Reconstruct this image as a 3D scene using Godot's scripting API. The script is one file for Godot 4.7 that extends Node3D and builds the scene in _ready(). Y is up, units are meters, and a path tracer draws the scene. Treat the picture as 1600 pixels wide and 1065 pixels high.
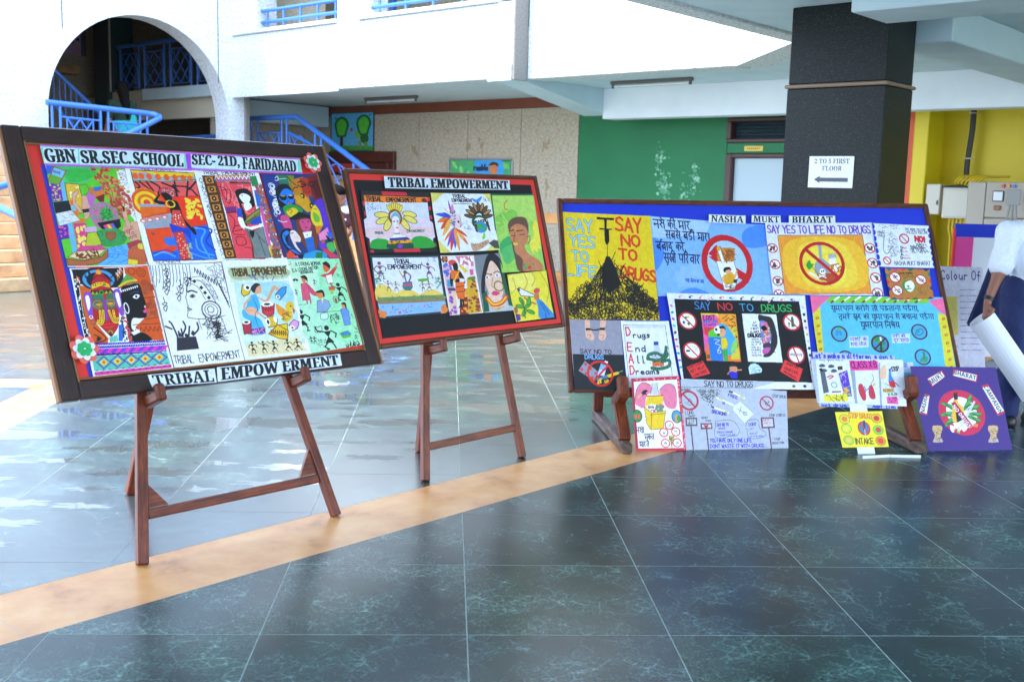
extends Node3D
# A school courtyard: three easels with students' posters on a green marble floor, seen from under a covered walk.
# Building axes: u runs right and near, v runs right and far; both lie at 45 degrees to the floor tiles.

var used := {}
var mats := {}
var boxes := {}


func _ready() -> void:
	var cam := Camera3D.new()
	cam.basis = Basis(Vector3(0.99801624, 0.02653103, 0.05709377), Vector3(-0.01844351, 0.99029079, -0.13778241), Vector3(-0.06019494, 0.13645607, 0.98881561)).orthonormalized()
	cam.position = Vector3(0, 1.4, 0)
	cam.fov = 34.837
	cam.near = 0.1
	cam.far = 600.0
	var lens := CameraAttributesPhysical.new()
	lens.frustum_focal_length = 38.24
	lens.frustum_focus_distance = 5.4
	lens.exposure_aperture = 5.0
	cam.attributes = lens
	cam.fov = 34.837
	add_child(cam)
	cam.current = true
	var env := Environment.new()
	env.background_mode = Environment.BG_SKY
	var sm := ProceduralSkyMaterial.new()
	sm.sky_top_color = Color(0.66, 0.78, 0.95)
	sm.sky_horizon_color = Color(0.88, 0.93, 1.0)
	sm.sky_curve = 0.3
	sm.ground_bottom_color = Color(0.35, 0.36, 0.36)
	sm.ground_horizon_color = Color(0.6, 0.62, 0.64)
	sm.sun_angle_max = 1.0
	sm.sky_energy_multiplier = 1.25
	env.sky = Sky.new()
	env.sky.sky_material = sm
	env.tonemap_mode = Environment.TONE_MAPPER_LINEAR
	env.tonemap_exposure = 4.0
	env.sdfgi_enabled = true
	env.ssao_enabled = true
	env.ssil_enabled = true
	var we := WorldEnvironment.new()
	we.environment = env
	add_child(we)
	var sun := DirectionalLight3D.new()
	sun.light_energy = 0.9
	sun.light_color = Color(1.0, 0.97, 0.92)
	sun.light_angular_distance = 8.0
	sun.shadow_enabled = true
	sun.look_at_from_position(Vector3(-0.62, 1.0, 0.25) * 20.0, Vector3.ZERO)
	add_child(sun)
	Art.fonts = [font("Droid Sans", 400), font("Droid Serif", 700), font("Droid Sans", 700), font("Droid Serif", 700)]
	materials()
	setting()
	puddles()
	building()
	arch()
	stairs()
	services()
	easels()
	papers()
	background_papers()
	people()
	notes()


func font(called: String, weight: int) -> SystemFont:
	var f := SystemFont.new()
	f.font_names = PackedStringArray([called])
	f.font_weight = weight
	return f


# ------------------------------------------------------------------ helpers
func B(u: float, v: float, y := 0.0) -> Vector3:
	return Vector3((u + v) * 0.70710678, y, (u - v) * 0.70710678)


func numbered(called: String) -> String:
	used[called] = used.get(called, -1) + 1
	return called if used[called] == 0 else "%s_%03d" % [called, used[called]]


func tag(o: Node3D, label: String, category: String, group := "", kind := "") -> void:
	if label:
		o.set_meta("label", label)
	if category:
		o.set_meta("category", category)
	if group:
		o.set_meta("group", group)
	if kind:
		o.set_meta("kind", kind)


func thing(called: String, label: String, category: String, at: Transform3D, group := "", kind := "") -> Node3D:
	var o := Node3D.new()
	o.name = numbered(called)
	o.transform = at
	add_child(o)
	tag(o, label, category, group, kind)
	return o


func frame_b(u: float, v: float, y := 0.0, turn := 0.0) -> Transform3D:
	return Transform3D(Basis(Vector3.UP, deg_to_rad(turn - 45.0)), B(u, v, y))


func part(parent: Node, called: String, mesh: Mesh, m: Material, at := Transform3D()) -> MeshInstance3D:
	var o := MeshInstance3D.new()
	o.name = called
	o.mesh = mesh
	o.material_override = m
	o.transform = at
	parent.add_child(o, true)
	return o


func at(x: float, y: float, z: float) -> Transform3D:
	return Transform3D(Basis(), Vector3(x, y, z))


# box between building coordinates, under a parent whose base lies at (pu, pv)
func slab(parent: Node3D, called: String, m: Material, u0: float, u1: float, v0: float, v1: float, y0: float, y1: float, bev := 0.01) -> MeshInstance3D:
	var p := parent.transform.affine_inverse() * B((u0 + u1) / 2, (v0 + v1) / 2, (y0 + y1) / 2)
	var turned := absf(fmod(absf(parent.rotation_degrees.y + 45.0), 180.0)) > 45.0
	var s := Vector3(v1 - v0, y1 - y0, u1 - u0) if turned else Vector3(u1 - u0, y1 - y0, v1 - v0)
	return part(parent, called, box(s, bev), m, Transform3D(Basis(), p))


func tri(st: SurfaceTool, a: Vector3, b: Vector3, c: Vector3, n: Vector3, ua := Vector2.ZERO, ub := Vector2.ZERO, uc := Vector2.ZERO) -> void:
	st.set_normal(n)
	var flip := (b - a).cross(c - a).dot(n) > 0.0
	for q in ([[a, ua], [c, uc], [b, ub]] if flip else [[a, ua], [b, ub], [c, uc]]):
		st.set_uv(q[1])
		st.add_vertex(q[0])


func quad(st: SurfaceTool, a: Vector3, b: Vector3, c: Vector3, d: Vector3, n: Vector3, uvs := []) -> void:
	if uvs.is_empty():
		uvs = [Vector2.ZERO, Vector2.ZERO, Vector2.ZERO, Vector2.ZERO]
	tri(st, a, b, c, n, uvs[0], uvs[1], uvs[2])
	tri(st, a, c, d, n, uvs[0], uvs[2], uvs[3])


func start() -> SurfaceTool:
	var st := SurfaceTool.new()
	st.begin(Mesh.PRIMITIVE_TRIANGLES)
	return st


func box(s: Vector3, bev := 0.004) -> ArrayMesh:
	var key := "%.4f %.4f %.4f %.4f" % [s.x, s.y, s.z, bev]
	if boxes.has(key):
		return boxes[key]
	var st := start()
	add_box(st, Transform3D(), s, bev)
	boxes[key] = st.commit()
	return boxes[key]


func add_box(st: SurfaceTool, t: Transform3D, s: Vector3, bev := 0.004) -> void:
	var h := s / 2.0
	bev = minf(bev, minf(h.x, minf(h.y, h.z)) * 0.8)
	var long := s.max_axis_index()
	var uvof := func(p: Vector3) -> Vector2:
		return Vector2(p[long], p[(long + 1) % 3] + p[(long + 2) % 3] * 0.7 + s.x)
	var emit := func(ps: Array, n: Vector3) -> void:
		var uv := []
		var w := []
		for p in ps:
			uv.append(uvof.call(p))
			w.append(t * p)
		var nn := (t.basis * n).normalized()
		if ps.size() == 4:
			quad(st, w[0], w[1], w[2], w[3], nn, uv)
		else:
			tri(st, w[0], w[1], w[2], nn, uv[0], uv[1], uv[2])
	for a in 3:
		var b := (a + 1) % 3
		var c := (a + 2) % 3
		for sg in [-1.0, 1.0]:
			var ps := []
			for k in [[-1, -1], [1, -1], [1, 1], [-1, 1]]:
				var p := Vector3.ZERO
				p[a] = sg * h[a]
				p[b] = k[0] * (h[b] - bev)
				p[c] = k[1] * (h[c] - bev)
				ps.append(p)
			var n := Vector3.ZERO
			n[a] = sg
			emit.call(ps, n)
			if bev > 0.0:
				for sb in [-1.0, 1.0]:
					var q := []
					for k in [[0, -1], [1, -1], [1, 1], [0, 1]]:
						var p := Vector3.ZERO
						p[a] = sg * (h[a] - (bev if k[0] else 0.0))
						p[b] = sb * (h[b] - (0.0 if k[0] else bev))
						p[c] = k[1] * (h[c] - bev)
						q.append(p)
					var n2 := Vector3.ZERO
					n2[a] = sg
					n2[b] = sb
					emit.call(q, n2)
	if bev > 0.0:
		for x in [-1.0, 1.0]:
			for y in [-1.0, 1.0]:
				for z in [-1.0, 1.0]:
					var k := Vector3(x, y, z)
					emit.call([k * (h - Vector3(0, bev, bev)), k * (h - Vector3(bev, 0, bev)), k * (h - Vector3(bev, bev, 0))], k)


# a bar of rectangular section from a to b; side is the direction of its width
func bar(a: Vector3, b: Vector3, wide: float, deep: float, side: Vector3, bev := 0.004) -> ArrayMesh:
	var st := start()
	add_bar(st, a, b, wide, deep, side, bev)
	return st.commit()


func add_bar(st: SurfaceTool, a: Vector3, b: Vector3, wide: float, deep: float, side: Vector3, bev := 0.004) -> void:
	var y := (b - a).normalized()
	var z := side.cross(y).normalized()
	add_box(st, Transform3D(Basis(y.cross(z), y, z), (a + b) / 2.0), Vector3(wide, (b - a).length(), deep), bev)


func tube(path: Array, r: float, sides := 10) -> ArrayMesh:
	var st := start()
	add_tube(st, path, r, sides)
	return st.commit()


func add_tube(st: SurfaceTool, path: Array, r: float, sides := 10) -> void:
	var rings := []
	for i in path.size():
		var d: Vector3 = (path[mini(i + 1, path.size() - 1)] - path[maxi(i - 1, 0)]).normalized()
		var x := d.cross(Vector3.UP if absf(d.y) < 0.9 else Vector3.RIGHT).normalized()
		var y := x.cross(d)
		var ring := []
		for k in sides:
			var n := x * cos(TAU * k / sides) + y * sin(TAU * k / sides)
			ring.append([path[i] + n * r, n])
		rings.append(ring)
	for i in path.size() - 1:
		for k in sides:
			var q := [rings[i][k], rings[i][(k + 1) % sides], rings[i + 1][(k + 1) % sides], rings[i + 1][k]]
			var n: Vector3 = q[0][1] + q[1][1]
			var order := [0, 1, 2, 0, 2, 3]
			if (q[1][0] - q[0][0]).cross(q[2][0] - q[0][0]).dot(n) > 0.0:
				order = [0, 2, 1, 0, 3, 2]
			for o in order:
				st.set_normal(q[o][1])
				st.set_uv(Vector2(k * 0.1, i * 0.1))
				st.add_vertex(q[o][0])
	for e in [0, path.size() - 1]:
		var m: Vector3 = path[e]
		var n: Vector3 = (path[e] - path[1 if e == 0 else e - 1]).normalized()
		for k in sides:
			tri(st, m, rings[e][k][0], rings[e][(k + 1) % sides][0], n)


# polygon in x and y, pushed from z0 to z1
func prism(poly: PackedVector2Array, z0: float, z1: float) -> ArrayMesh:
	var st := start()
	add_prism(st, poly, z0, z1)
	return st.commit()


func add_prism(st: SurfaceTool, poly: PackedVector2Array, z0: float, z1: float, t := Transform3D()) -> void:
	var ix := Geometry2D.triangulate_polygon(poly)
	var cw := Geometry2D.is_polygon_clockwise(poly)
	for i in range(0, ix.size(), 3):
		var p := [poly[ix[i]], poly[ix[i + 1]], poly[ix[i + 2]]]
		for z in [z0, z1]:
			tri(st, t * Vector3(p[0].x, p[0].y, z), t * Vector3(p[1].x, p[1].y, z), t * Vector3(p[2].x, p[2].y, z), t.basis * Vector3(0, 0, 1 if z == maxf(z0, z1) else -1), p[0], p[1], p[2])
	for i in poly.size():
		var a := poly[i]
		var b := poly[(i + 1) % poly.size()]
		var n := (b - a).orthogonal().normalized()
		if cw:
			n = -n
		n = Vector2(n.x, n.y)
		quad(st, t * Vector3(a.x, a.y, z0), t * Vector3(b.x, b.y, z0), t * Vector3(b.x, b.y, z1), t * Vector3(a.x, a.y, z1), t.basis * Vector3(n.x, n.y, 0), [a, b, b, a])


# ------------------------------------------------------------------ materials
func noise(f: float, oct := 4, kind := FastNoiseLite.TYPE_SIMPLEX_SMOOTH, s := 1, gain := 0.5) -> FastNoiseLite:
	var n := FastNoiseLite.new()
	n.noise_type = kind
	n.frequency = f
	n.fractal_octaves = oct
	n.fractal_gain = gain
	n.seed = s
	return n


func plain(called: String, c: Color, rough := 0.6, metal := 0.0) -> StandardMaterial3D:
	var m := StandardMaterial3D.new()
	m.resource_name = called
	m.albedo_color = c
	m.roughness = rough
	m.metallic = metal
	mats[called] = m
	return m


# a surface whose colour varies over a ramp of noise, laid in world space
func rough_surface(called: String, cols: Array, scale: float, n: FastNoiseLite, rough: float, bump := 0.0, local := false, size := 512) -> StandardMaterial3D:
	var m := plain(called, Color.WHITE, rough)
	var g := Gradient.new()
	g.offsets = PackedFloat32Array([])
	g.colors = PackedColorArray([])
	for i in cols.size():
		g.add_point(float(i) / (cols.size() - 1), cols[i])
	var t := NoiseTexture2D.new()
	t.width = size
	t.height = size
	t.seamless = true
	t.noise = n
	t.color_ramp = g
	m.albedo_texture = t
	m.uv1_triplanar = true
	m.uv1_world_triplanar = not local
	m.uv1_scale = Vector3.ONE * scale
	if bump > 0.0:
		var b := NoiseTexture2D.new()
		b.width = size
		b.height = size
		b.seamless = true
		b.noise = n
		m.heightmap_enabled = true
		m.heightmap_texture = b
		m.heightmap_scale = bump
	return m


func wood(called: String, dark: Color, light: Color, rough: float) -> StandardMaterial3D:
	var m := plain(called, Color.WHITE, rough)
	var fine := noise(0.02, 5, FastNoiseLite.TYPE_SIMPLEX_SMOOTH, 7, 0.7)
	var im := Image.create_empty(256, 256, false, Image.FORMAT_RGB8)
	for y in 256:
		for x in 256:
			var v := fine.get_noise_2d(x * 0.35, y * 6.0) * 0.9 + fine.get_noise_2d(x * 1.1 + 500, y * 1.3) * 0.5
			im.set_pixel(x, y, dark.lerp(light, clampf(0.45 + v, 0, 1)))
	m.albedo_texture = ImageTexture.create_from_image(im)
	m.uv1_scale = Vector3(1.2, 3.0, 1)
	return m


func marble(size: int, variant: int) -> ImageTexture:
	var per := size / 512.0
	var cell := noise(0.016 / per, 3, FastNoiseLite.TYPE_CELLULAR, 11 + variant, 0.6)
	cell.cellular_return_type = FastNoiseLite.RETURN_DISTANCE2_SUB
	cell.fractal_type = FastNoiseLite.FRACTAL_NONE
	cell.domain_warp_enabled = true
	cell.domain_warp_amplitude = 34.0 * per
	cell.domain_warp_frequency = 0.012 / per
	cell.domain_warp_fractal_octaves = 4
	var a := cell.get_seamless_image(size, size)
	cell.frequency = 0.042 / per
	cell.seed += 3
	cell.domain_warp_amplitude = 14.0 * per
	var b := cell.get_seamless_image(size, size)
	var c := noise(0.005 / per, 6, FastNoiseLite.TYPE_SIMPLEX_SMOOTH, 51 + variant, 0.6).get_seamless_image(size, size)
	var fine := noise(0.12, 4, FastNoiseLite.TYPE_SIMPLEX_SMOOTH, 61 + variant, 0.7).get_seamless_image(size, size)
	for im in [a, b, c, fine]:
		im.convert(Image.FORMAT_L8)
	var da := a.get_data()
	var db := b.get_data()
	var dc := c.get_data()
	var df := fine.get_data()
	var out := PackedByteArray()
	out.resize(size * size * 3)
	var k := 0
	for i in size * size:
		var vein := clampf(1.0 - da[i] / 15.0, 0.0, 1.0) * (0.2 + dc[i] / 300.0)
		var thread := clampf(1.0 - db[i] / 30.0, 0.0, 1.0) * clampf((dc[i] - 60.0 - 9.0 * (variant % 4)) / 120.0, 0.0, 0.8)
		var cloud := dc[i] / 255.0
		var g := df[i] / 255.0 - 0.5
		var t := clampf(vein * 0.6 + thread * 0.6 + g * 0.3, 0.0, 1.0)
		var r := 30.0 + 34.0 * cloud + 84.0 * t + 44.0 * g
		var gg := 49.0 + 44.0 * cloud + 86.0 * t + 46.0 * g
		var bb := 49.0 + 40.0 * cloud + 82.0 * t + 46.0 * g
		out[k] = int(clampf(r, 0, 255))
		out[k + 1] = int(clampf(gg, 0, 255))
		out[k + 2] = int(clampf(bb, 0, 255))
		k += 3
	var im := Image.create_from_data(size, size, false, Image.FORMAT_RGB8, out)
	var rng := RandomNumberGenerator.new()
	rng.seed = 90 + variant
	for n in 12:
		var p := Vector2(rng.randf(), rng.randf()) * size
		var d := Vector2.from_angle(rng.randfn(0.3, 0.5))
		var pale := rng.randf_range(0.25, 0.75)
		for step in rng.randi_range(20, size / 4):
			d = d.rotated(rng.randfn(0.0, 0.04))
			p += d
			var q := Vector2i(posmod(int(p.x), size), posmod(int(p.y), size))
			im.set_pixelv(q, im.get_pixelv(q).lerp(Color("b9cbc8"), pale * rng.randf()))
	return ImageTexture.create_from_image(im)


func speckle(called: String, base: Color, specks: Array, n: int, rough: float, scale: float, s: int) -> StandardMaterial3D:
	var m := plain(called, Color.WHITE, rough)
	var r := RandomNumberGenerator.new()
	r.seed = s
	var im := Image.create_empty(512, 512, false, Image.FORMAT_RGB8)
	im.fill(base)
	for i in n:
		var c: Color = specks[r.randi() % specks.size()]
		im.fill_rect(Rect2i(r.randi() % 512, r.randi() % 512, 1 + r.randi() % 2, 1 + r.randi() % 3), c.lerp(base, r.randf() * 0.6))
	m.albedo_texture = ImageTexture.create_from_image(im)
	m.uv1_triplanar = true
	m.uv1_world_triplanar = true
	m.uv1_scale = Vector3.ONE * scale
	return m


func materials() -> void:
	for i in 5:
		var m := plain("marble_%d" % i, [Color.WHITE, Color(0.8, 0.84, 0.86), Color(1, 0.97, 0.93), Color(0.9, 0.97, 0.95), Color(0.86, 0.88, 0.93)][i], 0.27)
		m.albedo_texture = marble(512, i * 5)
	# the same stone, wet on the courtyard side
	var ripple := NoiseTexture2D.new()
	ripple.width = 512
	ripple.height = 512
	ripple.seamless = true
	ripple.noise = noise(0.008, 4, FastNoiseLite.TYPE_SIMPLEX_SMOOTH, 44, 0.5)
	for i in 5:
		var d: StandardMaterial3D = mats["marble_%d" % i].duplicate()
		d.resource_name = "wet_marble_%d" % i
		d.clearcoat_enabled = true
		d.clearcoat = 1.0
		d.clearcoat_roughness = 0.2
		d.metallic_specular = 0.7
		d.heightmap_enabled = true
		d.heightmap_texture = ripple
		d.heightmap_scale = 0.1
		mats["wet_marble_%d" % i] = d
	rough_surface("peach", [Color("b9763c"), Color("dc985c"), Color("e6a868"), Color("ebb67c")], 0.8, noise(0.006, 6, FastNoiseLite.TYPE_SIMPLEX_SMOOTH, 3, 0.62), 0.3)
	rough_surface("step_stone", [Color("8a6a4c"), Color("c79a6c"), Color("d8b48a")], 0.8, noise(0.01, 6, FastNoiseLite.TYPE_SIMPLEX_SMOOTH, 4, 0.62), 0.45)
	plain("grout", Color("aebbb5"), 0.8)
	plain("ground_stone", Color("6d7f80"), 0.6)
	rough_surface("white_wall", [Color("54575a"), Color("a6a9aa"), Color("d2d5d5"), Color("dcdede"), Color("e1e3e3")], 0.4, noise(0.09, 5, FastNoiseLite.TYPE_SIMPLEX_SMOOTH, 5, 0.75), 0.9, 0.5)
	rough_surface("pier_cast", [Color("4f4c48"), Color("807c76"), Color("928e86")], 0.9, noise(0.09, 5, FastNoiseLite.TYPE_SIMPLEX_SMOOTH, 6, 0.75), 0.9, 0.8)
	rough_surface("white_paint", [Color("d5dbdd"), Color("dfe5e7"), Color("e4e9ea")], 0.4, noise(0.01, 5), 0.7)
	rough_surface("soffit_paint", [Color("b9cdd4"), Color("c4d6dc"), Color("cbdce1")], 0.35, noise(0.01, 5, FastNoiseLite.TYPE_SIMPLEX_SMOOTH, 8), 0.7)
	rough_surface("pebble_panel", [Color("6e6252"), Color("a89a84"), Color("c2b59f"), Color("cbbfab")], 0.5, noise(0.07, 5, FastNoiseLite.TYPE_SIMPLEX_SMOOTH, 10, 0.8), 0.9, 0.6)
	rough_surface("green_paint", [Color("12693c"), Color("157041"), Color("187645")], 0.4, noise(0.008, 5), 0.6)
	rough_surface("yellow_paint", [Color("cdb50c"), Color("d8c010"), Color("dcc61c")], 0.4, noise(0.008, 5), 0.5)
	plain("orange_paint", Color("d0501c"), 0.5)
	plain("peeled_plaster", Color("5c9c78"), 0.9)
	plain("bare_plaster", Color("8fbda0"), 0.9)
	plain("rust_stain", Color("a08c6c"), 0.9)
	rough_surface("brown_band", [Color("6b3520"), Color("7d4128"), Color("86482e")], 0.4, noise(0.01, 5), 0.6)
	speckle("black_granite", Color("14191a"), [Color("39423f"), Color("6b716b"), Color("0c0f10"), Color("242e2d")], 14000, 0.36, 1.1, 4)
	speckle("teal_granite", Color("3a4f52"), [Color("5a7072"), Color("22302f"), Color("7a8c8c")], 9000, 0.4, 1.0, 5)
	mats.black_granite.metallic_specular = 0.3
	var w := plain("water", Color(1, 1, 1, 0.02), 0.04)
	w.transparency = BaseMaterial3D.TRANSPARENCY_ALPHA
	plain("groove", Color("4a4d4e"), 0.9)
	plain("blue_rail", Color("3f74c4"), 0.35)
	plain("stone_bead", Color("8d7460"), 0.5)
	wood("easel_wood", Color("4a1a08"), Color("8c4320"), 0.42)
	wood("frame_dark", Color("2c1f1d"), Color("43302c"), 0.4)
	wood("frame_brown", Color("3c1f12"), Color("7a4526"), 0.45)
	wood("worn_wood", Color("3c2a22"), Color("8a7566"), 0.7)
	wood("door_wood", Color("4a2118"), Color("71382a"), 0.45)
	plain("moulding", Color("8a5c38"), 0.45)
	plain("cream_board", Color("cfc6ae"), 0.6)
	plain("door_panel", Color("a9bcc4"), 0.35)
	plain("louvre_glass", Color("3f4f55"), 0.25)
	plain("frame_plum", Color("4f3533"), 0.5)
	plain("brass_plate", Color("d8b83c"), 0.4)
	plain("tube_body", Color("5b5852"), 0.6)
	plain("tube_glass", Color("d9dcd8"), 0.3)
	plain("cabinet", Color("a39a8b"), 0.45)
	plain("box_cream", Color("c7c2b4"), 0.5)
	plain("conduit_grey", Color("8b8b88"), 0.5)
	plain("conduit_dark", Color("2c2c2c"), 0.5)
	plain("conduit_yellow", Color("c9a80c"), 0.5)
	plain("paper_white", Color("e4e8ee"), 0.75)
	plain("paper_red", Color("e23a33"), 0.8)
	plain("paper_black", Color("17181b"), 0.8)
	plain("paper_blue", Color("1c36c4"), 0.8)
	plain("paper_indigo", Color("3a3fb8"), 0.8)
	plain("paper_pink", Color("e8489a"), 0.8)
	plain("petal_coral", Color("ec6a5c"), 0.8)
	plain("petal_white", Color("e6eaf4"), 0.8)
	plain("petal_green", Color("28b060"), 0.8)
	plain("panel_dark", Color("3a302c"), 0.8)
	plain("aluminium", Color("b8bcbe"), 0.35, 0.8)
	plain("lamp_red", Color("b8302a"), 0.3)
	plain("lamp_amber", Color("d8782a"), 0.3)
	plain("lamp_blue", Color("3a55b0"), 0.3)
	plain("glass_dial", Color("cfd6d8"), 0.2)
	plain("skin", Color("8d5a44"), 0.55)
	plain("hair", Color("100d0c"), 0.8).metallic_specular = 0.2
	rough_surface("shirt_white", [Color("cfd6e2"), Color("dde3ee"), Color("e3e8f1")], 3.0, noise(0.03, 4), 0.85)
	rough_surface("navy_cloth", [Color("1a2348"), Color("212c58"), Color("273362")], 5.0, noise(0.04, 4), 0.9)
	plain("maroon_cloth", Color("5a2f38"), 0.85)
	plain("green_cloth", Color("152c1b"), 0.9)
	plain("teal_cloth", Color("1f9a9c"), 0.8)
	plain("black_strap", Color("141416"), 0.5)
	plain("shoe_black", Color("121214"), 0.4)
	plain("curtain_red", Color("c8402c"), 0.85)


# ------------------------------------------------------------------ setting
func setting() -> void:
	var g := MeshInstance3D.new()
	g.name = "ground"
	var pm := PlaneMesh.new()
	pm.size = Vector2(240, 240)
	g.mesh = pm
	g.material_override = mats.ground_stone
	g.position.y = -0.06
	add_child(g)
	tag(g, "", "", "", "structure")
	var t := 0.652
	var bands := [PackedVector2Array(), PackedVector2Array([Vector2(-2.79, -7.71), Vector2(-2.46, -7.71), Vector2(-2.46, -2.66), Vector2(-2.79, -2.33)]), PackedVector2Array([Vector2(-14, -7.71), Vector2(-2.79, -7.71), Vector2(-2.79, -7.41), Vector2(-14, -7.41)])]
	for q in [[-3.62, -6.0], [-3.21, -6.0], [-3.21, 15.0], [-3.62, 15.0]]:
		var p := B(q[0], q[1])
		bands[0].append(Vector2(p.x, p.z))
	var near_floor := thing("floor", "", "", at(0, 0, -4), "", "structure")
	var far_floor := thing("courtyard_floor", "", "", at(0, 0, -9), "", "structure")
	var gm := PlaneMesh.new()
	gm.size = Vector2(36, 36)
	part(near_floor, "grout", gm, mats.grout, at(0, -0.0006, -6))
	var rng := RandomNumberGenerator.new()
	rng.seed = 12
	var rest := [start(), start()]
	var count := [0, 0]
	var rows := []
	for j in range(-34, 7):
		for i in range(-20, 20):
			rows.append(Vector2i(i, j))
	rows.sort_custom(func(a: Vector2i, b: Vector2i) -> bool: return absf(a.y + 0.5 - 1.6) + absf(a.x) * 0.01 < absf(b.y + 0.5 - 1.6) + absf(b.x) * 0.01)
	for c in rows:
		var x0: float = 0.082 + c.x * t
		var z0: float = -3.295 + c.y * t
		var e := 0.0011 if x0 + z0 + t < -4.8 else 0.002
		var shapes := [PackedVector2Array([Vector2(x0 + e, z0 + e), Vector2(x0 + t - e, z0 + e), Vector2(x0 + t - e, z0 + t - e), Vector2(x0 + e, z0 + t - e)])]
		for b in bands:
			var next := []
			for s in shapes:
				for r in Geometry2D.clip_polygons(s, b):
					next.append(r)
			shapes = next
		for s in shapes:
			var m := Vector2.ZERO
			for q in s:
				m += q / s.size()
			var far := (m.x + m.y) * 0.7071 < -3.4
			var which := 1 if far else 0
			var seen: bool = m.y < -2.2 and m.y > -13.2 and absf(m.x - 0.06 * -m.y) < 0.5 * -m.y + 0.9
			var st := start() if seen and count[which] < 295 else rest[which] as SurfaceTool
			var turn := (rng.randi() % 4) * PI / 2
			var off := Vector2(rng.randf(), rng.randf())
			var top := rng.randf_range(-0.0002, 0.0002)
			var lift := Transform3D(Basis(Vector3(1, 0, 0), Vector3(0, 0, 1), Vector3(0, -1, 0)), Vector3.ZERO)
			var ix := Geometry2D.triangulate_polygon(s)
			var uvs := func(p: Vector2) -> Vector2:
				return (p - m).rotated(turn) / 1.05 + off
			for k in range(0, ix.size(), 3):
				var p: Array = [s[ix[k]], s[ix[k + 1]], s[ix[k + 2]]]
				tri(st, Vector3(p[0].x, top, p[0].y), Vector3(p[1].x, top, p[1].y), Vector3(p[2].x, top, p[2].y), Vector3.UP, uvs.call(p[0]), uvs.call(p[1]), uvs.call(p[2]))
			for k in s.size():
				var p: Vector2 = s[k]
				var q: Vector2 = s[(k + 1) % s.size()]
				var n := (q - p).orthogonal().normalized()
				if n.dot((p + q) / 2 - m) < 0:
					n = -n
				quad(st, Vector3(p.x, top, p.y), Vector3(q.x, top, q.y), Vector3(q.x, -0.02, q.y), Vector3(p.x, -0.02, p.y), Vector3(n.x, 0, n.y), [uvs.call(p), uvs.call(q), uvs.call(q), uvs.call(p)])
			if seen and count[which] < 295:
				count[which] += 1
				var o := part(far_floor if far else near_floor, "tile", st.commit(), mats[("wet_marble_%d" if far else "marble_%d") % (rng.randi() % 5)])
				o.position = -o.get_parent().position
	for w in 2:
		var o := part([near_floor, far_floor][w], "tile_field", rest[w].commit(), [mats.marble_0, mats.wet_marble_0][w])
		o.position = -o.get_parent().position
		o.set_meta("kind", "stuff")
	for b in 3:
		var o := thing("border_strip", "", "", Transform3D(), "", "structure")
		# the strip is laid from slabs, butted end to end
		var a: Vector2 = bands[b][0]
		var e: Vector2 = bands[b][1] if b == 2 else bands[b][3]
		var other: Vector2 = bands[b][3] if b == 2 else bands[b][1]
		var other2: Vector2 = bands[b][2]
		var n := ceili((e - a).length() / 1.3)
		for k in n:
			var s0 := (k + 0.0008) / n
			var s1 := (k + 1 - 0.0008) / n
			var p := PackedVector2Array([a.lerp(e, s0), a.lerp(e, s1), other.lerp(other2, s1), other.lerp(other2, s0)])
			var st := start()
			add_prism(st, p, -0.0005, -0.03, Transform3D(Basis(Vector3(1, 0, 0), Vector3(0, 0, 1), Vector3(0, 1, 0)), Vector3.ZERO))
			part(o, "strip_slab", st.commit(), mats.peach)


# thin puddles left on the courtyard stone: one film of water with many outlines
func puddles() -> void:
	var r := RandomNumberGenerator.new()
	r.seed = 21
	var n := noise(1.0, 3, FastNoiseLite.TYPE_SIMPLEX_SMOOTH, 17, 0.6)
	var st := start()
	var flat := Transform3D(Basis(Vector3(1, 0, 0), Vector3(0, 0, 1), Vector3(0, 1, 0)), Vector3.ZERO)
	var laid := []
	for k in 4000:
		var m := Vector2(r.randf_range(-4.6, 2.8), r.randf_range(-11.5, -3.2))
		var big := pow(r.randf(), 1.7) * 0.42 + 0.045 * (1.0 + 0.05 * -m.y)
		if (m.x + m.y) * 0.7071 > -4.0 - big * 1.25 or m.x < -2.3 - big * 2 and m.y > -7.9 - big and m.y < -2.0 or laid.size() > 250:
			continue
		var clear := true
		for q in laid:
			if (m - q[0]).length() < (big + q[1]) * 1.25:
				clear = false
		if not clear:
			continue
		laid.append([m, big])
		var p := PackedVector2Array()
		for i in 40:
			var a := Vector2.from_angle(TAU * i / 40)
			p.append(m + a * Vector2(1.9, 0.7) * big * clampf(0.75 + 0.9 * n.get_noise_2d(m.x * 9 + a.x * 1.3, m.y * 9 + a.y * 1.3) + 0.12 * r.randf(), 0.25, 1.1))
		add_prism(st, p, 0.0004, 0.0014, flat)
	var o := part(self, "puddles", st.commit(), mats.water)
	o.set_meta("kind", "structure")


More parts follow.
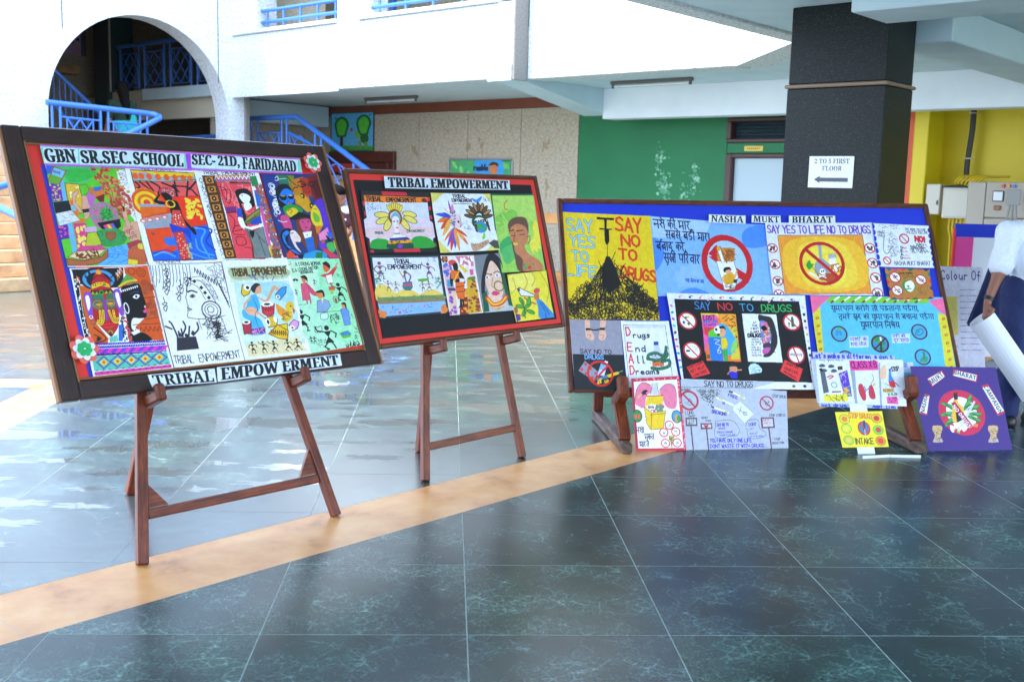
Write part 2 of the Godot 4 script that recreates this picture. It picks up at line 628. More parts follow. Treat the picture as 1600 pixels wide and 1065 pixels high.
# ------------------------------------------------------------------ the building round the courtyard
func building() -> void:
	var o := thing("walkway_building", "white school building with a covered walk below its rough parapet", "building", frame_b(-9.6, 13.5))
	var W: Material = mats.white_wall
	# walls of the walk
	slab(o, "wall", mats.pebble_panel, -19.0, -10.68, 13.62, 13.9, 0.0, 2.9)
	for k in 7:
		var u1 := -10.682 - k * 1.2
		slab(o, "wall_panel", mats.pebble_panel, u1 - 1.194, u1 - 0.003, 13.5, 13.615, 0.14, 2.735, 0.004)
	slab(o, "top_band", mats.brown_band, -19.0, -10.68, 13.485, 13.615, 2.74, 2.9, 0.003)
	slab(o, "dado_strip", mats.peach, -14.8, -10.682, 13.478, 13.498, 0.905, 1.065, 0.004)
	slab(o, "skirting", mats.peach, -14.8, -10.682, 13.47, 13.615, 0.0, 0.135, 0.004)
	slab(o, "green_wall", mats.green_paint, -10.678, -8.03, 13.5, 13.9, 0.0, 2.9)
	slab(o, "green_wall", mats.green_paint, -8.03, -7.0, 13.5, 13.9, 2.0, 2.15)
	slab(o, "green_wall", mats.green_paint, -7.0, -5.46, 13.5, 13.9, 0.0, 2.9)
	slab(o, "green_wall", mats.green_paint, -8.03, -7.0, 13.5, 13.9, 2.484, 2.9)
	var r := RandomNumberGenerator.new()
	r.seed = 9
	for c in [[-9.15, 1.95, 10], [-9.05, 1.55, 16], [-8.55, 1.62, 12], [-9.0, 1.3, 9], [-8.7, 1.4, 5]]:
		for k in c[2] * 3:
			var p := PackedVector2Array()
			var rr := r.randf_range(0.006, 0.034)
			for q in 11:
				p.append(Vector2.from_angle(TAU * q / 11) * rr * r.randf_range(0.35, 1.3))
			part(o, "peeled_patch", prism(p, 0.0, 0.002), mats.peeled_plaster if k % 3 else mats.bare_plaster, at(c[0] + r.randfn() * 0.06 + 9.6, c[1] + r.randfn() * 0.14, 0.001 + k * 0.0001))
	for c in [[-13.1, 2.12, 0.06], [-12.75, 2.14, 0.05], [-11.35, 2.12, 0.055], [-14.4, 2.1, 0.07], [-11.3, 1.5, 0.06], [-13.6, 2.42, 0.03]]:
		for k in 5:
			var p := PackedVector2Array()
			for q in 8:
				p.append(Vector2.from_angle(TAU * q / 8) * Vector2(0.7, 1.4) * c[2] * r.randf_range(0.35, 0.8))
			part(o, "wall_stain", prism(p, 0.0, 0.0015), mats.rust_stain, at(c[0] + 9.6 + r.randfn() * 0.03, c[1] + r.randfn() * 0.05, 0.002 + k * 0.0004))
	# door, ventilator and plate in the green wall
	var door := slab(o, "door", mats.door_panel, -7.93, -7.1, 13.56, 13.6, 0.0, 1.94, 0.003)
	slab(o, "door_frame", mats.frame_plum, -8.03, -7.935, 13.47, 13.64, 0.0, 2.0)
	slab(o, "door_frame", mats.frame_plum, -7.095, -7.0, 13.47, 13.64, 0.0, 2.0)
	slab(o, "door_frame", mats.frame_plum, -7.935, -7.095, 13.47, 13.64, 1.945, 2.0)
	part(door, "handle", tube([Vector3(0.33, 0.02, 0.02), Vector3(0.33, 0.02, 0.07), Vector3(0.23, 0.02, 0.07)], 0.01), mats.aluminium)
	var vent := slab(o, "ventilator", mats.frame_plum, -7.96, -7.05, 13.62, 13.7, 2.185, 2.2, 0.003)
	for q in [[-8.03, -7.0, 2.15, 2.2], [-8.03, -7.0, 2.44, 2.484], [-8.03, -7.96, 2.2, 2.44], [-7.05, -7.0, 2.2, 2.44]]:
		slab(o, "ventilator_frame", mats.frame_plum, q[0], q[1], 13.46, 13.64, q[2], q[3])
	for k in 5:
		part(vent, "louvre", box(Vector3(0.9, 0.006, 0.07), 0.001), mats.louvre_glass, Transform3D(Basis(Vector3.RIGHT, 0.7), Vector3(0, 0.03 + k * 0.05, 0.06)))
	# the closed room behind the door and the ventilator
	slab(o, "room_wall", mats.white_paint, -10.0, -6.0, 17.0, 17.2, 0.0, 2.9)
	slab(o, "room_wall", mats.white_paint, -10.2, -10.0, 13.9, 17.2, 0.0, 2.9)
	slab(o, "room_wall", mats.white_paint, -6.0, -5.8, 13.9, 17.2, 0.0, 2.9)
	slab(o, "room_ceiling", mats.white_paint, -10.2, -5.8, 14.41, 17.2, 2.9, 3.1)
	var plate := slab(o, "name_plate", mats.brass_plate, -7.75, -7.46, 13.488, 13.498, 2.033, 2.104, 0.002)
	for k in 7:
		part(plate, "letter", box(Vector3(0.014, 0.022, 0.002), 0.0005), mats.moulding, at(-0.09 + k * 0.03, 0, 0.0062))
	# double door with a valance below the tree mural, and its frame
	slab(o, "door_frame", mats.door_wood, -16.72, -14.86, 13.42, 13.495, 1.86, 2.06)
	slab(o, "door_frame", mats.door_wood, -15.03, -14.86, 13.42, 13.495, 0.0, 1.86)
	slab(o, "door_leaf", mats.door_wood, -15.75, -15.04, 13.44, 13.49, 0.0, 1.855)
	for k in 2:
		slab(o, "window_pane", mats.glass_dial, -15.62 + k * 0.27, -15.42 + k * 0.27, 13.43, 13.437, 1.4, 1.72, 0.002)
	slab(o, "door_drape", mats.navy_cloth, -16.72, -15.76, 13.46, 13.49, 0.0, 1.855, 0.002)
	var val := PackedVector2Array([Vector2(-0.48, 0), Vector2(0.48, 0)])
	for k in 25:
		val.append(Vector2(0.48 - k * 0.04, -0.15 - 0.05 * absf(sin(k * PI / 6.0))))
	part(o, "valance", prism(val, 0.0, 0.02), mats.curtain_red, at(-16.24 + 9.6, 1.84, 0.045))
	# lintel and the yellow bay
	slab(o, "lintel", mats.white_paint, -9.7, 8.0, 12.8, 13.1, 2.47, 2.9, 0.006)
	slab(o, "yellow_pier", mats.yellow_paint, -5.36, -5.18, 13.4, 13.9, 0.0, 2.9)
	slab(o, "orange_edge", mats.orange_paint, -5.455, -5.362, 13.46, 13.9, 0.0, 2.9)
	slab(o, "yellow_wall", mats.yellow_paint, -5.36, 9.0, 14.1, 14.4, 0.0, 2.9)
	# ceiling of the walk and the upper floor: an eight-sided well with chamfered corners
	var well := PackedVector2Array()
	for q in [[-16.3, 10.84], [-9.7, 10.84], [-9.7, 11.1], [-6.5, 11.1], [-5.08, 9.72], [-5.08, -8.0], [2.6, -8.0], [2.6, 14.4], [-19.0, 14.4], [-19.0, 10.84]]:
		well.append(Vector2(q[0], q[1]))
	var st := start()
	var lift := Transform3D(Basis(Vector3(1, 0, 0), Vector3(0, 0, -1), Vector3(0, 1, 0)), Vector3(9.6, 0, 13.5))
	add_prism(st, well, 2.9, 3.1, lift)
	part(o, "ceiling", st.commit(), mats.soffit_paint)
	# haunched beams across the walk
	for q in [[-10.15, -9.7, 2.86, 2.53, 11.0, 12.95], [-17.1, -16.75, 2.52, 2.52, 11.1, 13.45]]:
		var s := start()
		add_prism(s, PackedVector2Array([Vector2(q[4], q[2]), Vector2(q[4], 2.899), Vector2(q[5], 2.899), Vector2(q[5], q[3])]), 0.0, q[1] - q[0], Transform3D(Basis(Vector3(0, 0, -1), Vector3(0, 1, 0), Vector3(1, 0, 0)), Vector3(q[0] + 9.6, 0, 13.5)))
		part(o, "beam", s.commit(), mats.soffit_paint)
	slab(o, "beam", mats.soffit_paint, -3.71, -3.2, 8.62, 12.79, 2.63, 2.899)
	slab(o, "beam", mats.soffit_paint, -3.471, 2.6, 7.4, 8.0, 2.7, 2.899)
	# parapets
	slab(o, "parapet", W, -16.3, -9.675, 10.8, 11.0, 2.865, 3.84, 0.012)
	slab(o, "parapet_step", W, -16.2, -13.2, 10.76, 10.797, 2.83, 3.0, 0.006)
	slab(o, "parapet_tab", W, -10.1, -9.68, 10.765, 10.797, 2.83, 3.05, 0.006)
	slab(o, "coping", W, -16.0, -13.26, 10.75, 11.05, 3.842, 3.9, 0.01)
	slab(o, "coping", W, -12.75, -9.95, 10.75, 11.05, 3.842, 3.9, 0.01)
	slab(o, "upper_pier", W, -16.3, -15.3, 10.8, 11.2, 3.902, 7.0)
	slab(o, "upper_pier", W, -13.26, -12.56, 10.8, 11.2, 3.842, 7.0)
	slab(o, "upper_pier", W, -10.0, -9.675, 10.8, 11.1, 3.902, 7.0)
	slab(o, "upper_beam", W, -15.3, -9.675, 10.8, 11.1, 4.9, 7.0)
	slab(o, "corner_pier", mats.pier_cast, -9.673, -9.64, 10.79, 11.052, 2.84, 7.0, 0.004)
	slab(o, "wall", W, -9.64, -7.07, 11.055, 11.4, 2.87, 7.0)
	slab(o, "wall", W, -7.06, -6.52, 11.055, 11.4, 2.87, 7.0)
	slab(o, "groove", mats.groove, -7.075, -7.055, 11.07, 11.3, 2.88, 6.9, 0.0)
	slab(o, "groove", mats.groove, -9.5, -9.49, 11.053, 11.06, 2.95, 6.9, 0.0)
	var s2 := start()
	add_prism(s2, PackedVector2Array([Vector2(-6.52, 11.055), Vector2(-5.12, 9.69), Vector2(-4.9, 9.9), Vector2(-6.3, 11.4)]), 2.868, 7.0, lift)
	part(o, "wall", s2.commit(), W)
	slab(o, "parapet", W, -5.12, -4.9, -8.0, 9.69, 2.872, 4.0)
	slab(o, "upper_wall", mats.pebble_panel, -16.3, -9.7, 13.0, 13.2, 3.1, 7.0)
	slab(o, "upper_ceiling", mats.white_paint, -16.3, -9.7, 11.2, 13.0, 4.9, 5.0)
	slab(o, "upper_roof", mats.white_paint, -16.3, 2.6, 10.7, 14.4, 7.0, 7.2)
	# blue rails of the upper openings
	for q in [[-15.3, -13.26], [-12.56, -10.0]]:
		var rl := start()
		for y in [4.02, 4.2]:
			add_tube(rl, [Vector3(q[0] + 9.6, y, 2.6), Vector3(q[1] + 9.6, y, 2.6)], 0.028)
		for k in 5:
			var x: float = lerpf(q[0] + 0.15, q[1] - 0.15, k / 4.0) + 9.6
			add_tube(rl, [Vector3(x, 3.88, 2.6), Vector3(x, 4.2, 2.6)], 0.02)
		part(o, "upper_railing", rl.commit(), mats.blue_rail)
	for k in 4:
		slab(o, "upper_panel", mats.pebble_panel, -15.9 + k * 1.2, -14.72 + k * 1.2, 12.96, 12.998, 3.1, 6.8, 0.006)
	slab(o, "upper_pole", mats.blue_rail, -14.0, -13.9, 12.5, 12.6, 3.1, 7.0, 0.02)
	slab(o, "upper_notice", mats.green_paint, -11.9, -10.4, 12.96, 12.995, 3.9, 5.2)

	# pillar of black granite
	var p := thing("granite_pillar", "black speckled granite pillar with a thin beige ring, carrying a paper arrow notice", "pillar", frame_b(-3.883, 8.35))
	slab(p, "lower_cladding", mats.black_granite, -4.29, -3.475, 8.09, 8.61, 0.0, 2.268, 0.008)
	slab(p, "upper_cladding", mats.black_granite, -4.285, -3.48, 8.095, 8.605, 2.3, 2.899, 0.008)
	slab(p, "ring", mats.stone_bead, -4.31, -3.455, 8.07, 8.63, 2.27, 2.298, 0.01)
	# tube lights under the ceiling
	for q in [[-14.4, 12.36, "unlit tube lamp on the ceiling above the beige panelled wall"], [-8.98, 12.05, "unlit tube lamp on the ceiling in front of the white lintel"]]:
		var l := thing("tube_light", q[2], "lamp", frame_b(q[0] + 0.62, q[1], 2.83), "ceiling tube lamps")
		part(l, "fitting", box(Vector3(1.28, 0.045, 0.07), 0.008), mats.tube_body, at(0, 0.046, 0))
		part(l, "tube", tube([Vector3(-0.59, 0, 0), Vector3(0.59, 0, 0)], 0.014), mats.tube_glass)
		for k in [-1, 1]:
			part(l, "end_cap", box(Vector3(0.03, 0.06, 0.04), 0.006), mats.tube_body, at(0.61 * k, 0.005, 0))


func lattice(st: SurfaceTool, x0: float, x1: float, y0: float, y1: float, f: Callable) -> void:
	for e in [[x0, y0, x1, y0], [x0, y1, x1, y1], [x0, y0, x0, y1], [x1, y0, x1, y1], [x0, y0, x1, y1], [x0, y1, x1, y0], [x0, (y0 + y1) / 2, (x0 + x1) / 2, y1], [(x0 + x1) / 2, y1, x1, (y0 + y1) / 2], [x1, (y0 + y1) / 2, (x0 + x1) / 2, y0], [(x0 + x1) / 2, y0, x0, (y0 + y1) / 2]]:
		add_tube(st, [f.call(e[0], e[1]), f.call(e[2], e[3])], 0.012, 6)


# ------------------------------------------------------------------ the arch at the left
func arch() -> void:
	# the wall's own frame: x runs along v, z towards the courtyard
	var base := Transform3D(Basis(Vector3.UP, PI / 4), B(-15.95, 11.02))
	var o := thing("arched_wall", "tall rough white wall pierced by a wide round arch", "wall", base)
	var p := PackedVector2Array([Vector2(-8.0, 0), Vector2(-8.0, 8.0), Vector2(-0.03, 8.0), Vector2(-0.03, 0), Vector2(-0.33, 0)])
	for k in 33:
		var a := PI * k / 32.0
		p.append(Vector2(-1.88, 2.4) + Vector2(cos(a) * 1.55, sin(a) * 1.55))
	p.append(Vector2(-3.43, 0))
	part(o, "wall", prism(p, -0.4, 0.0), mats.white_wall)
	for x in [-3.18, -0.53]:
		part(o, "groove", box(Vector3(0.014, 4.4 if x < -1 else 4.9, 0.004), 0.0), mats.groove, at(x, 5.8 if x < -1 else 5.5, 0.0015))
	part(o, "side_fin", box(Vector3(0.09, 8.0, 0.5), 0.01), mats.pier_cast, at(0.02, 4.0, -0.22))
	# the stair hall behind it, with a gallery along its right side
	var h := thing("stair_hall", "dim stair hall with an upper gallery seen through the round arch", "building", frame_b(-18.5, 9.0))
	slab(h, "back_wall", mats.pebble_panel, -22.0, -21.8, 4.8, 14.5, 0.0, 6.0)
	slab(h, "side_wall", mats.pebble_panel, -21.8, -16.36, 4.8, 5.0, 0.0, 6.0)
	slab(h, "side_wall", mats.pebble_panel, -21.8, -16.36, 14.3, 14.5, 0.0, 6.0)
	slab(h, "end_wall", mats.pebble_panel, -17.25, -17.12, 11.16, 14.3, 0.0, 6.0)
	slab(h, "roof", mats.white_paint, -22.0, -16.36, 4.8, 14.5, 6.01, 6.2)
	slab(h, "gallery_front", mats.cream_board, -20.4, -16.52, 11.0, 11.15, 2.55, 3.11)
	slab(h, "gallery_floor", mats.cream_board, -21.8, -16.52, 11.16, 14.29, 2.9, 3.05)
	slab(h, "column", mats.teal_granite, -21.0, -20.45, 10.95, 11.5, 0.0, 6.0)
	slab(h, "column_bead", mats.cream_board, -20.445, -20.405, 10.97, 11.0, 3.12, 6.0)
	slab(h, "wall_ledge", mats.step_stone, -21.795, -21.55, 5.0, 10.94, 3.5, 3.68)
	slab(h, "half_landing", mats.step_stone, -21.79, -20.2, 5.0, 10.94, 2.2, 2.36)
	slab(h, "landing", mats.step_stone, -19.5, -15.952, 7.64, 10.6, 0.0, 1.42)
	slab(h, "notice_frame", mats.frame_plum, -19.05, -18.4, 14.26, 14.296, 4.35, 4.95)
	slab(h, "notice", mats.paper_pink, -18.98, -18.47, 14.24, 14.258, 4.42, 4.88)
	for k in 2:
		slab(h, "switch_plate", mats.paper_white, -17.6 + k * 0.16, -17.52 + k * 0.16, 12.6, 12.62, 3.75, 4.05)
	for k in 7:
		slab(h, "step", mats.step_stone, -19.8 - k * 0.2, -19.5, 7.64, 10.6, 1.424 + k * 0.13, 1.55 + k * 0.13)
	var f := func(u: float, y: float) -> Vector3:
		return Vector3(u + 18.5, y, -2.08)
	var st := start()
	add_tube(st, [f.call(-20.3, 3.976), f.call(-16.55, 3.976)], 0.04)
	for x in [-20.2, -19.5, -19.3, -18.6, -18.4, -17.7, -17.5, -16.8]:
		add_tube(st, [f.call(x, 3.11), f.call(x, 3.976)], 0.022, 6)
	for x in [-20.15, -19.25, -18.35, -17.45]:
		lattice(st, x, x + 0.6, 3.2, 3.82, f)
	part(h, "gallery_railing", st.commit(), mats.blue_rail)
	st = start()
	for y in [1.75, 1.98, 2.2]:
		add_tube(st, [f.call(-19.3, y), f.call(-16.55, y + 0.04)], 0.03, 6)
	for x in [-18.9, -18.0, -17.1]:
		add_tube(st, [f.call(x, 1.42), f.call(x, 2.2)], 0.025, 6)
	part(h, "lower_railing", st.commit(), mats.blue_rail)
	st = start()
	var a0 := Vector3(0.5, 3.2, 0.33)
	var a1 := Vector3(0.5, 2.55, -0.45)
	add_tube(st, [a0, a1], 0.035)
	add_tube(st, [a0 - Vector3(0, 0.6, 0), a1 - Vector3(0, 0.6, 0)], 0.025)
	for k in 9:
		var q := a0.lerp(a1, k / 8.0)
		add_tube(st, [q, q - Vector3(0, 0.6, 0)], 0.012, 6)
	part(h, "stair_railing", st.commit(), mats.blue_rail)


# ------------------------------------------------------------------ stairs and railings before the arch
func stairs() -> void:
	var o := thing("entrance_steps", "peach stone steps and landing before the round arch", "steps", frame_b(-14.8, 7.0))
	for k in 8:
		slab(o, "step", mats.step_stone, -15.3, -13.5 - k * 0.2, 3.0, 7.3, k * 0.165, 0.163 + k * 0.165)
	slab(o, "landing", mats.step_stone, -15.94, -15.302, 3.0, 10.9, 0.0, 1.42)
	slab(o, "landing_wall", mats.step_stone, -15.9, -15.7, 3.0, 7.3, 1.422, 1.75)
	# rail on the landing, turning back on itself
	var r := thing("landing_railing", "blue tubular railing with a crossed lattice, turning back on itself before the arch", "railing", Transform3D(Basis(Vector3.UP, PI / 4), B(-15.6, 8.2, 1.42)))
	var top := []
	for q in [[-0.8, 1.068, 0.0], [0.0, 1.045, 0.0], [0.78, 1.02, 0.0], [0.88, 1.01, 0.03], [0.93, 0.98, 0.1], [0.88, 0.95, 0.2], [0.62, 0.84, 0.3], [-0.5, 0.3, 0.3]]:
		top.append(Vector3(q[0], q[1], q[2]))
	part(r, "handrail", tube(top, 0.042, 12), mats.blue_rail)
	var st := start()
	for x in [-0.72, -0.6, 0.02, 0.14, 0.66, 0.78]:
		part(r, "post", tube([Vector3(x, 0, 0), Vector3(x, 1.04 - x * 0.03, 0)], 0.02, 8), mats.blue_rail)
	var f := func(x: float, y: float) -> Vector3:
		return Vector3(x, y - x * 0.03, 0)
	for e in [[-0.6, 0.02], [0.14, 0.66]]:
		add_tube(st, [f.call(e[0], 0.86), f.call(e[1], 0.86)], 0.016, 6)
	lattice(st, -0.5, -0.1, 0.3, 0.85, f)
	lattice(st, 0.22, 0.6, 0.3, 0.85, f)
	part(r, "lattice", st.commit(), mats.blue_rail)
	# rail of the flight down to the walk
	var s := thing("stair_railing", "blue railing sloping down beside the beige panelled wall", "railing", frame_b(-15.3, 11.6))
	part(s, "handrail", tube([Vector3(-1.35, 2.56, 0), Vector3(0, 2.56, 0), Vector3(1.62, 1.78, 0), Vector3(3.6, 0.83, 0)], 0.045, 12), mats.blue_rail)
	for x in [-1.3, -1.12, -0.42, -0.28, 0.5, 0.66, 1.5, 1.68, 2.5, 2.66, 3.5]:
		var y: float = 2.56 - maxf(0.0, x) * 0.48
		part(s, "post", tube([Vector3(x, maxf(0.0, y - 1.3), 0), Vector3(x, y, 0)], 0.022, 8), mats.blue_rail)
	st = start()
	var f2 := func(x: float, y: float) -> Vector3:
		return Vector3(x, y - maxf(0.0, x) * 0.48, 0)
	for q in [[-1.05, -0.5], [-0.2, 0.42], [0.75, 1.4], [1.75, 2.4]]:
		lattice(st, q[0], q[1], 1.75, 2.3, f2)
		add_tube(st, [f2.call(q[0] - 0.1, 2.3), f2.call(q[1] + 0.1, 2.3)], 0.016, 6)
	part(s, "lattice", st.commit(), mats.blue_rail)
	var fl := thing("stair_flight", "stone flight of steps beside the sloping blue railing", "steps", frame_b(-15.3, 12.3))
	for k in 9:
		part(fl, "step", box(Vector3(0.34, 1.48 - k * 0.165, 1.1), 0.01), mats.step_stone, at(0.2 + k * 0.33, (1.48 - k * 0.165) / 2, 0.1))
	part(fl, "landing", box(Vector3(1.6, 1.6, 1.1), 0.01), mats.step_stone, at(-0.8, 0.8, 0.1))
	var lr := thing("curved_handrail", "blue curved handrail beside the peach steps", "railing", frame_b(-14.0, 6.0))
	part(lr, "handrail", tube([Vector3(1.2, 0.95, 0.3), Vector3(0.4, 1.1, 0.3), Vector3(0.0, 1.25, 0.1), Vector3(-0.15, 1.36, -0.3)], 0.045, 12), mats.blue_rail)
	part(lr, "post", tube([Vector3(0.4, 0.0, 0.3), Vector3(0.4, 1.1, 0.3)], 0.025, 8), mats.blue_rail)


# ------------------------------------------------------------------ electrical things in the yellow bay
func services() -> void:
	var c := thing("switch_cabinet", "grey metal switchgear cabinet with dials and coloured lamps in the yellow bay", "cabinet", frame_b(-3.4, 13.1))
	part(c, "side_door", box(Vector3(0.2, 1.62, 0.4), 0.008), mats.cabinet, at(-0.98, 0.835, 0.0))
	for k in 4:
		part(c, "door", box(Vector3(0.79, 0.4, 0.4), 0.008), mats.cabinet, at(-0.48, 0.225 + k * 0.408, 0.0))
	part(c, "cabinet_body", box(Vector3(1.9, 1.6, 0.34), 0.006), mats.cabinet, at(-0.12, 0.82, -0.03))
	for k in 2:
		var d := part(c, "dial", box(Vector3(0.12, 0.12, 0.02), 0.006), mats.conduit_dark, at(-0.735 + k * 0.34, 1.49, 0.208))
		part(d, "dial_face", box(Vector3(0.1, 0.1, 0.004), 0.001), mats.glass_dial, at(0, 0, 0.011))
	for k in 3:
		part(c, "indicator", tube([Vector3(-0.69 + k * 0.06, 1.605, 0.2), Vector3(-0.69 + k * 0.06, 1.605, 0.225)], 0.02, 12), [mats.lamp_red, mats.lamp_amber, mats.lamp_blue][k])
	for k in 2:
		part(c, "knob", box(Vector3(0.07, 0.05, 0.03), 0.006), mats.moulding, at(-0.735 + k * 0.33, 1.36, 0.214))
	var e := thing("easel_stand", "bare grey folding stand leaning before the switchgear cabinet", "stand", frame_b(-3.88, 12.6))
	for k in [-1, 0, 1]:
		part(e, "leg", tube([Vector3(0.03 * k, 1.4, 0), Vector3(0.2 * k, 0.0, 0.12 * absf(k) - 0.1)], 0.012, 8), mats.conduit_grey)
	part(e, "head_plate", box(Vector3(0.15, 0.17, 0.02), 0.004), mats.conduit_grey, at(0, 1.48, 0.0))
	var b := thing("junction_box", "shallow cream junction box with yellow conduits below it", "electrical box", frame_b(-4.7, 13.25))
	part(b, "box_body", box(Vector3(0.32, 0.36, 0.16), 0.008), mats.box_cream, at(0, 1.4, 0))
	part(b, "cover", box(Vector3(0.28, 0.32, 0.012), 0.004), mats.box_cream, at(0, 1.4, 0.087))
	for k in 5:
		part(b, "conduit", tube([Vector3(-0.08 + k * 0.045, 1.24, 0.0), Vector3(-0.08 + k * 0.045, 1.1, 0.03), Vector3(-0.06 + k * 0.045, 1.0, 0.0), Vector3(-0.06 + k * 0.045, 0.0, -0.05)], 0.016, 8), mats.conduit_yellow)
	for k in 7:
		part(b, "upper_conduit", tube([Vector3(-0.06 + k * 0.03, 1.58, -0.05), Vector3(-0.05 + k * 0.045, 1.66, 0.02), Vector3(0.0 + k * 0.05, 1.72, 0.0), Vector3(0.2 + k * 0.05, 1.72, -0.2)], 0.013, 8), mats.conduit_yellow)
	var n := thing("narrow_box", "tall narrow cream electrical box on the yellow pier", "electrical box", frame_b(-5.0, 13.3))
	part(n, "box_body", box(Vector3(0.17, 0.36, 0.14), 0.008), mats.box_cream, at(0, 1.44, 0))
	part(n, "lock", box(Vector3(0.012, 0.05, 0.02), 0.003), mats.conduit_dark, at(0.06, 1.4, 0.08))
	part(n, "cable", tube([Vector3(0.1, 1.58, 0.0), Vector3(0.3, 1.6, 0.05), Vector3(0.5, 1.56, 0.0)], 0.022, 8), mats.conduit_dark)
	var k := thing("cable_pipe", "black cable pipe climbing the corner of the yellow bay", "pipe", frame_b(-4.86, 13.9))
	part(k, "pipe", tube([Vector3(0, 1.5, 0), Vector3(0.0, 1.9, 0), Vector3(0.03, 2.3, 0), Vector3(0.03, 2.88, 0)], 0.035, 8), mats.conduit_dark)
	for y in [1.95, 2.5]:
		part(k, "clip", box(Vector3(0.09, 0.012, 0.08), 0.002), mats.box_cream, at(0.02, y, 0))
	var cc := thing("conduit_bundle", "bundle of grey conduits rising behind the switchgear cabinet", "pipe", frame_b(-3.1, 13.85))
	for j in 9:
		part(cc, "conduit", tube([Vector3(-0.62 + j * 0.085, 1.3, 0.03 * (j % 3)), Vector3(-0.6 + j * 0.085, 2.0, 0.03 * (j % 3)), Vector3(-0.58 + j * 0.085, 2.88, 0.03 * (j % 3))], 0.02 + 0.008 * (j % 2), 8), mats.conduit_grey if j % 3 else mats.conduit_dark)
	part(cc, "crossing_conduit", tube([Vector3(-0.7, 1.6, 0.14), Vector3(0.3, 2.55, 0.14)], 0.02, 8), mats.conduit_grey)


# ------------------------------------------------------------------ easels and boards
func sheet_frame(o: Vector3, r: Vector3, up: Vector3) -> Transform3D:
	var x := r.normalized()
	var z := x.cross(up).normalized()
	return Transform3D(Basis(x, z.cross(x), z), o)


func board_frame(k: int) -> Transform3D:
	return [sheet_frame(Vector3(-0.8481, 0.5951, -4.4842), Vector3(0.716, -0.0056, -0.698), Vector3(-0.2863, 0.9096, -0.301)), sheet_frame(Vector3(0.1703, 0.6451, -5.588), Vector3(0.7087, 0.0023, -0.7056), Vector3(-0.2022, 0.9587, -0.1999)), sheet_frame(Vector3(1.8495, 0.3107, -5.9978), Vector3(0.9987, 0.0106, -0.0505), Vector3(-0.034, 0.8717, -0.4888))][k]


func board(k: int, called: String, label: String, w: float, h: float, fw: float, fm: Material, backing: Material) -> Node3D:
	var o := thing(called, label, "display board", board_frame(k))
	var st := 0.012
	part(o, "backing", box(Vector3(w - fw, h - fw, 0.012), 0.001), backing, at(0, h / 2, -0.0065))
	var d := 0.034
	for s in [-1, 1]:
		part(o, "frame_stile", box(Vector3(fw, h, d), 0.006), fm, at(s * (w - fw) / 2, h / 2, st - d / 2))
		part(o, "frame_rail", box(Vector3(w - 2 * fw - 0.001, fw, d - 0.001), 0.006), fm, at(0, fw / 2 if s < 0 else h - fw / 2, st - d / 2))
	return o


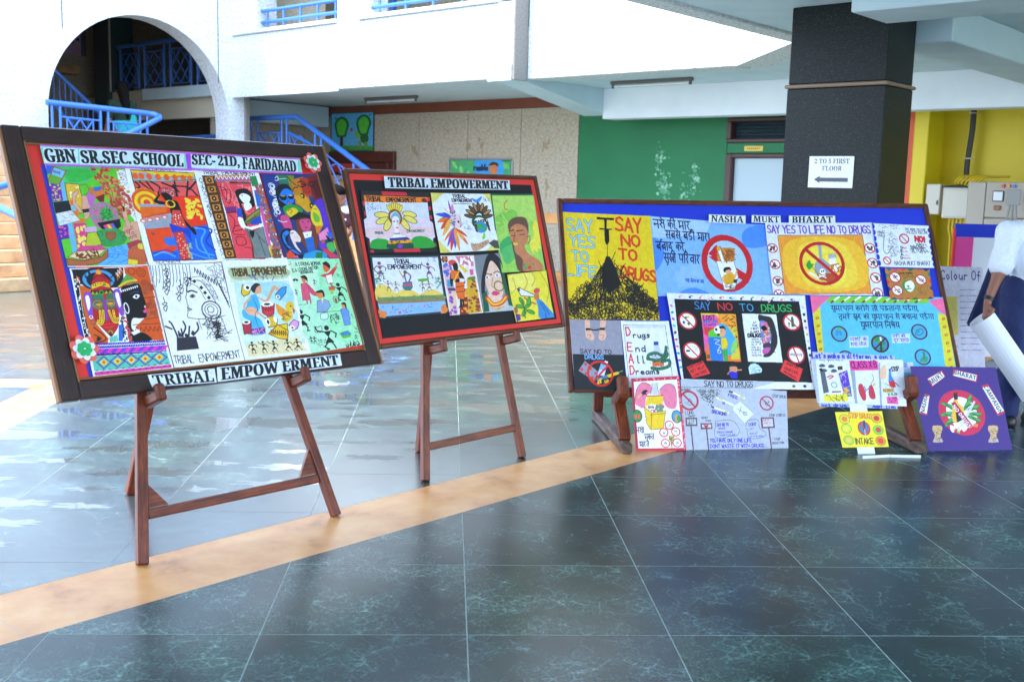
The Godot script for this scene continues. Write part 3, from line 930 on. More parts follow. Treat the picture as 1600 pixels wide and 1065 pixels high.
func easels() -> void:
	var b1 := board(0, "framed_board", "large board in a wide dark brown frame, red ground, covered with tribal art posters", 1.5135, 1.0973, 0.072, mats.frame_dark, mats.paper_red)
	for s in [-1, 1]:
		part(b1, "inner_moulding", box(Vector3(0.008, 0.968, 0.012), 0.003), mats.moulding, at(s * 0.6805, 0.5487, 0.0085))
		part(b1, "inner_moulding", box(Vector3(1.352, 0.008, 0.012), 0.003), mats.moulding, at(0, 0.5487 + s * 0.4725, 0.0085))
		part(b1, "outer_moulding", box(Vector3(0.012, 1.1, 0.03), 0.003), mats.moulding, at(s * 0.7635, 0.5487, -0.004))
	part(b1, "edging", box(Vector3(0.045, 0.86, 0.0012), 0.0), mats.paper_indigo, at(-0.612, 0.51, 0.0012))
	var b2 := board(1, "framed_board", "board with a thin brown frame, red border and black ground, second easel", 1.4078, 0.8792, 0.024, mats.frame_brown, mats.paper_red)
	part(b2, "black_ground", box(Vector3(1.3, 0.775, 0.0012), 0.0), mats.paper_black, at(-0.006, 0.437, 0.0012))
	board(2, "framed_board", "widest board, thin brown frame and blue ground, covered with anti-drug posters", 2.3326, 1.2226, 0.032, mats.frame_brown, mats.paper_blue)
	# easels: A-shaped front, one hind leg, cross bar with gussets, two pegs under the board
	for k in 2:
		var q = [[-0.4232, 0.2608, -0.575, 0.325, -0.146, -0.269, -0.846, -0.458, 0.645, "brown wooden easel under the dark framed board"], [-0.3487, 0.1973, -0.513, 0.197, -0.118, -0.528, -0.487, -0.498, 0.659, "brown wooden easel under the red and black board"]][k]
		var f := board_frame(k)
		var base := f * Vector3((q[2] + q[3]) / 2, -q[8], -0.04)
		var e := thing("easel", q[9], "easel", Transform3D(Basis(Vector3.UP, atan2(-f.basis.x.z, f.basis.x.x)), Vector3(base.x, 0, base.z)), "easels in front of the courtyard")
		var to := e.transform.affine_inverse() * f
		var dz := -0.045
		var side := to.basis.x
		var pl := func(x: float, y: float, z: float) -> Vector3:
			return to * Vector3(x, y, z)
		var apex := (q[0] + q[1]) / 2 as float
		for s in 2:
			var foot: Vector3 = pl.call(q[2 + s], -q[8], dz)
			foot.y = 0.002
			var slope := (float(q[s]) - float(q[2 + s])) / float(q[8])
			var top: Vector3 = pl.call(q[s] + slope * 0.78, 0.78, dz)
			part(e, "front_leg", bar(foot, top, 0.043, 0.03, side), mats.easel_wood)
			var pg: Vector3 = pl.call(q[s] + 0.02, -0.034, 0.0)
			var peg := part(e, "peg", bar(pl.call(q[s] + 0.02, -0.032, -0.06), pl.call(q[s] + 0.02, -0.032, 0.07), 0.045, 0.045, side, 0.006), mats.easel_wood)
			part(peg, "peg_lip", bar(pl.call(q[s] + 0.02, -0.055, 0.062), pl.call(q[s] + 0.02, 0.012, 0.066), 0.042, 0.026, side, 0.008), mats.easel_wood)
			var t := (float(q[7]) + float(q[8])) / float(q[8])
			var bx := lerpf(q[2 + s], q[s], t)
			var sg := 1.0 if s == 0 else -1.0
			if k == 0:
				var gp := PackedVector2Array([Vector2(0, 0), Vector2(sg * 0.085, 0), Vector2(0, 0.12)])
				var gs := start()
				add_prism(gs, gp, -0.008, 0.008, to * at(bx + sg * 0.026, q[7] + 0.022, dz))
				part(e, "gusset", gs.commit(), mats.easel_wood)
		var tt := (float(q[7]) + float(q[8])) / float(q[8])
		part(e, "cross_bar", bar(pl.call(lerpf(q[2], q[0], tt) + 0.02, q[7], dz), pl.call(lerpf(q[3], q[1], tt) - 0.02, q[7], dz), 0.022, 0.038, to.basis.z), mats.easel_wood)
		var hind: Vector3 = pl.call(q[4], q[5], q[6])
		hind.y = 0.002
		part(e, "hind_leg", bar(hind, pl.call(apex + 0.06, 0.72, dz - 0.035), 0.045, 0.03, side), mats.easel_wood)
		part(e, "top_block", bar(pl.call(apex - 0.16, 0.7, dz - 0.03), pl.call(apex + 0.16, 0.7, dz - 0.03), 0.025, 0.06, to.basis.z), mats.easel_wood)
	# the wide board rests on a stand with two floor runners
	var f3 := board_frame(2)
	var e3 := thing("board_stand", "brown wooden stand with long floor runners under the blue board", "stand", Transform3D(Basis(Vector3.UP, atan2(-f3.basis.x.z, f3.basis.x.x)), Vector3(1.85, 0, -6.1)))
	var t3 := e3.transform.affine_inverse() * f3
	for s in [-1, 1]:
		var x := -0.875 if s < 0 else 0.805
		var knee: Vector3 = t3 * Vector3(x, -0.03, -0.03)
		var foot: Vector3 = t3 * Vector3(x, -0.36, 0.0)
		var back: Vector3 = foot + Vector3(0.0, 0, -0.86)
		part(e3, "runner", bar(Vector3(foot.x, 0.032, foot.z + 0.06), Vector3(back.x, 0.032, back.z), 0.06, 0.06, Vector3.RIGHT, 0.008), mats.worn_wood)
		part(e3, "front_post", bar(Vector3(foot.x, 0.063, foot.z - 0.01), knee + Vector3(0, 0.0, -0.02), 0.065, 0.045, Vector3.RIGHT), mats.easel_wood)
		part(e3, "back_post", bar(Vector3(back.x, 0.063, back.z + 0.05), t3 * Vector3(x, 1.1, -0.06), 0.06, 0.04, Vector3.RIGHT), mats.easel_wood)
		var pg := part(e3, "peg", bar(t3 * Vector3(x, -0.035, -0.08), t3 * Vector3(x, -0.035, 0.1), 0.07, 0.06, Vector3.RIGHT, 0.01), mats.easel_wood)
		part(pg, "peg_lip", bar(t3 * Vector3(x, -0.06, 0.085), t3 * Vector3(x, 0.06, 0.09), 0.066, 0.05, Vector3.RIGHT, 0.012), mats.easel_wood)
	part(e3, "cross_bar", bar(Vector3(-0.85, 0.16, -0.62), Vector3(0.78, 0.16, -0.62), 0.05, 0.04, Vector3.UP), mats.easel_wood)


# a sheet of paper given by its four corners in a board's plane (top left, top right, bottom right, bottom left)
func paper(called: String, label: String, category: String, group: String, f: Transform3D, q: Array, z: float, tex: Texture2D, wave := 0.0015, m: Material = null) -> MeshInstance3D:
	var c := Vector2(q[0] + q[2] + q[4] + q[6], q[1] + q[3] + q[5] + q[7]) / 4.0
	var k := [Vector2(q[0], q[1]) - c, Vector2(q[2], q[3]) - c, Vector2(q[4], q[5]) - c, Vector2(q[6], q[7]) - c]
	var n := 8
	var r := noise(3.5, 2, FastNoiseLite.TYPE_SIMPLEX_SMOOTH, absi(hash(label)) % 1000)
	var st := start()
	var grid := []
	for j in n + 1:
		for i in n + 1:
			var s := float(i) / n
			var t := float(j) / n
			var p: Vector2 = k[0].lerp(k[1], s).lerp(k[3].lerp(k[2], s), t)
			grid.append([Vector3(p.x, p.y, 0.0006 + wave * (0.5 + 0.9 * r.get_noise_2d(p.x, p.y)) + wave * 2.2 * pow(absf(s * 2 - 1), 6) * pow(absf(t * 2 - 1), 2) * (0.3 + absf(r.get_noise_2d(p.y * 3, 7)))), Vector2(s, t)])
	for j in n:
		for i in n:
			var a = grid[j * (n + 1) + i]
			var b = grid[j * (n + 1) + i + 1]
			var d = grid[(j + 1) * (n + 1) + i + 1]
			var e = grid[(j + 1) * (n + 1) + i]
			var nn: Vector3 = (b[0] - a[0]).cross(e[0] - a[0]).normalized()
			if nn.z < 0:
				nn = -nn
			quad(st, a[0], b[0], d[0], e[0], nn, [a[1], b[1], d[1], e[1]])
			var l := Vector3(0, 0, -0.0006)
			quad(st, a[0] + l, b[0] + l, d[0] + l, e[0] + l, -nn, [a[1], b[1], d[1], e[1]])
	for i in n:
		for pr in [[i, i + 1], [n * (n + 1) + i, n * (n + 1) + i + 1], [i * (n + 1), (i + 1) * (n + 1)], [i * (n + 1) + n, (i + 1) * (n + 1) + n]]:
			var a = grid[pr[0]]
			var b = grid[pr[1]]
			var l := Vector3(0, 0, -0.0006)
			quad(st, a[0], b[0], b[0] + l, a[0] + l, Vector3((a[0] + b[0]).x, (a[0] + b[0]).y, 0).normalized(), [a[1], b[1], b[1], a[1]])
	if m == null:
		var pm := StandardMaterial3D.new()
		pm.resource_name = called
		pm.albedo_texture = tex
		pm.roughness = 0.62
		pm.texture_repeat = false
		m = pm
	var o := part(self, numbered(called), st.commit(), m, f * at(c.x, c.y, z))
	tag(o, label, category, group)
	return o


func flower(f: Transform3D, x: float, y: float, r: float, label: String) -> void:
	var o := thing("paper_flower", label, "paper flower", f * at(x, y, 0.022), "cut paper flowers")
	var n := 0
	for ring in [[7, r, 0.27, mats.petal_coral], [7, r * 0.78, 0.25, mats.petal_white], [7, r * 0.52, 0.3, mats.petal_green]]:
		for k in ring[0]:
			var p := PackedVector2Array()
			for i in 14:
				var a := TAU * i / 14
				p.append(Vector2(ring[1] * (0.58 + 0.42 * cos(a)), ring[1] * ring[2] * 1.25 * sin(a)))
			part(o, "petal", prism(p, 0.0, 0.0008), ring[3], Transform3D(Basis(Vector3.BACK, TAU * k / ring[0] + n * 0.3) * Basis(Vector3.UP, -0.12), Vector3(0, 0, n * 0.004 + (k % 2) * 0.0012)))
		n += 1
	part(o, "centre", tube([Vector3(0, 0, 0.008), Vector3(0, 0, 0.013)], r * 0.06, 10), mats.petal_white)



func papers() -> void:
	paper("poster", "colourful crowded poster with a raised finger, laptop and boat", "poster", "tribal art posters on the dark framed board", board_frame(0), [-0.6207, 0.9356, -0.2954, 0.9389, -0.2938, 0.5135, -0.6233, 0.5164], 0.0040, art_city(), 0.0032)
	paper("poster", "poster of a woman in a red dress leaning by blue water and orange sun", "poster", "tribal art posters on the dark framed board", board_frame(0), [-0.2940, 0.9389, 0.0380, 0.9413, 0.0530, 0.5210, -0.2911, 0.5134], 0.0040, art_shore(), 0.0032)
	paper("poster", "poster of a faceless woman in a sari between patterned borders", "poster", "tribal art posters on the dark framed board", board_frame(0), [0.0341, 0.9381, 0.3518, 0.9416, 0.3681, 0.5251, 0.0554, 0.5181], 0.0040, art_sari(), 0.0032)
	paper("poster", "rainbow poster of overlapping women's faces with blue face in sunglasses", "poster", "tribal art posters on the dark framed board", board_frame(0), [0.3617, 0.9358, 0.6824, 0.9480, 0.6954, 0.5205, 0.3739, 0.5250], 0.0040, art_faces(), 0.0032)
	paper("poster", "poster of a tribal mask beside a black profile above bright borders", "poster", "tribal art posters on the dark framed board", board_frame(0), [-0.6184, 0.5105, -0.2944, 0.5113, -0.2918, 0.0807, -0.6224, 0.0775], 0.0040, art_mask(), 0.0032)
	paper("poster", "black line drawing of a woman in a feather headdress on white", "poster", "tribal art posters on the dark framed board", board_frame(0), [-0.2896, 0.5194, 0.0442, 0.5183, 0.0408, 0.0775, -0.2897, 0.0779], 0.0040, art_headdress(), 0.0032)
	paper("poster", "poster of a woman in blue playing drums over dancing stick figures", "poster", "tribal art posters on the dark framed board", board_frame(0), [0.0468, 0.5212, 0.3823, 0.5309, 0.3786, 0.0771, 0.0389, 0.0749], 0.0040, art_drums(), 0.0032)
	paper("poster", "pale green poster of women at work with black stick figures", "poster", "tribal art posters on the dark framed board", board_frame(0), [0.3814, 0.5279, 0.6972, 0.5237, 0.6968, 0.0972, 0.3694, 0.0809], 0.0040, art_green(), 0.0032)
	paper("paper_banner", "turquoise banner reading GBN SR.SEC. SCHOOL", "banner", "lettered paper banners", board_frame(0), [-0.6274, 1.0163, 0.0252, 1.0196, 0.0091, 0.9341, -0.6257, 0.9308], 0.0140, art_header_left(), 0.0010)
	paper("paper_banner", "turquoise banner reading SEC-21D, FARIDABAD", "banner", "lettered paper banners", board_frame(0), [0.0248, 1.0181, 0.5993, 1.0198, 0.5897, 0.9400, 0.0095, 0.9356], 0.0140, art_header_right(), 0.0010)
	paper("paper_banner", "white banner reading TRIBAL on the dark lower frame", "banner", "lettered paper banners", board_frame(0), [-0.4100, 0.0633, -0.1154, 0.0598, -0.1210, 0.0007, -0.4037, 0.0149], 0.0135, art_footer_left(), 0.0010)
	paper("paper_banner", "white banner reading EMPOWERMENT on the dark lower frame", "banner", "lettered paper banners", board_frame(0), [-0.1041, 0.0633, 0.5289, 0.0634, 0.5244, 0.0088, -0.1162, 0.0018], 0.0135, art_footer_right(), 0.0010)
	paper("paper_banner", "white banner reading TRIBAL EMPOWERMENT on the red and black board", "banner", "lettered paper banners", board_frame(1), [-0.4682, 0.8437, 0.4519, 0.8433, 0.4438, 0.7887, -0.4751, 0.7821], 0.0140, art_tribal_title(), 0.0010)
	paper("poster", "poster of a woman with yellow petals round her head, red and black border", "poster", "tribal art posters on the red and black board", board_frame(1), [-0.6336, 0.7688, -0.1783, 0.7670, -0.1956, 0.4576, -0.6506, 0.4654], 0.0050, art_petal_head(), 0.0032)
	paper("poster", "poster of a feathered headdress profile and a feathered globe", "poster", "tribal art posters on the red and black board", board_frame(1), [-0.1664, 0.7654, 0.2804, 0.7661, 0.2683, 0.4550, -0.1788, 0.4508], 0.0050, art_earth(), 0.0032)
	paper("poster", "green poster of a face with closed eyes under a crescent moon", "poster", "tribal art posters on the red and black board", board_frame(1), [0.2846, 0.7662, 0.6405, 0.7712, 0.6182, 0.3306, 0.2478, 0.3308], 0.0050, art_moon_face(), 0.0032)
	paper("poster", "poster of stick figures on yellow hills above a blue river", "poster", "tribal art posters on the red and black board", board_frame(1), [-0.6464, 0.4508, -0.1880, 0.4393, -0.1968, 0.1414, -0.6616, 0.1439], 0.0050, art_river(), 0.0032)
	paper("poster", "poster of a dark dancer in orange before patchwork buildings", "poster", "tribal art posters on the red and black board", board_frame(1), [-0.1798, 0.4372, 0.0629, 0.4320, 0.0515, 0.1243, -0.1941, 0.1277], 0.0050, art_city_dancer(), 0.0032)
	paper("poster", "painted portrait of a woman with a large nose ring and red choker", "poster", "tribal art posters on the red and black board", board_frame(1), [0.0629, 0.4320, 0.2638, 0.4387, 0.2944, 0.1220, 0.0554, 0.1241], 0.0050, art_nose_ring(), 0.0032)
	paper("poster", "yellow poster of a person in blue blowing a long horn", "poster", "tribal art posters on the red and black board", board_frame(1), [0.2901, 0.3175, 0.6251, 0.3284, 0.6147, 0.0606, 0.2902, 0.0571], 0.0050, art_horn(), 0.0032)
	paper("poster", "yellow poster SAY YES TO LIFE with a syringe over black scribble", "poster", "anti-drug posters on the blue board", board_frame(2), [-1.1443, 1.1300, -0.6055, 1.1081, -0.6073, 0.4329, -1.1385, 0.4368], 0.0040, art_yes_no(), 0.0032)
	paper("poster", "blue poster of Hindi verse with a red ban ring round a cigarette pack", "poster", "anti-drug posters on the blue board", board_frame(2), [-0.6055, 1.1081, 0.0981, 1.0577, 0.0908, 0.6004, -0.6052, 0.5839], 0.0040, art_hindi_blue(), 0.0032)
	paper("poster", "white and orange poster with a banned bottle, Say Yes To Life", "poster", "anti-drug posters on the blue board", board_frame(2), [0.0980, 1.0720, 0.7754, 1.0817, 0.7702, 0.5936, 0.0884, 0.5977], 0.0100, art_life(), 0.0032)
	paper("poster", "white poster with wavy edges and pencil figures", "poster", "anti-drug posters on the blue board", board_frame(2), [0.7757, 1.0742, 1.1353, 1.0616, 1.1168, 0.7749, 0.7653, 0.7815], 0.0160, art_torn(), 0.0032)
	paper("poster", "small brown poster with a zigzag border of triangles", "poster", "anti-drug posters on the blue board", board_frame(2), [0.8020, 0.7720, 1.0842, 0.7661, 1.0788, 0.5735, 0.8047, 0.5633], 0.0160, art_brown(), 0.0032)
	paper("poster", "cyan poster of Hindi lines with pink corners and yellow sides", "poster", "anti-drug posters on the blue board", board_frame(2), [0.3130, 0.5908, 1.1396, 0.5853, 1.1343, 0.0154, 0.3074, 0.0109], 0.0100, art_hindi_cyan(), 0.0032)
	paper("poster", "black poster SAY NO TO DRUGS in a white border of pills", "poster", "anti-drug posters on the blue board", board_frame(2), [-0.5558, 0.5989, 0.2781, 0.5875, 0.2566, 0.0010, -0.5152, 0.0156], 0.0170, art_black(), 0.0032)
	paper("poster", "grey and black poster of handcuffed fists over banned pills", "poster", "anti-drug posters on the blue board", board_frame(2), [-1.1377, 0.4343, -0.8421, 0.4273, -0.8380, 0.0015, -1.1318, 0.0091], 0.0100, art_cuffs(), 0.0032)
	paper("poster", "white poster Drugs End All Dreams with a snake round a bottle", "poster", "anti-drug posters on the blue board", board_frame(2), [-0.8404, 0.4257, -0.5585, 0.4242, -0.5294, 0.0410, -0.8304, 0.0193], 0.0100, art_dead(), 0.0032)
	paper("paper_banner", "small white banner reading NASHA on the blue board", "banner", "lettered paper banners", board_frame(2), [-0.2470, 1.1165, -0.0211, 1.1112, -0.0277, 1.0565, -0.2548, 1.0623], 0.0230, art_title_a(), 0.0010)
	paper("paper_banner", "small white banner reading MUKT on the blue board", "banner", "lettered paper banners", board_frame(2), [0.0194, 1.1162, 0.1974, 1.1146, 0.1947, 1.0609, 0.0112, 1.0657], 0.0230, art_title_b(), 0.0010)
	paper("paper_banner", "small white banner reading BHARAT on the blue board", "banner", "lettered paper banners", board_frame(2), [0.2518, 1.1154, 0.5436, 1.1198, 0.5380, 1.0671, 0.2447, 1.0630], 0.0230, art_title_c(), 0.0010)
	flower(board_frame(0), 0.6566, 0.9946, 0.053, "coral, white and green paper flower at the header banner's end")
	flower(board_frame(0), -0.6423, 0.1835, 0.058, "coral, white and green paper flower below the tribal mask poster")
	paper("poster", "white poster with red foil edges, pink lungs and a yellow pack, propped on the floor", "poster", "posters propped on the floor before the blue board", sheet_frame(Vector3(1.1997, 0.0000, -5.8213), Vector3(0.9946, 0.0000, -0.1034), Vector3(-0.0250, 0.9703, -0.2406)), [-0.1635, 0.3982, 0.1142, 0.4139, 0.1451, -0.0000, -0.1451, -0.0000], 0.001, art_lungs(), 0.002)
	paper("poster", "wide grey cardboard poster SAY NO TO DRUGS propped on the floor", "poster", "posters propped on the floor before the blue board", sheet_frame(Vector3(1.6428, 0.0000, -5.8749), Vector3(0.9919, 0.0000, -0.1273), Vector3(-0.0351, 0.9613, -0.2734)), [-0.3183, 0.3947, 0.3162, 0.3752, 0.3039, 0.0000, -0.3039, 0.0000], 0.001, art_grey_poster(), 0.002)
	paper("poster", "purple square poster with a red NO DRUGS disc propped on the floor", "poster", "posters propped on the floor before the blue board", sheet_frame(Vector3(3.0076, 0.0000, -5.9156), Vector3(0.9967, 0.0000, -0.0816), Vector3(-0.0239, 0.9563, -0.2914)), [-0.3337, 0.4850, 0.1995, 0.4795, 0.2607, -0.0000, -0.2607, -0.0000], 0.001, art_purple(), 0.002)
	paper("paper_prop", "narrow folded white paper standing behind the yellow poster", "paper", "", sheet_frame(Vector3(2.3549, 0.0000, -5.7987), Vector3(0.9987, 0.0000, -0.0506), Vector3(-0.0122, 0.9703, -0.2416)), [-0.0928, 0.2818, 0.0081, 0.2751, 0.0504, -0.0000, -0.0504, 0.0000], 0.0, null, 0.001, mats.paper_white)
	paper("poster", "small yellow poster STOP DRUGS INTAKE stuck on a white paper prop", "poster", "posters propped on the floor before the blue board", sheet_frame(Vector3(2.3549, 0.0000, -5.7987), Vector3(0.9987, 0.0000, -0.0506), Vector3(-0.0122, 0.9703, -0.2416)), [-0.1796, 0.2325, 0.0950, 0.2394, 0.1286, 0.0392, -0.1420, 0.0354], 0.004, art_stop_yellow(), 0.002)
	paper("paper_strip", "lilac strip of blue handwriting above the folded panels", "paper", "", board_frame(2), [0.2664, 0.2294, 0.7621, 0.2042, 0.7622, 0.1092, 0.2550, 0.1104], 0.0260, art_class_top(), 0.0020)
	paper("paper_strip", "lilac strip of blue handwriting below the folded panels", "paper", "", board_frame(2), [0.2647, -0.0711, 0.7312, -0.0813, 0.7246, -0.1185, 0.2621, -0.1016], 0.0260, art_class_bottom(), 0.0020)
	paper("poster", "three-panel folded white poster with a pink CLASS X B heading", "poster", "posters propped on the floor before the blue board", board_frame(2), [0.2508, 0.1783, 0.8061, 0.1777, 0.7786, -0.1069, 0.2512, -0.0810], 0.0330, art_class_panels(), 0.0020)


func background_papers() -> void:
	paper("mural_panel", "blue mural panel of two round trees and a tortoise above the brown door", "picture", "", frame_b(-16.096, 13.500, 2.425), [-0.625, 0.360, 0.625, 0.360, 0.625, -0.360, -0.625, -0.360], 0.020, art_turtle(), 0.001)
	paper("notice_board", "green notice board reading rumble in the jungle on the beige wall", "notice board", "", frame_b(-12.767, 13.500, 1.645), [-0.699, 0.260, 0.699, 0.260, 0.699, -0.260, -0.699, -0.260], 0.020, art_jungle(), 0.001)
	paper("paper_notice", "white paper notice 2 TO 5 FIRST FLOOR with an arrow on the black pillar", "sign", "", frame_b(-3.869, 8.090, 1.615), [-0.186, 0.122, 0.186, 0.122, 0.186, -0.122, -0.186, -0.122], 0.003, art_floor_notice(), 0.001)
	# frame of the jungle board, pin board in the stair hall, display boards behind the students
	var nb := thing("board_trim", "thin aluminium trim round the jungle notice board", "frame", frame_b(-12.77, 13.48, 0.0))
	part(nb, "rail", box(Vector3(1.44, 0.03, 0.03), 0.004), mats.aluminium, at(0, 1.92, 0.0))
	for s in [-1, 1]:
		part(nb, "stile", box(Vector3(0.03, 0.6, 0.03), 0.004), mats.aluminium, at(0.735 * s, 1.6, 0.0))
	paper("pin_board", "pin board of red and teal papers on the stair hall's back wall", "notice board", "", Transform3D(Basis(Vector3.UP, PI / 4), B(-21.78, 10.7, 4.45)), [-0.65, 0.65, 0.5, 0.65, 0.5, -0.55, -0.65, -0.55], 0.0, art_pinboard(), 0.001)
	paper("chart_poster", "pale handwritten chart standing on the floor behind the blue board", "poster", "", sheet_frame(Vector3(4.5, 0.0, -9.0), Vector3(1, 0, 0.05), Vector3(0, 0.96, -0.25)), [-0.25, 0.88, 0.14, 0.88, 0.14, 0.0, -0.25, 0.0], 0.0, art_colour_of(), 0.002)
	var db := thing("display_board", "blue and pink edged display board standing behind the students", "display board", Transform3D(Basis(Vector3.UP, deg_to_rad(-3)), Vector3(5.1, 0, -9.5)))
	part(db, "board_face", box(Vector3(1.1, 1.15, 0.02), 0.003), mats.paper_white, at(0, 0.6, 0))
	part(db, "blue_edge", box(Vector3(1.14, 0.12, 0.024), 0.003), mats.paper_blue, at(0, 1.16, 0.0))
	part(db, "pink_edge", box(Vector3(0.16, 1.08, 0.023), 0.003), mats.paper_pink, at(-0.48, 0.56, 0.002))
	part(db, "red_edge", box(Vector3(0.02, 1.15, 0.026), 0.003), mats.paper_red, at(-0.572, 0.6, 0.0))
	for s in [-1, 1]:
		part(db, "foot", box(Vector3(0.05, 0.03, 0.4), 0.006), mats.conduit_dark, at(0.45 * s, 0.015, 0))




# ------------------------------------------------------------------ people
# smooth union of tapered capsules, meshed as surface nets
func nets(st: SurfaceTool, bones: Array, cell: float, k: float, crease := 0.0) -> void:
	var fold := noise(9.0, 3, FastNoiseLite.TYPE_SIMPLEX_SMOOTH, 3, 0.6)
	fold.fractal_type = FastNoiseLite.FRACTAL_RIDGED
	var lo := Vector3.ONE * 1e9
	var hi := -lo
	for b in bones:
		var r: float = maxf(b[2], b[3]) + 3.0 * cell
		lo = lo.min(b[0] - Vector3.ONE * r).min(b[1] - Vector3.ONE * r)
		hi = hi.max(b[0] + Vector3.ONE * r).max(b[1] + Vector3.ONE * r)
	var nx := ceili((hi.x - lo.x) / cell) + 1
	var ny := ceili((hi.y - lo.y) / cell) + 1
	var nz := ceili((hi.z - lo.z) / cell) + 1
	var d := PackedFloat32Array()
	d.resize(nx * ny * nz)
	d.fill(1.0)
	for b in bones:
		var a: Vector3 = b[0]
		var e: Vector3 = b[1] - a
		var ra: float = b[2]
		var rb: float = b[3]
		var flat: Vector3 = b[4] if b.size() > 4 else Vector3.ONE
		var l2 := maxf((e * flat).length_squared(), 1e-9)
		var r := maxf(ra, rb) / minf(flat.x, minf(flat.y, flat.z)) + k + 2.5 * cell
		var p0 := ((a.min(b[1]) - Vector3.ONE * r - lo) / cell).floor().max(Vector3.ZERO)
		var p1 := ((a.max(b[1]) + Vector3.ONE * r - lo) / cell).ceil().min(Vector3(nx - 1, ny - 1, nz - 1))
		for z in range(int(p0.z), int(p1.z) + 1):
			for y in range(int(p0.y), int(p1.y) + 1):
				var i := (z * ny + y) * nx + int(p0.x)
				for x in range(int(p0.x), int(p1.x) + 1):
					var q := (lo + Vector3(x, y, z) * cell - a) * flat
					var t := clampf(q.dot(e * flat) / l2, 0.0, 1.0)
					var v := (q - e * flat * t).length() - lerpf(ra, rb, t)
					var o := d[i]
					var h := maxf(k - absf(o - v), 0.0) / k
					d[i] = minf(o, v) - h * h * k * 0.25
					i += 1
	if crease > 0.0:
		for z in nz:
			for y in ny:
				for x in nx:
					var i := (z * ny + y) * nx + x
					if absf(d[i]) < 0.05:
						d[i] -= crease * fold.get_noise_3d(lo.x + x * cell, (lo.y + y * cell) * 0.45, lo.z + z * cell)
	var verts := {}
	var pos := PackedVector3Array()
	var nor := PackedVector3Array()
	var idx := PackedInt32Array()
	var sx := 1
	var sy := nx
	var sz := nx * ny
	for z in nz - 1:
		for y in ny - 1:
			for x in nx - 1:
				var i := z * sz + y * sy + x
				var c := [d[i], d[i + sx], d[i + sy], d[i + sx + sy], d[i + sz], d[i + sx + sz], d[i + sy + sz], d[i + sx + sy + sz]]
				var neg := 0
				for v in c:
					if v < 0.0:
						neg += 1
				if neg == 0 or neg == 8:
					continue
				var m := Vector3.ZERO
				var n := 0
				for e in [[0, 1], [2, 3], [4, 5], [6, 7], [0, 2], [1, 3], [4, 6], [5, 7], [0, 4], [1, 5], [2, 6], [3, 7]]:
					if (c[e[0]] < 0.0) != (c[e[1]] < 0.0):
						var t: float = c[e[0]] / (c[e[0]] - c[e[1]])
						var a := Vector3(e[0] & 1, (e[0] >> 1) & 1, e[0] >> 2)
						var b := Vector3(e[1] & 1, (e[1] >> 1) & 1, e[1] >> 2)
						m += a.lerp(b, t)
						n += 1
				verts[i] = pos.size()
				pos.append(lo + (Vector3(x, y, z) + m / n) * cell)
				nor.append(Vector3(c[1] + c[3] + c[5] + c[7] - c[0] - c[2] - c[4] - c[6], c[2] + c[3] + c[6] + c[7] - c[0] - c[1] - c[4] - c[5], c[4] + c[5] + c[6] + c[7] - c[0] - c[1] - c[2] - c[3]).normalized())
	for i in verts:
		for ax in [[sx, sy, sz], [sy, sz, sx], [sz, sx, sy]]:
			var v0 := d[i]
			var v1 := d[i + ax[0]]
			if (v0 < 0.0) != (v1 < 0.0):
				var a = verts.get(i - ax[1] - ax[2])
				var b = verts.get(i - ax[1])
				var e = verts.get(i - ax[2])
				if a != null and b != null and e != null:
					var qd := [verts[i], e, a, b] if v0 < 0.0 else [verts[i], b, a, e]
					idx.append_array([qd[0], qd[1], qd[2], qd[0], qd[2], qd[3]])
	for i in idx:
		st.set_normal(nor[i])
		st.set_uv(Vector2(pos[i].x, pos[i].y))
		st.add_vertex(pos[i])


func blob(parent: Node, called: String, m: Material, bones: Array, cell := 0.014, k := 0.03, crease := 0.0) -> MeshInstance3D:
	var st := start()
	nets(st, bones, cell, k, crease)
	return part(parent, called, st.commit(), m)


# five fingers from a palm: wrist, direction of the fingers, direction of the thumb
func hand(wrist: Vector3, along: Vector3, thumb: Vector3, curl: float) -> Array:
	along = along.normalized()
	var side := (thumb - along * thumb.dot(along)).normalized()
	var into := along.cross(side)
	var palm := wrist + along * 0.085
	var out := [[wrist, palm, 0.022, 0.026]]
	for k in 4:
		out.append([wrist + along * 0.03, palm + side * (0.03 - k * 0.02), 0.014, 0.011])
		var a := palm + side * (0.03 - k * 0.02)
		var l: float = [0.036, 0.041, 0.038, 0.03][k]
		var d := along
		for j in 3:
			d = d.rotated(side, curl)
			var b: Vector3 = a + d * l * float([1.0, 0.75, 0.6][j])
			out.append([a, b, 0.0095 - j * 0.0008, 0.0088 - j * 0.0008])
			a = b
	var t := wrist + along * 0.03 + side * 0.02
	var t1 := t + (side * 0.7 + along * 0.6).normalized() * 0.042
	out.append([t, t1, 0.013, 0.011])
	out.append([t1, t1 + (along + into * curl).normalized() * 0.032, 0.011, 0.0085])
	return out


func head_bones(c: Vector3, face: Vector3) -> Array:
	var up := Vector3.UP
	var side := up.cross(face).normalized()
	return [[c + up * 0.03 - face * 0.012, c + up * 0.03 + face * 0.012, 0.088, 0.084], [c - up * 0.03 + face * 0.02, c - up * 0.078 + face * 0.035, 0.066, 0.044], [c + up * 0.005 + face * 0.09, c - up * 0.025 + face * 0.108, 0.009, 0.014], [c - up * 0.052 + face * 0.084 - side * 0.016, c - up * 0.052 + face * 0.084 + side * 0.016, 0.009, 0.009], [c + side * 0.084 - up * 0.01, c + side * 0.086 + up * 0.015, 0.012, 0.016], [c - side * 0.084 - up * 0.01, c - side * 0.086 + up * 0.015, 0.012, 0.016]]


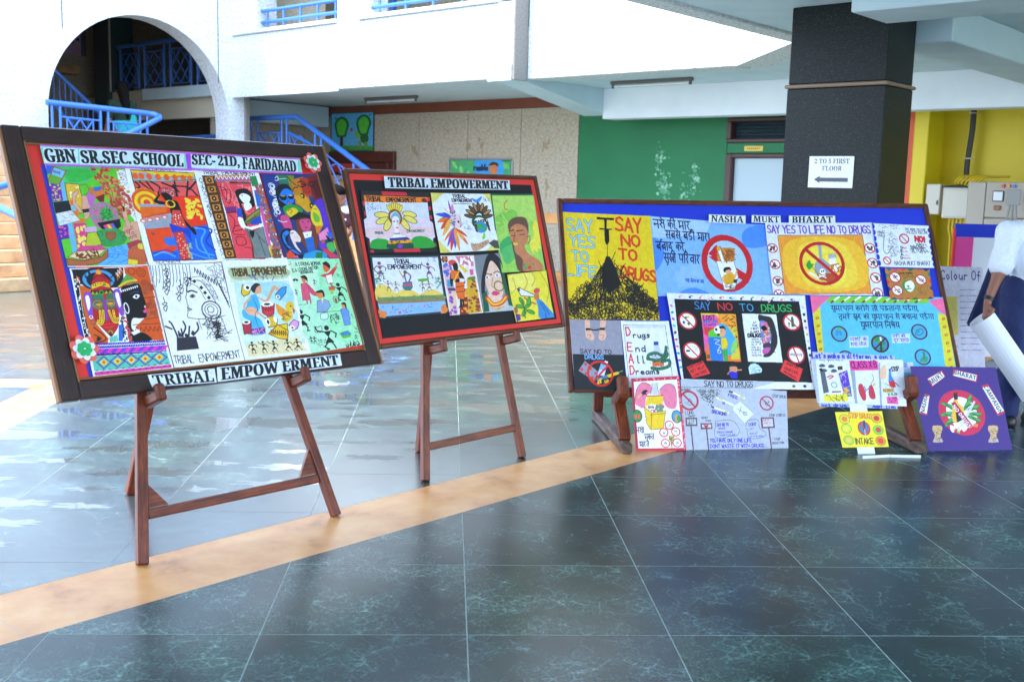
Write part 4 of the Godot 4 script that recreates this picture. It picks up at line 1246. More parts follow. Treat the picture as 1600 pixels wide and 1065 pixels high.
func eyes(parent: Node, c: Vector3, face: Vector3) -> void:
	var side := Vector3.UP.cross(face).normalized()
	for s in [-1, 1]:
		blob(parent, "eye", mats.hair, [[c + side * 0.032 * s + face * 0.083 + Vector3(0, 0.006, 0), c + side * 0.036 * s + face * 0.083 + Vector3(0, 0.006, 0), 0.007, 0.007]], 0.004, 0.004)


func people() -> void:
	var V := func(x: float, y: float, z: float) -> Vector3:
		return Vector3(x, y, z)
	# A: at the frame's right, seen from behind, a rolled chart in the left hand. Local x to the right, z to the viewer.
	var a := thing("person", "student in white shirt and navy trousers holding a loosely rolled white chart", "person", Transform3D(Basis(), Vector3(3.633, 0.000, -6.631)), "students in white and navy uniform")
	var face := Vector3(0.55, -0.15, -0.82).normalized()
	var neck: Vector3 = V.call(0.05, 1.31, -0.02)
	var head: Vector3 = V.call(0.1, 1.46, -0.06)
	var sl: Vector3 = V.call(-0.13, 1.22, 0.0)
	var sr: Vector3 = V.call(0.22, 1.24, -0.02)
	var el: Vector3 = V.call(-0.2, 0.98, 0.05)
	var wl: Vector3 = V.call(-0.275, 0.79, 0.08)
	var er: Vector3 = V.call(0.3, 1.0, -0.1)
	var wr: Vector3 = V.call(0.25, 0.86, -0.3)
	var pelvis: Vector3 = V.call(0.05, 0.86, 0.0)
	var body := head_bones(head, face)
	body.append_array([[neck, head + Vector3(-0.01, -0.04, 0), 0.05, 0.05], [pelvis, V.call(0.05, 1.1, 0), 0.1, 0.115], [V.call(0.05, 1.1, 0), neck, 0.115, 0.06], [sl, sr, 0.055, 0.055], [sl, el, 0.046, 0.038], [el, wl, 0.037, 0.025], [sr, er, 0.046, 0.038], [er, wr, 0.037, 0.025]])
	for s in [-1, 1]:
		body.append_array([[pelvis + Vector3(0.085 * s, -0.02, 0), V.call(0.05 + 0.09 * s, 0.46, 0.02), 0.082, 0.054], [V.call(0.05 + 0.09 * s, 0.46, 0.02), V.call(0.05 + 0.1 * s, 0.08, 0.0), 0.05, 0.034]])
	body.append_array(hand(wr, Vector3(-0.2, -0.5, -0.8), Vector3(-1, 0, 0), 0.4))
	var st := start()
	nets(st, body, 0.014, 0.03)
	nets(st, hand(wl, Vector3(-0.1, -0.9, 0.35), Vector3(0.2, 0.2, 1), 0.5), 0.005, 0.008)
	part(a, "body", st.commit(), mats.skin)
	eyes(a, head, face)
	blob(a, "hair", mats.hair, [[head + Vector3(0, 0.045, 0.01) - face * 0.025, head + Vector3(0, 0.04, 0) + face * 0.02, 0.097, 0.088], [head - face * 0.05, head - face * 0.06 - Vector3(0, 0.07, 0), 0.07, 0.05]], 0.012)
	var sh := (el - sl) * 0.8 + sl
	var sh2 := (er - sr) * 0.8 + sr
	blob(a, "shirt", mats.shirt_white, [[pelvis + Vector3(0, 0.06, 0), V.call(0.05, 1.1, 0), 0.135, 0.145], [V.call(0.05, 1.08, 0), neck - Vector3(0, 0.05, 0), 0.145, 0.085], [sl, sr, 0.075, 0.075], [sl, sh, 0.07, 0.072], [sr, sh2, 0.07, 0.072], [V.call(-0.04, 0.97, 0.12), V.call(-0.02, 1.1, 0.13), 0.02, 0.012], [V.call(0.1, 0.95, 0.13), V.call(0.13, 1.12, 0.13), 0.02, 0.01]], 0.011, 0.03, 0.009)
	blob(a, "trousers", mats.navy_cloth, [[pelvis + Vector3(-0.06, 0.0, 0), pelvis + Vector3(0.06, 0, 0), 0.125, 0.125], [V.call(-0.035, 0.82, 0.0), V.call(-0.04, 0.44, 0.02), 0.105, 0.08], [V.call(-0.04, 0.44, 0.02), V.call(-0.05, 0.1, 0.0), 0.08, 0.07], [V.call(0.135, 0.82, 0.0), V.call(0.14, 0.44, 0.02), 0.105, 0.08], [V.call(0.14, 0.44, 0.02), V.call(0.15, 0.1, 0.0), 0.08, 0.07]], 0.013, 0.03, 0.009)
	part(a, "belt", tube([pelvis + Vector3(0, 0.1, 0), pelvis + Vector3(0, 0.135, 0)], 0.128, 20), mats.maroon_cloth)
	for s in [-1, 1]:
		blob(a, "shoe", mats.shoe_black, [[V.call(0.05 + 0.1 * s, 0.04, 0.05), V.call(0.06 + 0.11 * s, 0.035, -0.13), 0.04, 0.034], [V.call(0.05 + 0.1 * s, 0.018, 0.05), V.call(0.06 + 0.11 * s, 0.016, -0.13), 0.04, 0.036]], 0.012)
	part(a, "wrist_strap", tube([wl.lerp(el, 0.09), wl.lerp(el, 0.2)], 0.032, 14), mats.black_strap)
	# the rolled chart
	var cst := start()
	var ax := Vector3(0.6, -0.8, 0.1).normalized()
	var cx := ax.cross(Vector3(0, 0, 1)).normalized()
	var cz := cx.cross(ax)
	for k in 20:
		var q := []
		for j in [k, k + 1]:
			var an: float = -2.4 + 4.5 * j / 20.0
			var rr: float = 0.105 - 0.0007 * j
			q.append(cx * cos(an) * rr + cz * sin(an) * rr * 0.8)
		for off in [0.0, -0.0012]:
			quad(cst, q[0] * (1 + off * 10), q[1] * (1 + off * 10), q[1] * (1 + off * 10) + ax * 0.58, q[0] * (1 + off * 10) + ax * 0.58, (q[0] + q[1]).normalized() * (1.0 if off == 0.0 else -1.0))
	var chart := part(self, numbered("rolled_chart"), cst.commit(), mats.paper_white, Transform3D(Basis(), Vector3(3.633, 0.000, -6.631) + wl + Vector3(-0.04, -0.08, 0.05)))
	tag(chart, "loosely rolled white chart paper hanging from the student's hand", "paper")
	# B: bending to the right behind, in a pleated skirt
	var b := thing("person", "student in white shirt and navy pleated skirt bending forward behind the rolled chart", "person", Transform3D(Basis(), Vector3(4.506, 0.000, -8.488)), "students in white and navy uniform")
	face = Vector3(0.9, -0.4, -0.1).normalized()
	pelvis = V.call(0.0, 0.93, 0)
	neck = V.call(0.34, 1.2, 0.0)
	head = V.call(0.47, 1.27, 0.0)
	body = head_bones(head, face)
	body.append_array([[neck, head - Vector3(0.05, 0.03, 0), 0.048, 0.048], [pelvis, V.call(0.18, 1.08, 0), 0.1, 0.105], [V.call(0.18, 1.08, 0), neck, 0.105, 0.06], [V.call(0.28, 1.16, -0.15), V.call(0.28, 1.16, 0.15), 0.05, 0.05]])
	for s in [-1, 1]:
		var w: Vector3 = V.call(0.5, 0.74, 0.14 * s)
		body.append_array([[V.call(0.28, 1.16, 0.15 * s), V.call(0.38, 0.93, 0.19 * s), 0.042, 0.034], [V.call(0.38, 0.93, 0.19 * s), w, 0.033, 0.024], [pelvis + Vector3(0.03, -0.03, 0.08 * s), V.call(0.12, 0.47, 0.09 * s), 0.085, 0.052], [V.call(0.12, 0.47, 0.09 * s), V.call(0.08, 0.08, 0.09 * s), 0.048, 0.033]])
		body.append_array(hand(w, Vector3(0.3, -0.9, 0), Vector3(1, 0, 0), 0.3))
	blob(b, "body", mats.skin, body, 0.014)
	eyes(b, head, face)
	blob(b, "hair", mats.hair, [[head + Vector3(-0.03, 0.045, 0), head + Vector3(0.01, 0.045, 0), 0.098, 0.09], [head + Vector3(-0.08, 0.02, 0), head + Vector3(-0.12, -0.06, 0.03), 0.06, 0.035]], 0.012)
	var bl := [[pelvis + Vector3(0.02, 0.04, 0), V.call(0.18, 1.09, 0), 0.135, 0.14], [V.call(0.18, 1.09, 0), neck - Vector3(0.03, 0.03, 0), 0.14, 0.085], [V.call(0.28, 1.16, -0.15), V.call(0.28, 1.16, 0.15), 0.07, 0.07]]
	for s in [-1, 1]:
		bl.append([V.call(0.28, 1.16, 0.15 * s), V.call(0.36, 0.98, 0.185 * s), 0.068, 0.07])
	blob(b, "shirt", mats.shirt_white, bl, 0.012, 0.03, 0.009)
	# pleated skirt, hanging back and to the left
	st = start()
	var rings := []
	for j in 9:
		var t := j / 8.0
		var ring := []
		for k in 48:
			var an := TAU * k / 48
			var pl := 1.0 + (0.05 + 0.05 * t) * (1.0 if k % 4 < 2 else -1.0) * t
			ring.append(V.call(lerpf(0.0, -0.03, t) + cos(an) * lerpf(0.13, 0.24, t) * pl, lerpf(0.99, 0.47, t) + 0.05 * t * cos(an), sin(an) * lerpf(0.12, 0.2, t) * pl))
		rings.append(ring)
	for j in 8:
		for k in 48:
			var p = [rings[j][k], rings[j][(k + 1) % 48], rings[j + 1][(k + 1) % 48], rings[j + 1][k]]
			var n: Vector3 = (p[1] - p[0]).cross(p[3] - p[0]).normalized()
			if n.dot(p[0] - V.call(0, p[0].y, 0)) < 0:
				n = -n
			quad(st, p[0], p[1], p[2], p[3], n)
	part(b, "skirt", st.commit(), mats.navy_cloth)
	for s in [-1, 1]:
		blob(b, "shoe", mats.shoe_black, [[V.call(0.05, 0.035, 0.09 * s), V.call(0.2, 0.03, 0.1 * s), 0.038, 0.033]], 0.012)
	# C: between the first two boards, far back
	var c := thing("person", "student in a white dotted maroon top standing in the courtyard between the two easels", "person", Transform3D(Basis(Vector3.UP, 0.5), Vector3(-1.416, 0.000, -14.000)))
	face = Vector3(0.7, -0.3, 0.65).normalized()
	head = V.call(0.0, 1.28, 0.02)
	neck = V.call(0, 1.14, 0)
	body = head_bones(head, face)
	body.append_array([[neck, head - Vector3(0, 0.05, 0), 0.045, 0.045], [V.call(0, 0.74, 0), V.call(0, 0.95, 0), 0.095, 0.1], [V.call(0, 0.95, 0), neck, 0.1, 0.055], [V.call(-0.14, 1.07, 0), V.call(0.14, 1.07, 0), 0.045, 0.045]])
	for s in [-1, 1]:
		body.append_array([[V.call(0.14 * s, 1.07, 0), V.call(0.18 * s, 0.86, 0.02), 0.04, 0.032], [V.call(0.18 * s, 0.86, 0.02), V.call(0.07 * s, 0.8, 0.19), 0.032, 0.023], [V.call(0.07 * s, 0.72, 0), V.call(0.08 * s, 0.4, 0.01), 0.075, 0.048], [V.call(0.08 * s, 0.4, 0.01), V.call(0.08 * s, 0.07, 0), 0.045, 0.03]])
		body.append_array(hand(V.call(0.07 * s, 0.8, 0.19), Vector3(-0.6 * s, 0.1, 0.6), Vector3(0, 1, 0.2), 0.4))
	blob(c, "body", mats.skin, body, 0.016)
	blob(c, "hair", mats.hair, [[head + Vector3(0, 0.045, 0) - face * 0.03, head + Vector3(0, 0.05, 0) + face * 0.01, 0.1, 0.09], [head - face * 0.1, head - face * 0.13 - Vector3(0, 0.05, 0), 0.05, 0.04]], 0.014)
	var mt := blob(c, "top", mats.maroon_cloth, [[V.call(0, 0.74, 0), V.call(0, 0.96, 0), 0.125, 0.125], [V.call(0, 0.95, 0), V.call(0, 1.09, 0), 0.125, 0.08], [V.call(-0.13, 1.07, 0), V.call(0.13, 1.07, 0), 0.062, 0.062], [V.call(-0.14, 1.07, 0), V.call(-0.17, 0.94, 0.01), 0.056, 0.056], [V.call(0.14, 1.07, 0), V.call(0.17, 0.94, 0.01), 0.056, 0.056]], 0.016)
	blob(c, "collar", mats.shirt_white, [[V.call(-0.12, 1.1, 0.02), V.call(0.12, 1.1, 0.02), 0.06, 0.06]], 0.014)
	var r := RandomNumberGenerator.new()
	r.seed = 5
	for k in 26:
		var an := r.randf() * TAU
		var y := r.randf_range(0.68, 1.0)
		part(mt, "dot", tube([V.call(cos(an) * 0.115, y, sin(an) * 0.115), V.call(cos(an) * 0.131, y, sin(an) * 0.131)], 0.014, 8), mats.shirt_white)
	blob(c, "trousers", mats.petal_green, [[V.call(-0.04, 0.7, 0), V.call(0.04, 0.7, 0), 0.12, 0.12], [V.call(-0.07, 0.68, 0), V.call(-0.08, 0.12, 0), 0.095, 0.075], [V.call(0.07, 0.68, 0), V.call(0.08, 0.12, 0), 0.095, 0.075]], 0.016)
	for s in [-1, 1]:
		blob(c, "shoe", mats.shirt_white, [[V.call(0.08 * s, 0.035, -0.03), V.call(0.08 * s, 0.03, 0.12), 0.037, 0.032]], 0.014)
	# D: on the landing inside the arch, seen from behind
	var w := thing("person", "woman in dark green blouse and teal sari climbing the stairs inside the arch", "person", Transform3D(Basis(Vector3.UP, deg_to_rad(45)), B(-16.8, 9.23, 1.42)))
	face = Vector3(-0.2, 0.0, -1).normalized()
	head = V.call(0, 1.44, -0.02)
	neck = V.call(0, 1.29, 0)
	body = head_bones(head, face)
	body.append_array([[neck, head - Vector3(0, 0.05, 0), 0.05, 0.05], [V.call(0, 0.85, 0), V.call(0, 1.08, 0), 0.12, 0.12], [V.call(0, 1.08, 0), neck, 0.12, 0.06], [V.call(-0.17, 1.21, 0), V.call(0.17, 1.21, 0), 0.055, 0.055]])
	for s in [-1, 1]:
		body.append_array([[V.call(0.17 * s, 1.21, 0), V.call(0.24 * s, 0.97, 0.0), 0.05, 0.042], [V.call(0.24 * s, 0.97, 0), V.call(0.25 * s, 0.75, -0.1), 0.04, 0.028], [V.call(0.08 * s, 0.8, 0), V.call(0.09 * s, 0.45, 0), 0.09, 0.055], [V.call(0.09 * s, 0.45, 0), V.call(0.09 * s, 0.05, 0), 0.05, 0.035]])
		body.append_array(hand(V.call(0.25 * s, 0.75, -0.1), Vector3(0, -0.9, -0.3), Vector3(0, 0, -1), 0.3))
	blob(w, "body", mats.skin, body, 0.018)
	blob(w, "hair", mats.hair, [[head + Vector3(0, 0.04, 0.02), head + Vector3(0, 0.04, -0.02), 0.105, 0.09], [head + Vector3(0, 0, 0.05), V.call(0.0, 1.12, 0.12), 0.09, 0.06], [V.call(0, 1.2, 0.12), V.call(0.01, 1.0, 0.135), 0.065, 0.03]], 0.016)
	blob(w, "blouse", mats.green_cloth, [[V.call(0, 0.98, 0), V.call(0, 1.12, 0), 0.145, 0.145], [V.call(0, 1.1, 0), V.call(0, 1.24, 0), 0.14, 0.075], [V.call(-0.17, 1.2, 0), V.call(0.17, 1.2, 0), 0.072, 0.072], [V.call(-0.17, 1.21, 0), V.call(-0.23, 1.02, 0), 0.068, 0.066], [V.call(0.17, 1.21, 0), V.call(0.23, 1.02, 0), 0.068, 0.066]], 0.016)
	blob(w, "sari", mats.teal_cloth, [[V.call(0, 0.9, 0), V.call(0.02, 0.6, 0.02), 0.15, 0.17], [V.call(0.02, 0.6, 0.02), V.call(0.03, 0.08, 0.0), 0.17, 0.19], [V.call(0.13, 1.0, 0.1), V.call(0.16, 0.4, 0.1), 0.06, 0.09], [V.call(-0.1, 0.95, -0.08), V.call(0.15, 1.2, -0.08), 0.05, 0.04]], 0.018)


# ------------------------------------------------------------------ small loose things
func notes() -> void:
	var p := thing("paper_strip", "thin white paper strip lying on the floor before the purple poster", "paper", at(2.46, 0.002, -5.72))
	part(p, "strip", bar(Vector3(-0.17, 0.004, 0.03), Vector3(0.0, 0.004, -0.012), 0.018, 0.004, Vector3.UP, 0.001), mats.paper_white)
	part(p, "strip", bar(Vector3(0.002, 0.004, -0.012), Vector3(0.17, 0.006, 0.0), 0.016, 0.004, Vector3.UP, 0.001), mats.paper_white)



# ------------------------------------------------------------------ drawing on paper
const GLYPHS := {
	"A": [[0,6,2,0,4,6],[0.8,4,3.2,4]], "B": [[0,6,0,0,3,0.3,3.4,1.5,2.6,2.8,0,3],[2.6,2.8,4,4,3.4,5.7,0,6]], "C": [[4,1,2.5,0,0.8,1,0,3,0.8,5.2,2.5,6,4,5]], "D": [[0,6,0,0,2.5,0.4,4,3,2.5,5.6,0,6]],
	"E": [[4,0,0,0,0,6,4,6],[0,3,3,3]], "F": [[4,0,0,0,0,6],[0,3,3,3]], "G": [[4,1,2.5,0,0.8,1,0,3,0.8,5.2,2.5,6,4,5,4,3.4,2.4,3.4]], "H": [[0,0,0,6],[4,0,4,6],[0,3,4,3]], "I": [[1,0,3,0],[2,0,2,6],[1,6,3,6]],
	"J": [[4,0,4,5,2.5,6,0.5,5]], "K": [[0,0,0,6],[4,0,0,3.4,4,6]], "L": [[0,0,0,6,4,6]], "M": [[0,6,0.5,0,2,4,3.5,0,4,6]], "N": [[0,6,0,0,4,6,4,0]], "O": [[2,0,0.5,1,0,3,0.5,5,2,6,3.5,5,4,3,3.5,1,2,0]],
	"P": [[0,6,0,0,3,0.2,4,1.7,3,3.2,0,3.3]], "R": [[0,6,0,0,3,0.2,4,1.6,3,3,0,3.1],[1.6,3.1,4,6]], "S": [[4,0.8,2.4,0,0.6,0.7,0.5,2.2,3.4,3.6,3.8,5.2,2,6,0,5.2]], "T": [[0,0,4,0],[2,0,2,6]], "U": [[0,0,0,4.6,1,6,3,6,4,4.6,4,0]],
	"V": [[0,0,2,6,4,0]], "W": [[0,0,1,6,2,2,3,6,4,0]], "X": [[0,0,4,6],[4,0,0,6]], "Y": [[0,0,2,3,4,0],[2,3,2,6]], "Z": [[0,0,4,0,0,6,4,6]], "!": [[2,0,2,4],[2,5.6,2,6]], ".": [[1,5.6,1,6]], "'": [[1,0,1,1.2]], "-": [[1,3.4,3,3.4]],
	"a": [[3.4,3,1.4,2.4,0.3,4,1,5.8,2.4,5.6,3.4,4.2,3.4,2.6,3.6,6]], "b": [[0.4,0,0.4,6,2.4,6,3.6,4.4,2.6,2.8,0.4,3.4]], "d": [[3.4,3,1.4,2.5,0.3,4.2,1.2,6,2.6,5.6,3.4,4.4],[3.4,0,3.5,6]], "e": [[0.4,4.4,3.4,4,2.6,2.6,1,2.8,0.3,4.4,1.2,6,3.4,5.4]], "f": [[3.4,0.6,2.4,0,1.7,1.2,1.6,6.6],[0.4,2.8,3.2,2.8]],
	"g": [[3.4,3,1.4,2.4,0.3,4,1.2,5.6,3,5,3.4,3,3.4,7,1.8,8,0.4,7.2]], "h": [[0.4,0,0.4,6],[0.4,3.6,2,2.6,3.2,3.4,3.4,6]], "i": [[1.4,2.6,1.4,5.6,2.2,6],[1.4,1.2,1.5,1.5]], "j": [[2,2.6,2,7,1,8,0,7.2],[2,1.2,2.1,1.5]], "k": [[0.4,0,0.4,6],[3,2.8,0.6,4.4,3.2,6]], "l": [[1,0,1,5.4,2,6]],
	"m": [[0,6,0,2.8,1.2,2.6,1.8,3.6,1.8,6],[1.8,3.4,3,2.6,3.8,3.6,3.8,6]], "n": [[0.3,6,0.3,2.8],[0.3,3.6,2,2.6,3.2,3.4,3.4,6]], "o": [[1.8,2.6,0.4,4,1.8,6,3.4,4.4,1.8,2.6]], "r": [[0.6,6,0.6,2.8],[0.6,3.8,1.8,2.6,3.2,2.9]], "s": [[3.2,3,1.6,2.5,0.8,3.4,2.8,4.6,2.6,5.8,0.4,5.6]], "t": [[1.6,0.8,1.6,5.4,2.6,6,3.4,5.6],[0.4,2.6,3,2.6]], "u": [[0.4,2.8,0.4,5,1.6,6,3.2,5,3.3,2.8,3.6,6]]}
const HINDI := {
	"n": [[8,0,8,10],[8,5,3,5,1.5,4.2,1.5,6,3,6,3,5]], "S": [[8.5,0,8.5,10],[2,1,4.5,1.5,4.5,4,1.5,5,4,7,5,9],[4.5,3,8.5,4]], "k": [[5,0,5,10],[5,4,2,3,1,5,2,7,5,5],[5,4,8,3,9.5,5,8.5,8]], "m": [[8,0,8,10],[2,0,2,6,1.2,7.5,3,7.5,3,6,8,6]],
	"r": [[3,0,5.5,2,5,4,2.4,5,6,10]], "s": [[8.5,0,8.5,10],[2,0,4.5,2,3.5,4,1.5,5,4.5,9],[4,5,8.5,5]], "b": [[8,0,8,10],[8,4,4,3,2,5.5,4,8,8,6.5],[3.5,4,6.5,7.5]], "D": [[5,0,5,2,2,3,3,5.5,6,5,8,7,6,9.5,3,9]], "B": [[8.5,0,8.5,10],[2,0,3.5,1,2,2.5,4,4,3,8,1.5,8,2,6.5,8.5,6.5]],
	"d": [[5,0,5,3,2,3.5,2,6.5,6,6.5,6,4.5],[5,6.5,8,10]], "K": [[2,0,4,2,3,4,1.5,5,5,9.5],[9,0,9,10],[9,5,6,4,5.5,6.5,7.5,7.5,9,6]], "p": [[8,0,8,10],[2.5,0,2.5,5,4.5,6.5,8,6]], "v": [[8,0,8,10],[8,4,4,3,2,5.5,4,8,8,6.5]], "w": [[8.5,0,8.5,10],[3,1,4.5,1.5,3.5,3.5,2,4,2.5,7,5,7.5,8.5,6]],
	"t": [[8,0,8,10],[8,4,4,4,2,6,4,9.5]], "C": [[3,1,6,1.5,3,4,5,6,8,5,8,8,4,9,2,7]], "h": [[5,0,5,2,2,3,6,4.5,3,6.5,5,9.5]], "c": [[8,0,8,10],[1.5,3,8,3],[3,3,3,6,5,7.5,8,6.5]], "x": [[8,0,8,10],[2.5,0,2.5,5,4.5,6.5,8,6],[2.5,1.5,7,5.5]], "g": [[3,0,3,7,1.5,8],[7.5,0,7.5,10]], "j": [[8,0,8,10],[8,4,5,4,4,6.5,2,6,2.5,4]],
	"A": [[2,0,2,10]], "I": [[2,0,2,10],[2,0,1,-3,-3,-3.4,-5,0]], "i": [[2,0,2,10],[2,0,3,-3,7,-3.2,9,0]], "o": [[2,0,2,10],[2,0,-2,-3.5]], "O": [[2,0,2,10],[2,0,-2,-3.5]], "e": [[-4,0,-7,-3.5]], "u": [[-5,10,-3,10.5,-2,12,-4,13.5]], "U": [[-6,13,-4,10.5,-2,11,-1,13.5]], "R": [[-1,0,1,-3,3,-2.5]], ",": [[1,9,0,12]], "|": [[2,0,2,10]]}


class Art:
	var im: Image
	var w: int
	var h: int
	static var fonts := []
	func _init(a: int, b: int, bg: String) -> void:
		w = a
		h = b
		im = Image.create_empty(w, h, false, Image.FORMAT_RGB8)
		im.fill(Color.html(bg))
	func px(a: Array) -> PackedVector2Array:
		var o := PackedVector2Array()
		for i in range(0, a.size() - 1, 2):
			o.append(Vector2(a[i] * w / 1000.0, a[i + 1] * h / 1000.0))
		return o
	func curve(p: PackedVector2Array, closed: bool) -> PackedVector2Array:
		var o := PackedVector2Array()
		var n := p.size()
		if n < 3:
			return p
		for i in (n if closed else n - 1):
			var a := p[(i - 1 + n) % n] if closed or i > 0 else p[0]
			var d := p[(i + 2) % n] if closed or i < n - 2 else p[n - 1]
			for k in 5:
				o.append(p[i].cubic_interpolate(p[(i + 1) % n], a, d, k / 5.0))
		if not closed:
			o.append(p[n - 1])
		return o
	func fill(p: PackedVector2Array, c: Color) -> void:
		var top := 1e9
		var low := -1e9
		for q in p:
			top = minf(top, q.y)
			low = maxf(low, q.y)
		for y in range(maxi(0, floori(top)), mini(h - 1, floori(low)) + 1):
			var yy := y + 0.5
			var xs := PackedFloat32Array()
			var j := p.size() - 1
			for i in p.size():
				var a := p[i]
				var b := p[j]
				if (a.y > yy) != (b.y > yy):
					xs.append(a.x + (yy - a.y) / (b.y - a.y) * (b.x - a.x))
				j = i
			xs.sort()
			for k in range(0, xs.size() - 1, 2):
				var x0 := maxi(0, roundi(xs[k]))
				var x1 := mini(w, roundi(xs[k + 1]))
				if x1 > x0:
					im.fill_rect(Rect2i(x0, y, x1 - x0, 1), c)
	func stroke(p: PackedVector2Array, t: float, c: Color) -> void:
		t = maxf(t, 1.1)
		for i in p.size() - 1:
			var a := p[i]
			var b := p[i + 1]
			var n := (b - a).normalized().orthogonal() * t / 2.0
			if n == Vector2.ZERO:
				continue
			fill(PackedVector2Array([a + n, b + n, b - n, a - n]), c)
			if t > 2.5:
				disc(b, t / 2.0, t / 2.0, 0.0, c)
		if t > 2.5 and p.size():
			disc(p[0], t / 2.0, t / 2.0, 0.0, c)
	func disc(m: Vector2, rx: float, ry: float, turn: float, c: Color) -> void:
		var n := 10 if rx < 5 else 26
		var p := PackedVector2Array()
		for i in n:
			p.append(m + Vector2(cos(TAU * i / n) * rx, sin(TAU * i / n) * ry).rotated(turn))
		fill(p, c)
	func P(c: String, a: Array) -> void:
		fill(px(a), Color.html(c))
	func B(c: String, a: Array) -> void:
		fill(curve(px(a), true), Color.html(c))
	func L(c: String, t: float, a: Array) -> void:
		stroke(px(a), t * w / 1000.0, Color.html(c))
	func S(c: String, t: float, a: Array) -> void:
		stroke(curve(px(a), false), t * w / 1000.0, Color.html(c))
	func E(c: String, x: float, y: float, rx: float, ry: float, turn := 0) -> void:
		disc(Vector2(x * w, y * h) / 1000.0, rx * w / 1000.0, ry * h / 1000.0, deg_to_rad(turn), Color.html(c))
	func O(c: String, t: float, x: float, y: float, rx: float, ry: float) -> void:
		var p := PackedVector2Array()
		for i in 29:
			p.append(Vector2((x + cos(TAU * i / 28) * rx) * w, (y + sin(TAU * i / 28) * ry) * h) / 1000.0)
		stroke(p, t * w / 1000.0, Color.html(c))
	func inside(p: PackedVector2Array, r: RandomNumberGenerator) -> Vector2:
		var b := Rect2(p[0], Vector2.ZERO)
		for q in p:
			b = b.expand(q)
		for k in 40:
			var m := b.position + Vector2(r.randf(), r.randf()) * b.size
			if Geometry2D.is_point_in_polygon(m, p):
				return m
		return b.get_center()
	func dots(c: String, a: Array, n: int, rx: float, ry: float, s: int) -> void:
		var r := RandomNumberGenerator.new()
		r.seed = s
		var p := px(a)
		for i in n:
			var k := r.randf_range(0.6, 1.2)
			disc(inside(p, r), rx * k * w / 1000.0, ry * k * h / 1000.0, r.randf() * 3, Color.html(c).lightened(r.randf() * 0.2))
	func scrib(c: String, a: Array, n: int, t: float, ln: float, s: int, mode: int) -> void:
		var r := RandomNumberGenerator.new()
		r.seed = s
		var p := px(a)
		var l := ln * w / 1000.0
		for i in n:
			var m := inside(p, r)
			if mode == 2:
				var d := Vector2.from_angle(r.randf() * TAU) * l * r.randf_range(0.3, 0.6)
				stroke(PackedVector2Array([m - d, m + d.rotated(0.3) * 0.2, m + d]), t * w / 1000.0, Color.html(c))
			else:
				var q := PackedVector2Array()
				for k in 8:
					q.append(m + Vector2.from_angle(TAU * k / 7.0) * l * r.randf_range(0.3, 0.6))
				stroke(curve(q, false), t * w / 1000.0, Color.html(c))
	func zig(c: String, t: float, x0: float, y0: float, x1: float, y1: float, n: int, amp: float) -> void:
		var a := []
		for i in n * 2 + 1:
			a.append(lerpf(x0, x1, i / (n * 2.0)))
			a.append(lerpf(y0, y1, i / (n * 2.0)) - (amp if i % 2 else 0.0))
		L(c, t, a)
	func warli(c: String, x: float, y: float, hh: float, ww: float, pose: int) -> void:
		var q := func(a: Array) -> Array:
			var o := []
			for i in range(0, a.size(), 2):
				o.append(x + a[i] * ww)
				o.append(y + a[i + 1] * hh)
			return o
		E(c, x, y - 0.88 * hh, ww * 0.1, hh * 0.1)
		P(c, q.call([-0.16,-0.74,0.16,-0.74,0.0,-0.5]))
		P(c, q.call([0.0,-0.52,0.19,-0.26,-0.19,-0.26]))
		var arm: Array = [[-0.16,-0.74,-0.32,-0.58,-0.26,-0.44,-0.32,-0.58], [-0.16,-0.74,-0.34,-0.84,-0.38,-1.0], [-0.16,-0.74,-0.4,-0.8,-0.46,-0.98], [-0.16,-0.74,-0.3,-0.6]][pose % 4]
		L(c, 0.05 * ww, q.call(arm))
		L(c, 0.05 * ww, q.call([0.16,-0.74,0.34,-0.6,0.28 + 0.1 * (pose % 2),-0.46]))
		L(c, 0.05 * ww, q.call([-0.08,-0.28,-0.12 - 0.06 * pose,-0.12,-0.08,0.0,-0.16,0.0]))
		L(c, 0.05 * ww, q.call([0.08,-0.28,0.16,-0.14,0.1 + 0.05 * pose,0.0,0.2,0.0]))
	func lay(a: Vector2, b: Vector2, hh: float, u: float, v: float, total: float) -> Vector2:
		var d := b - a
		return a + d * (u / total) + Vector2(d.y, -d.x).normalized() * hh * v
	func T(c: String, text: String, x0: float, y0: float, x1: float, y1: float, hh: float, t: float) -> void:
		var a := Vector2(x0 * w, y0 * h) / 1000.0
		var b := Vector2(x1 * w, y1 * h) / 1000.0
		var total := 0.0
		for ch in text:
			total += 2.6 if ch in " .!'lI" else 5.0
		total -= 1.0
		var u := 0.0
		var n := 0
		for ch in text:
			var wide := 2.6 if ch in " .!'lI" else 5.0
			for line in GLYPHS.get(ch, []):
				var p := PackedVector2Array()
				for i in range(0, line.size(), 2):
					p.append(lay(a, b, hh * h / 1000.0, u + line[i] * (0.6 if wide < 3.0 else 1.0) + 0.12 * sin(n * 2.1), 1.0 - line[i + 1] / 6.0 + 0.04 * sin(n * 1.7 + line[i]), total))
				stroke(p, t * w / 1000.0, Color.html(c))
			u += wide
			n += 1
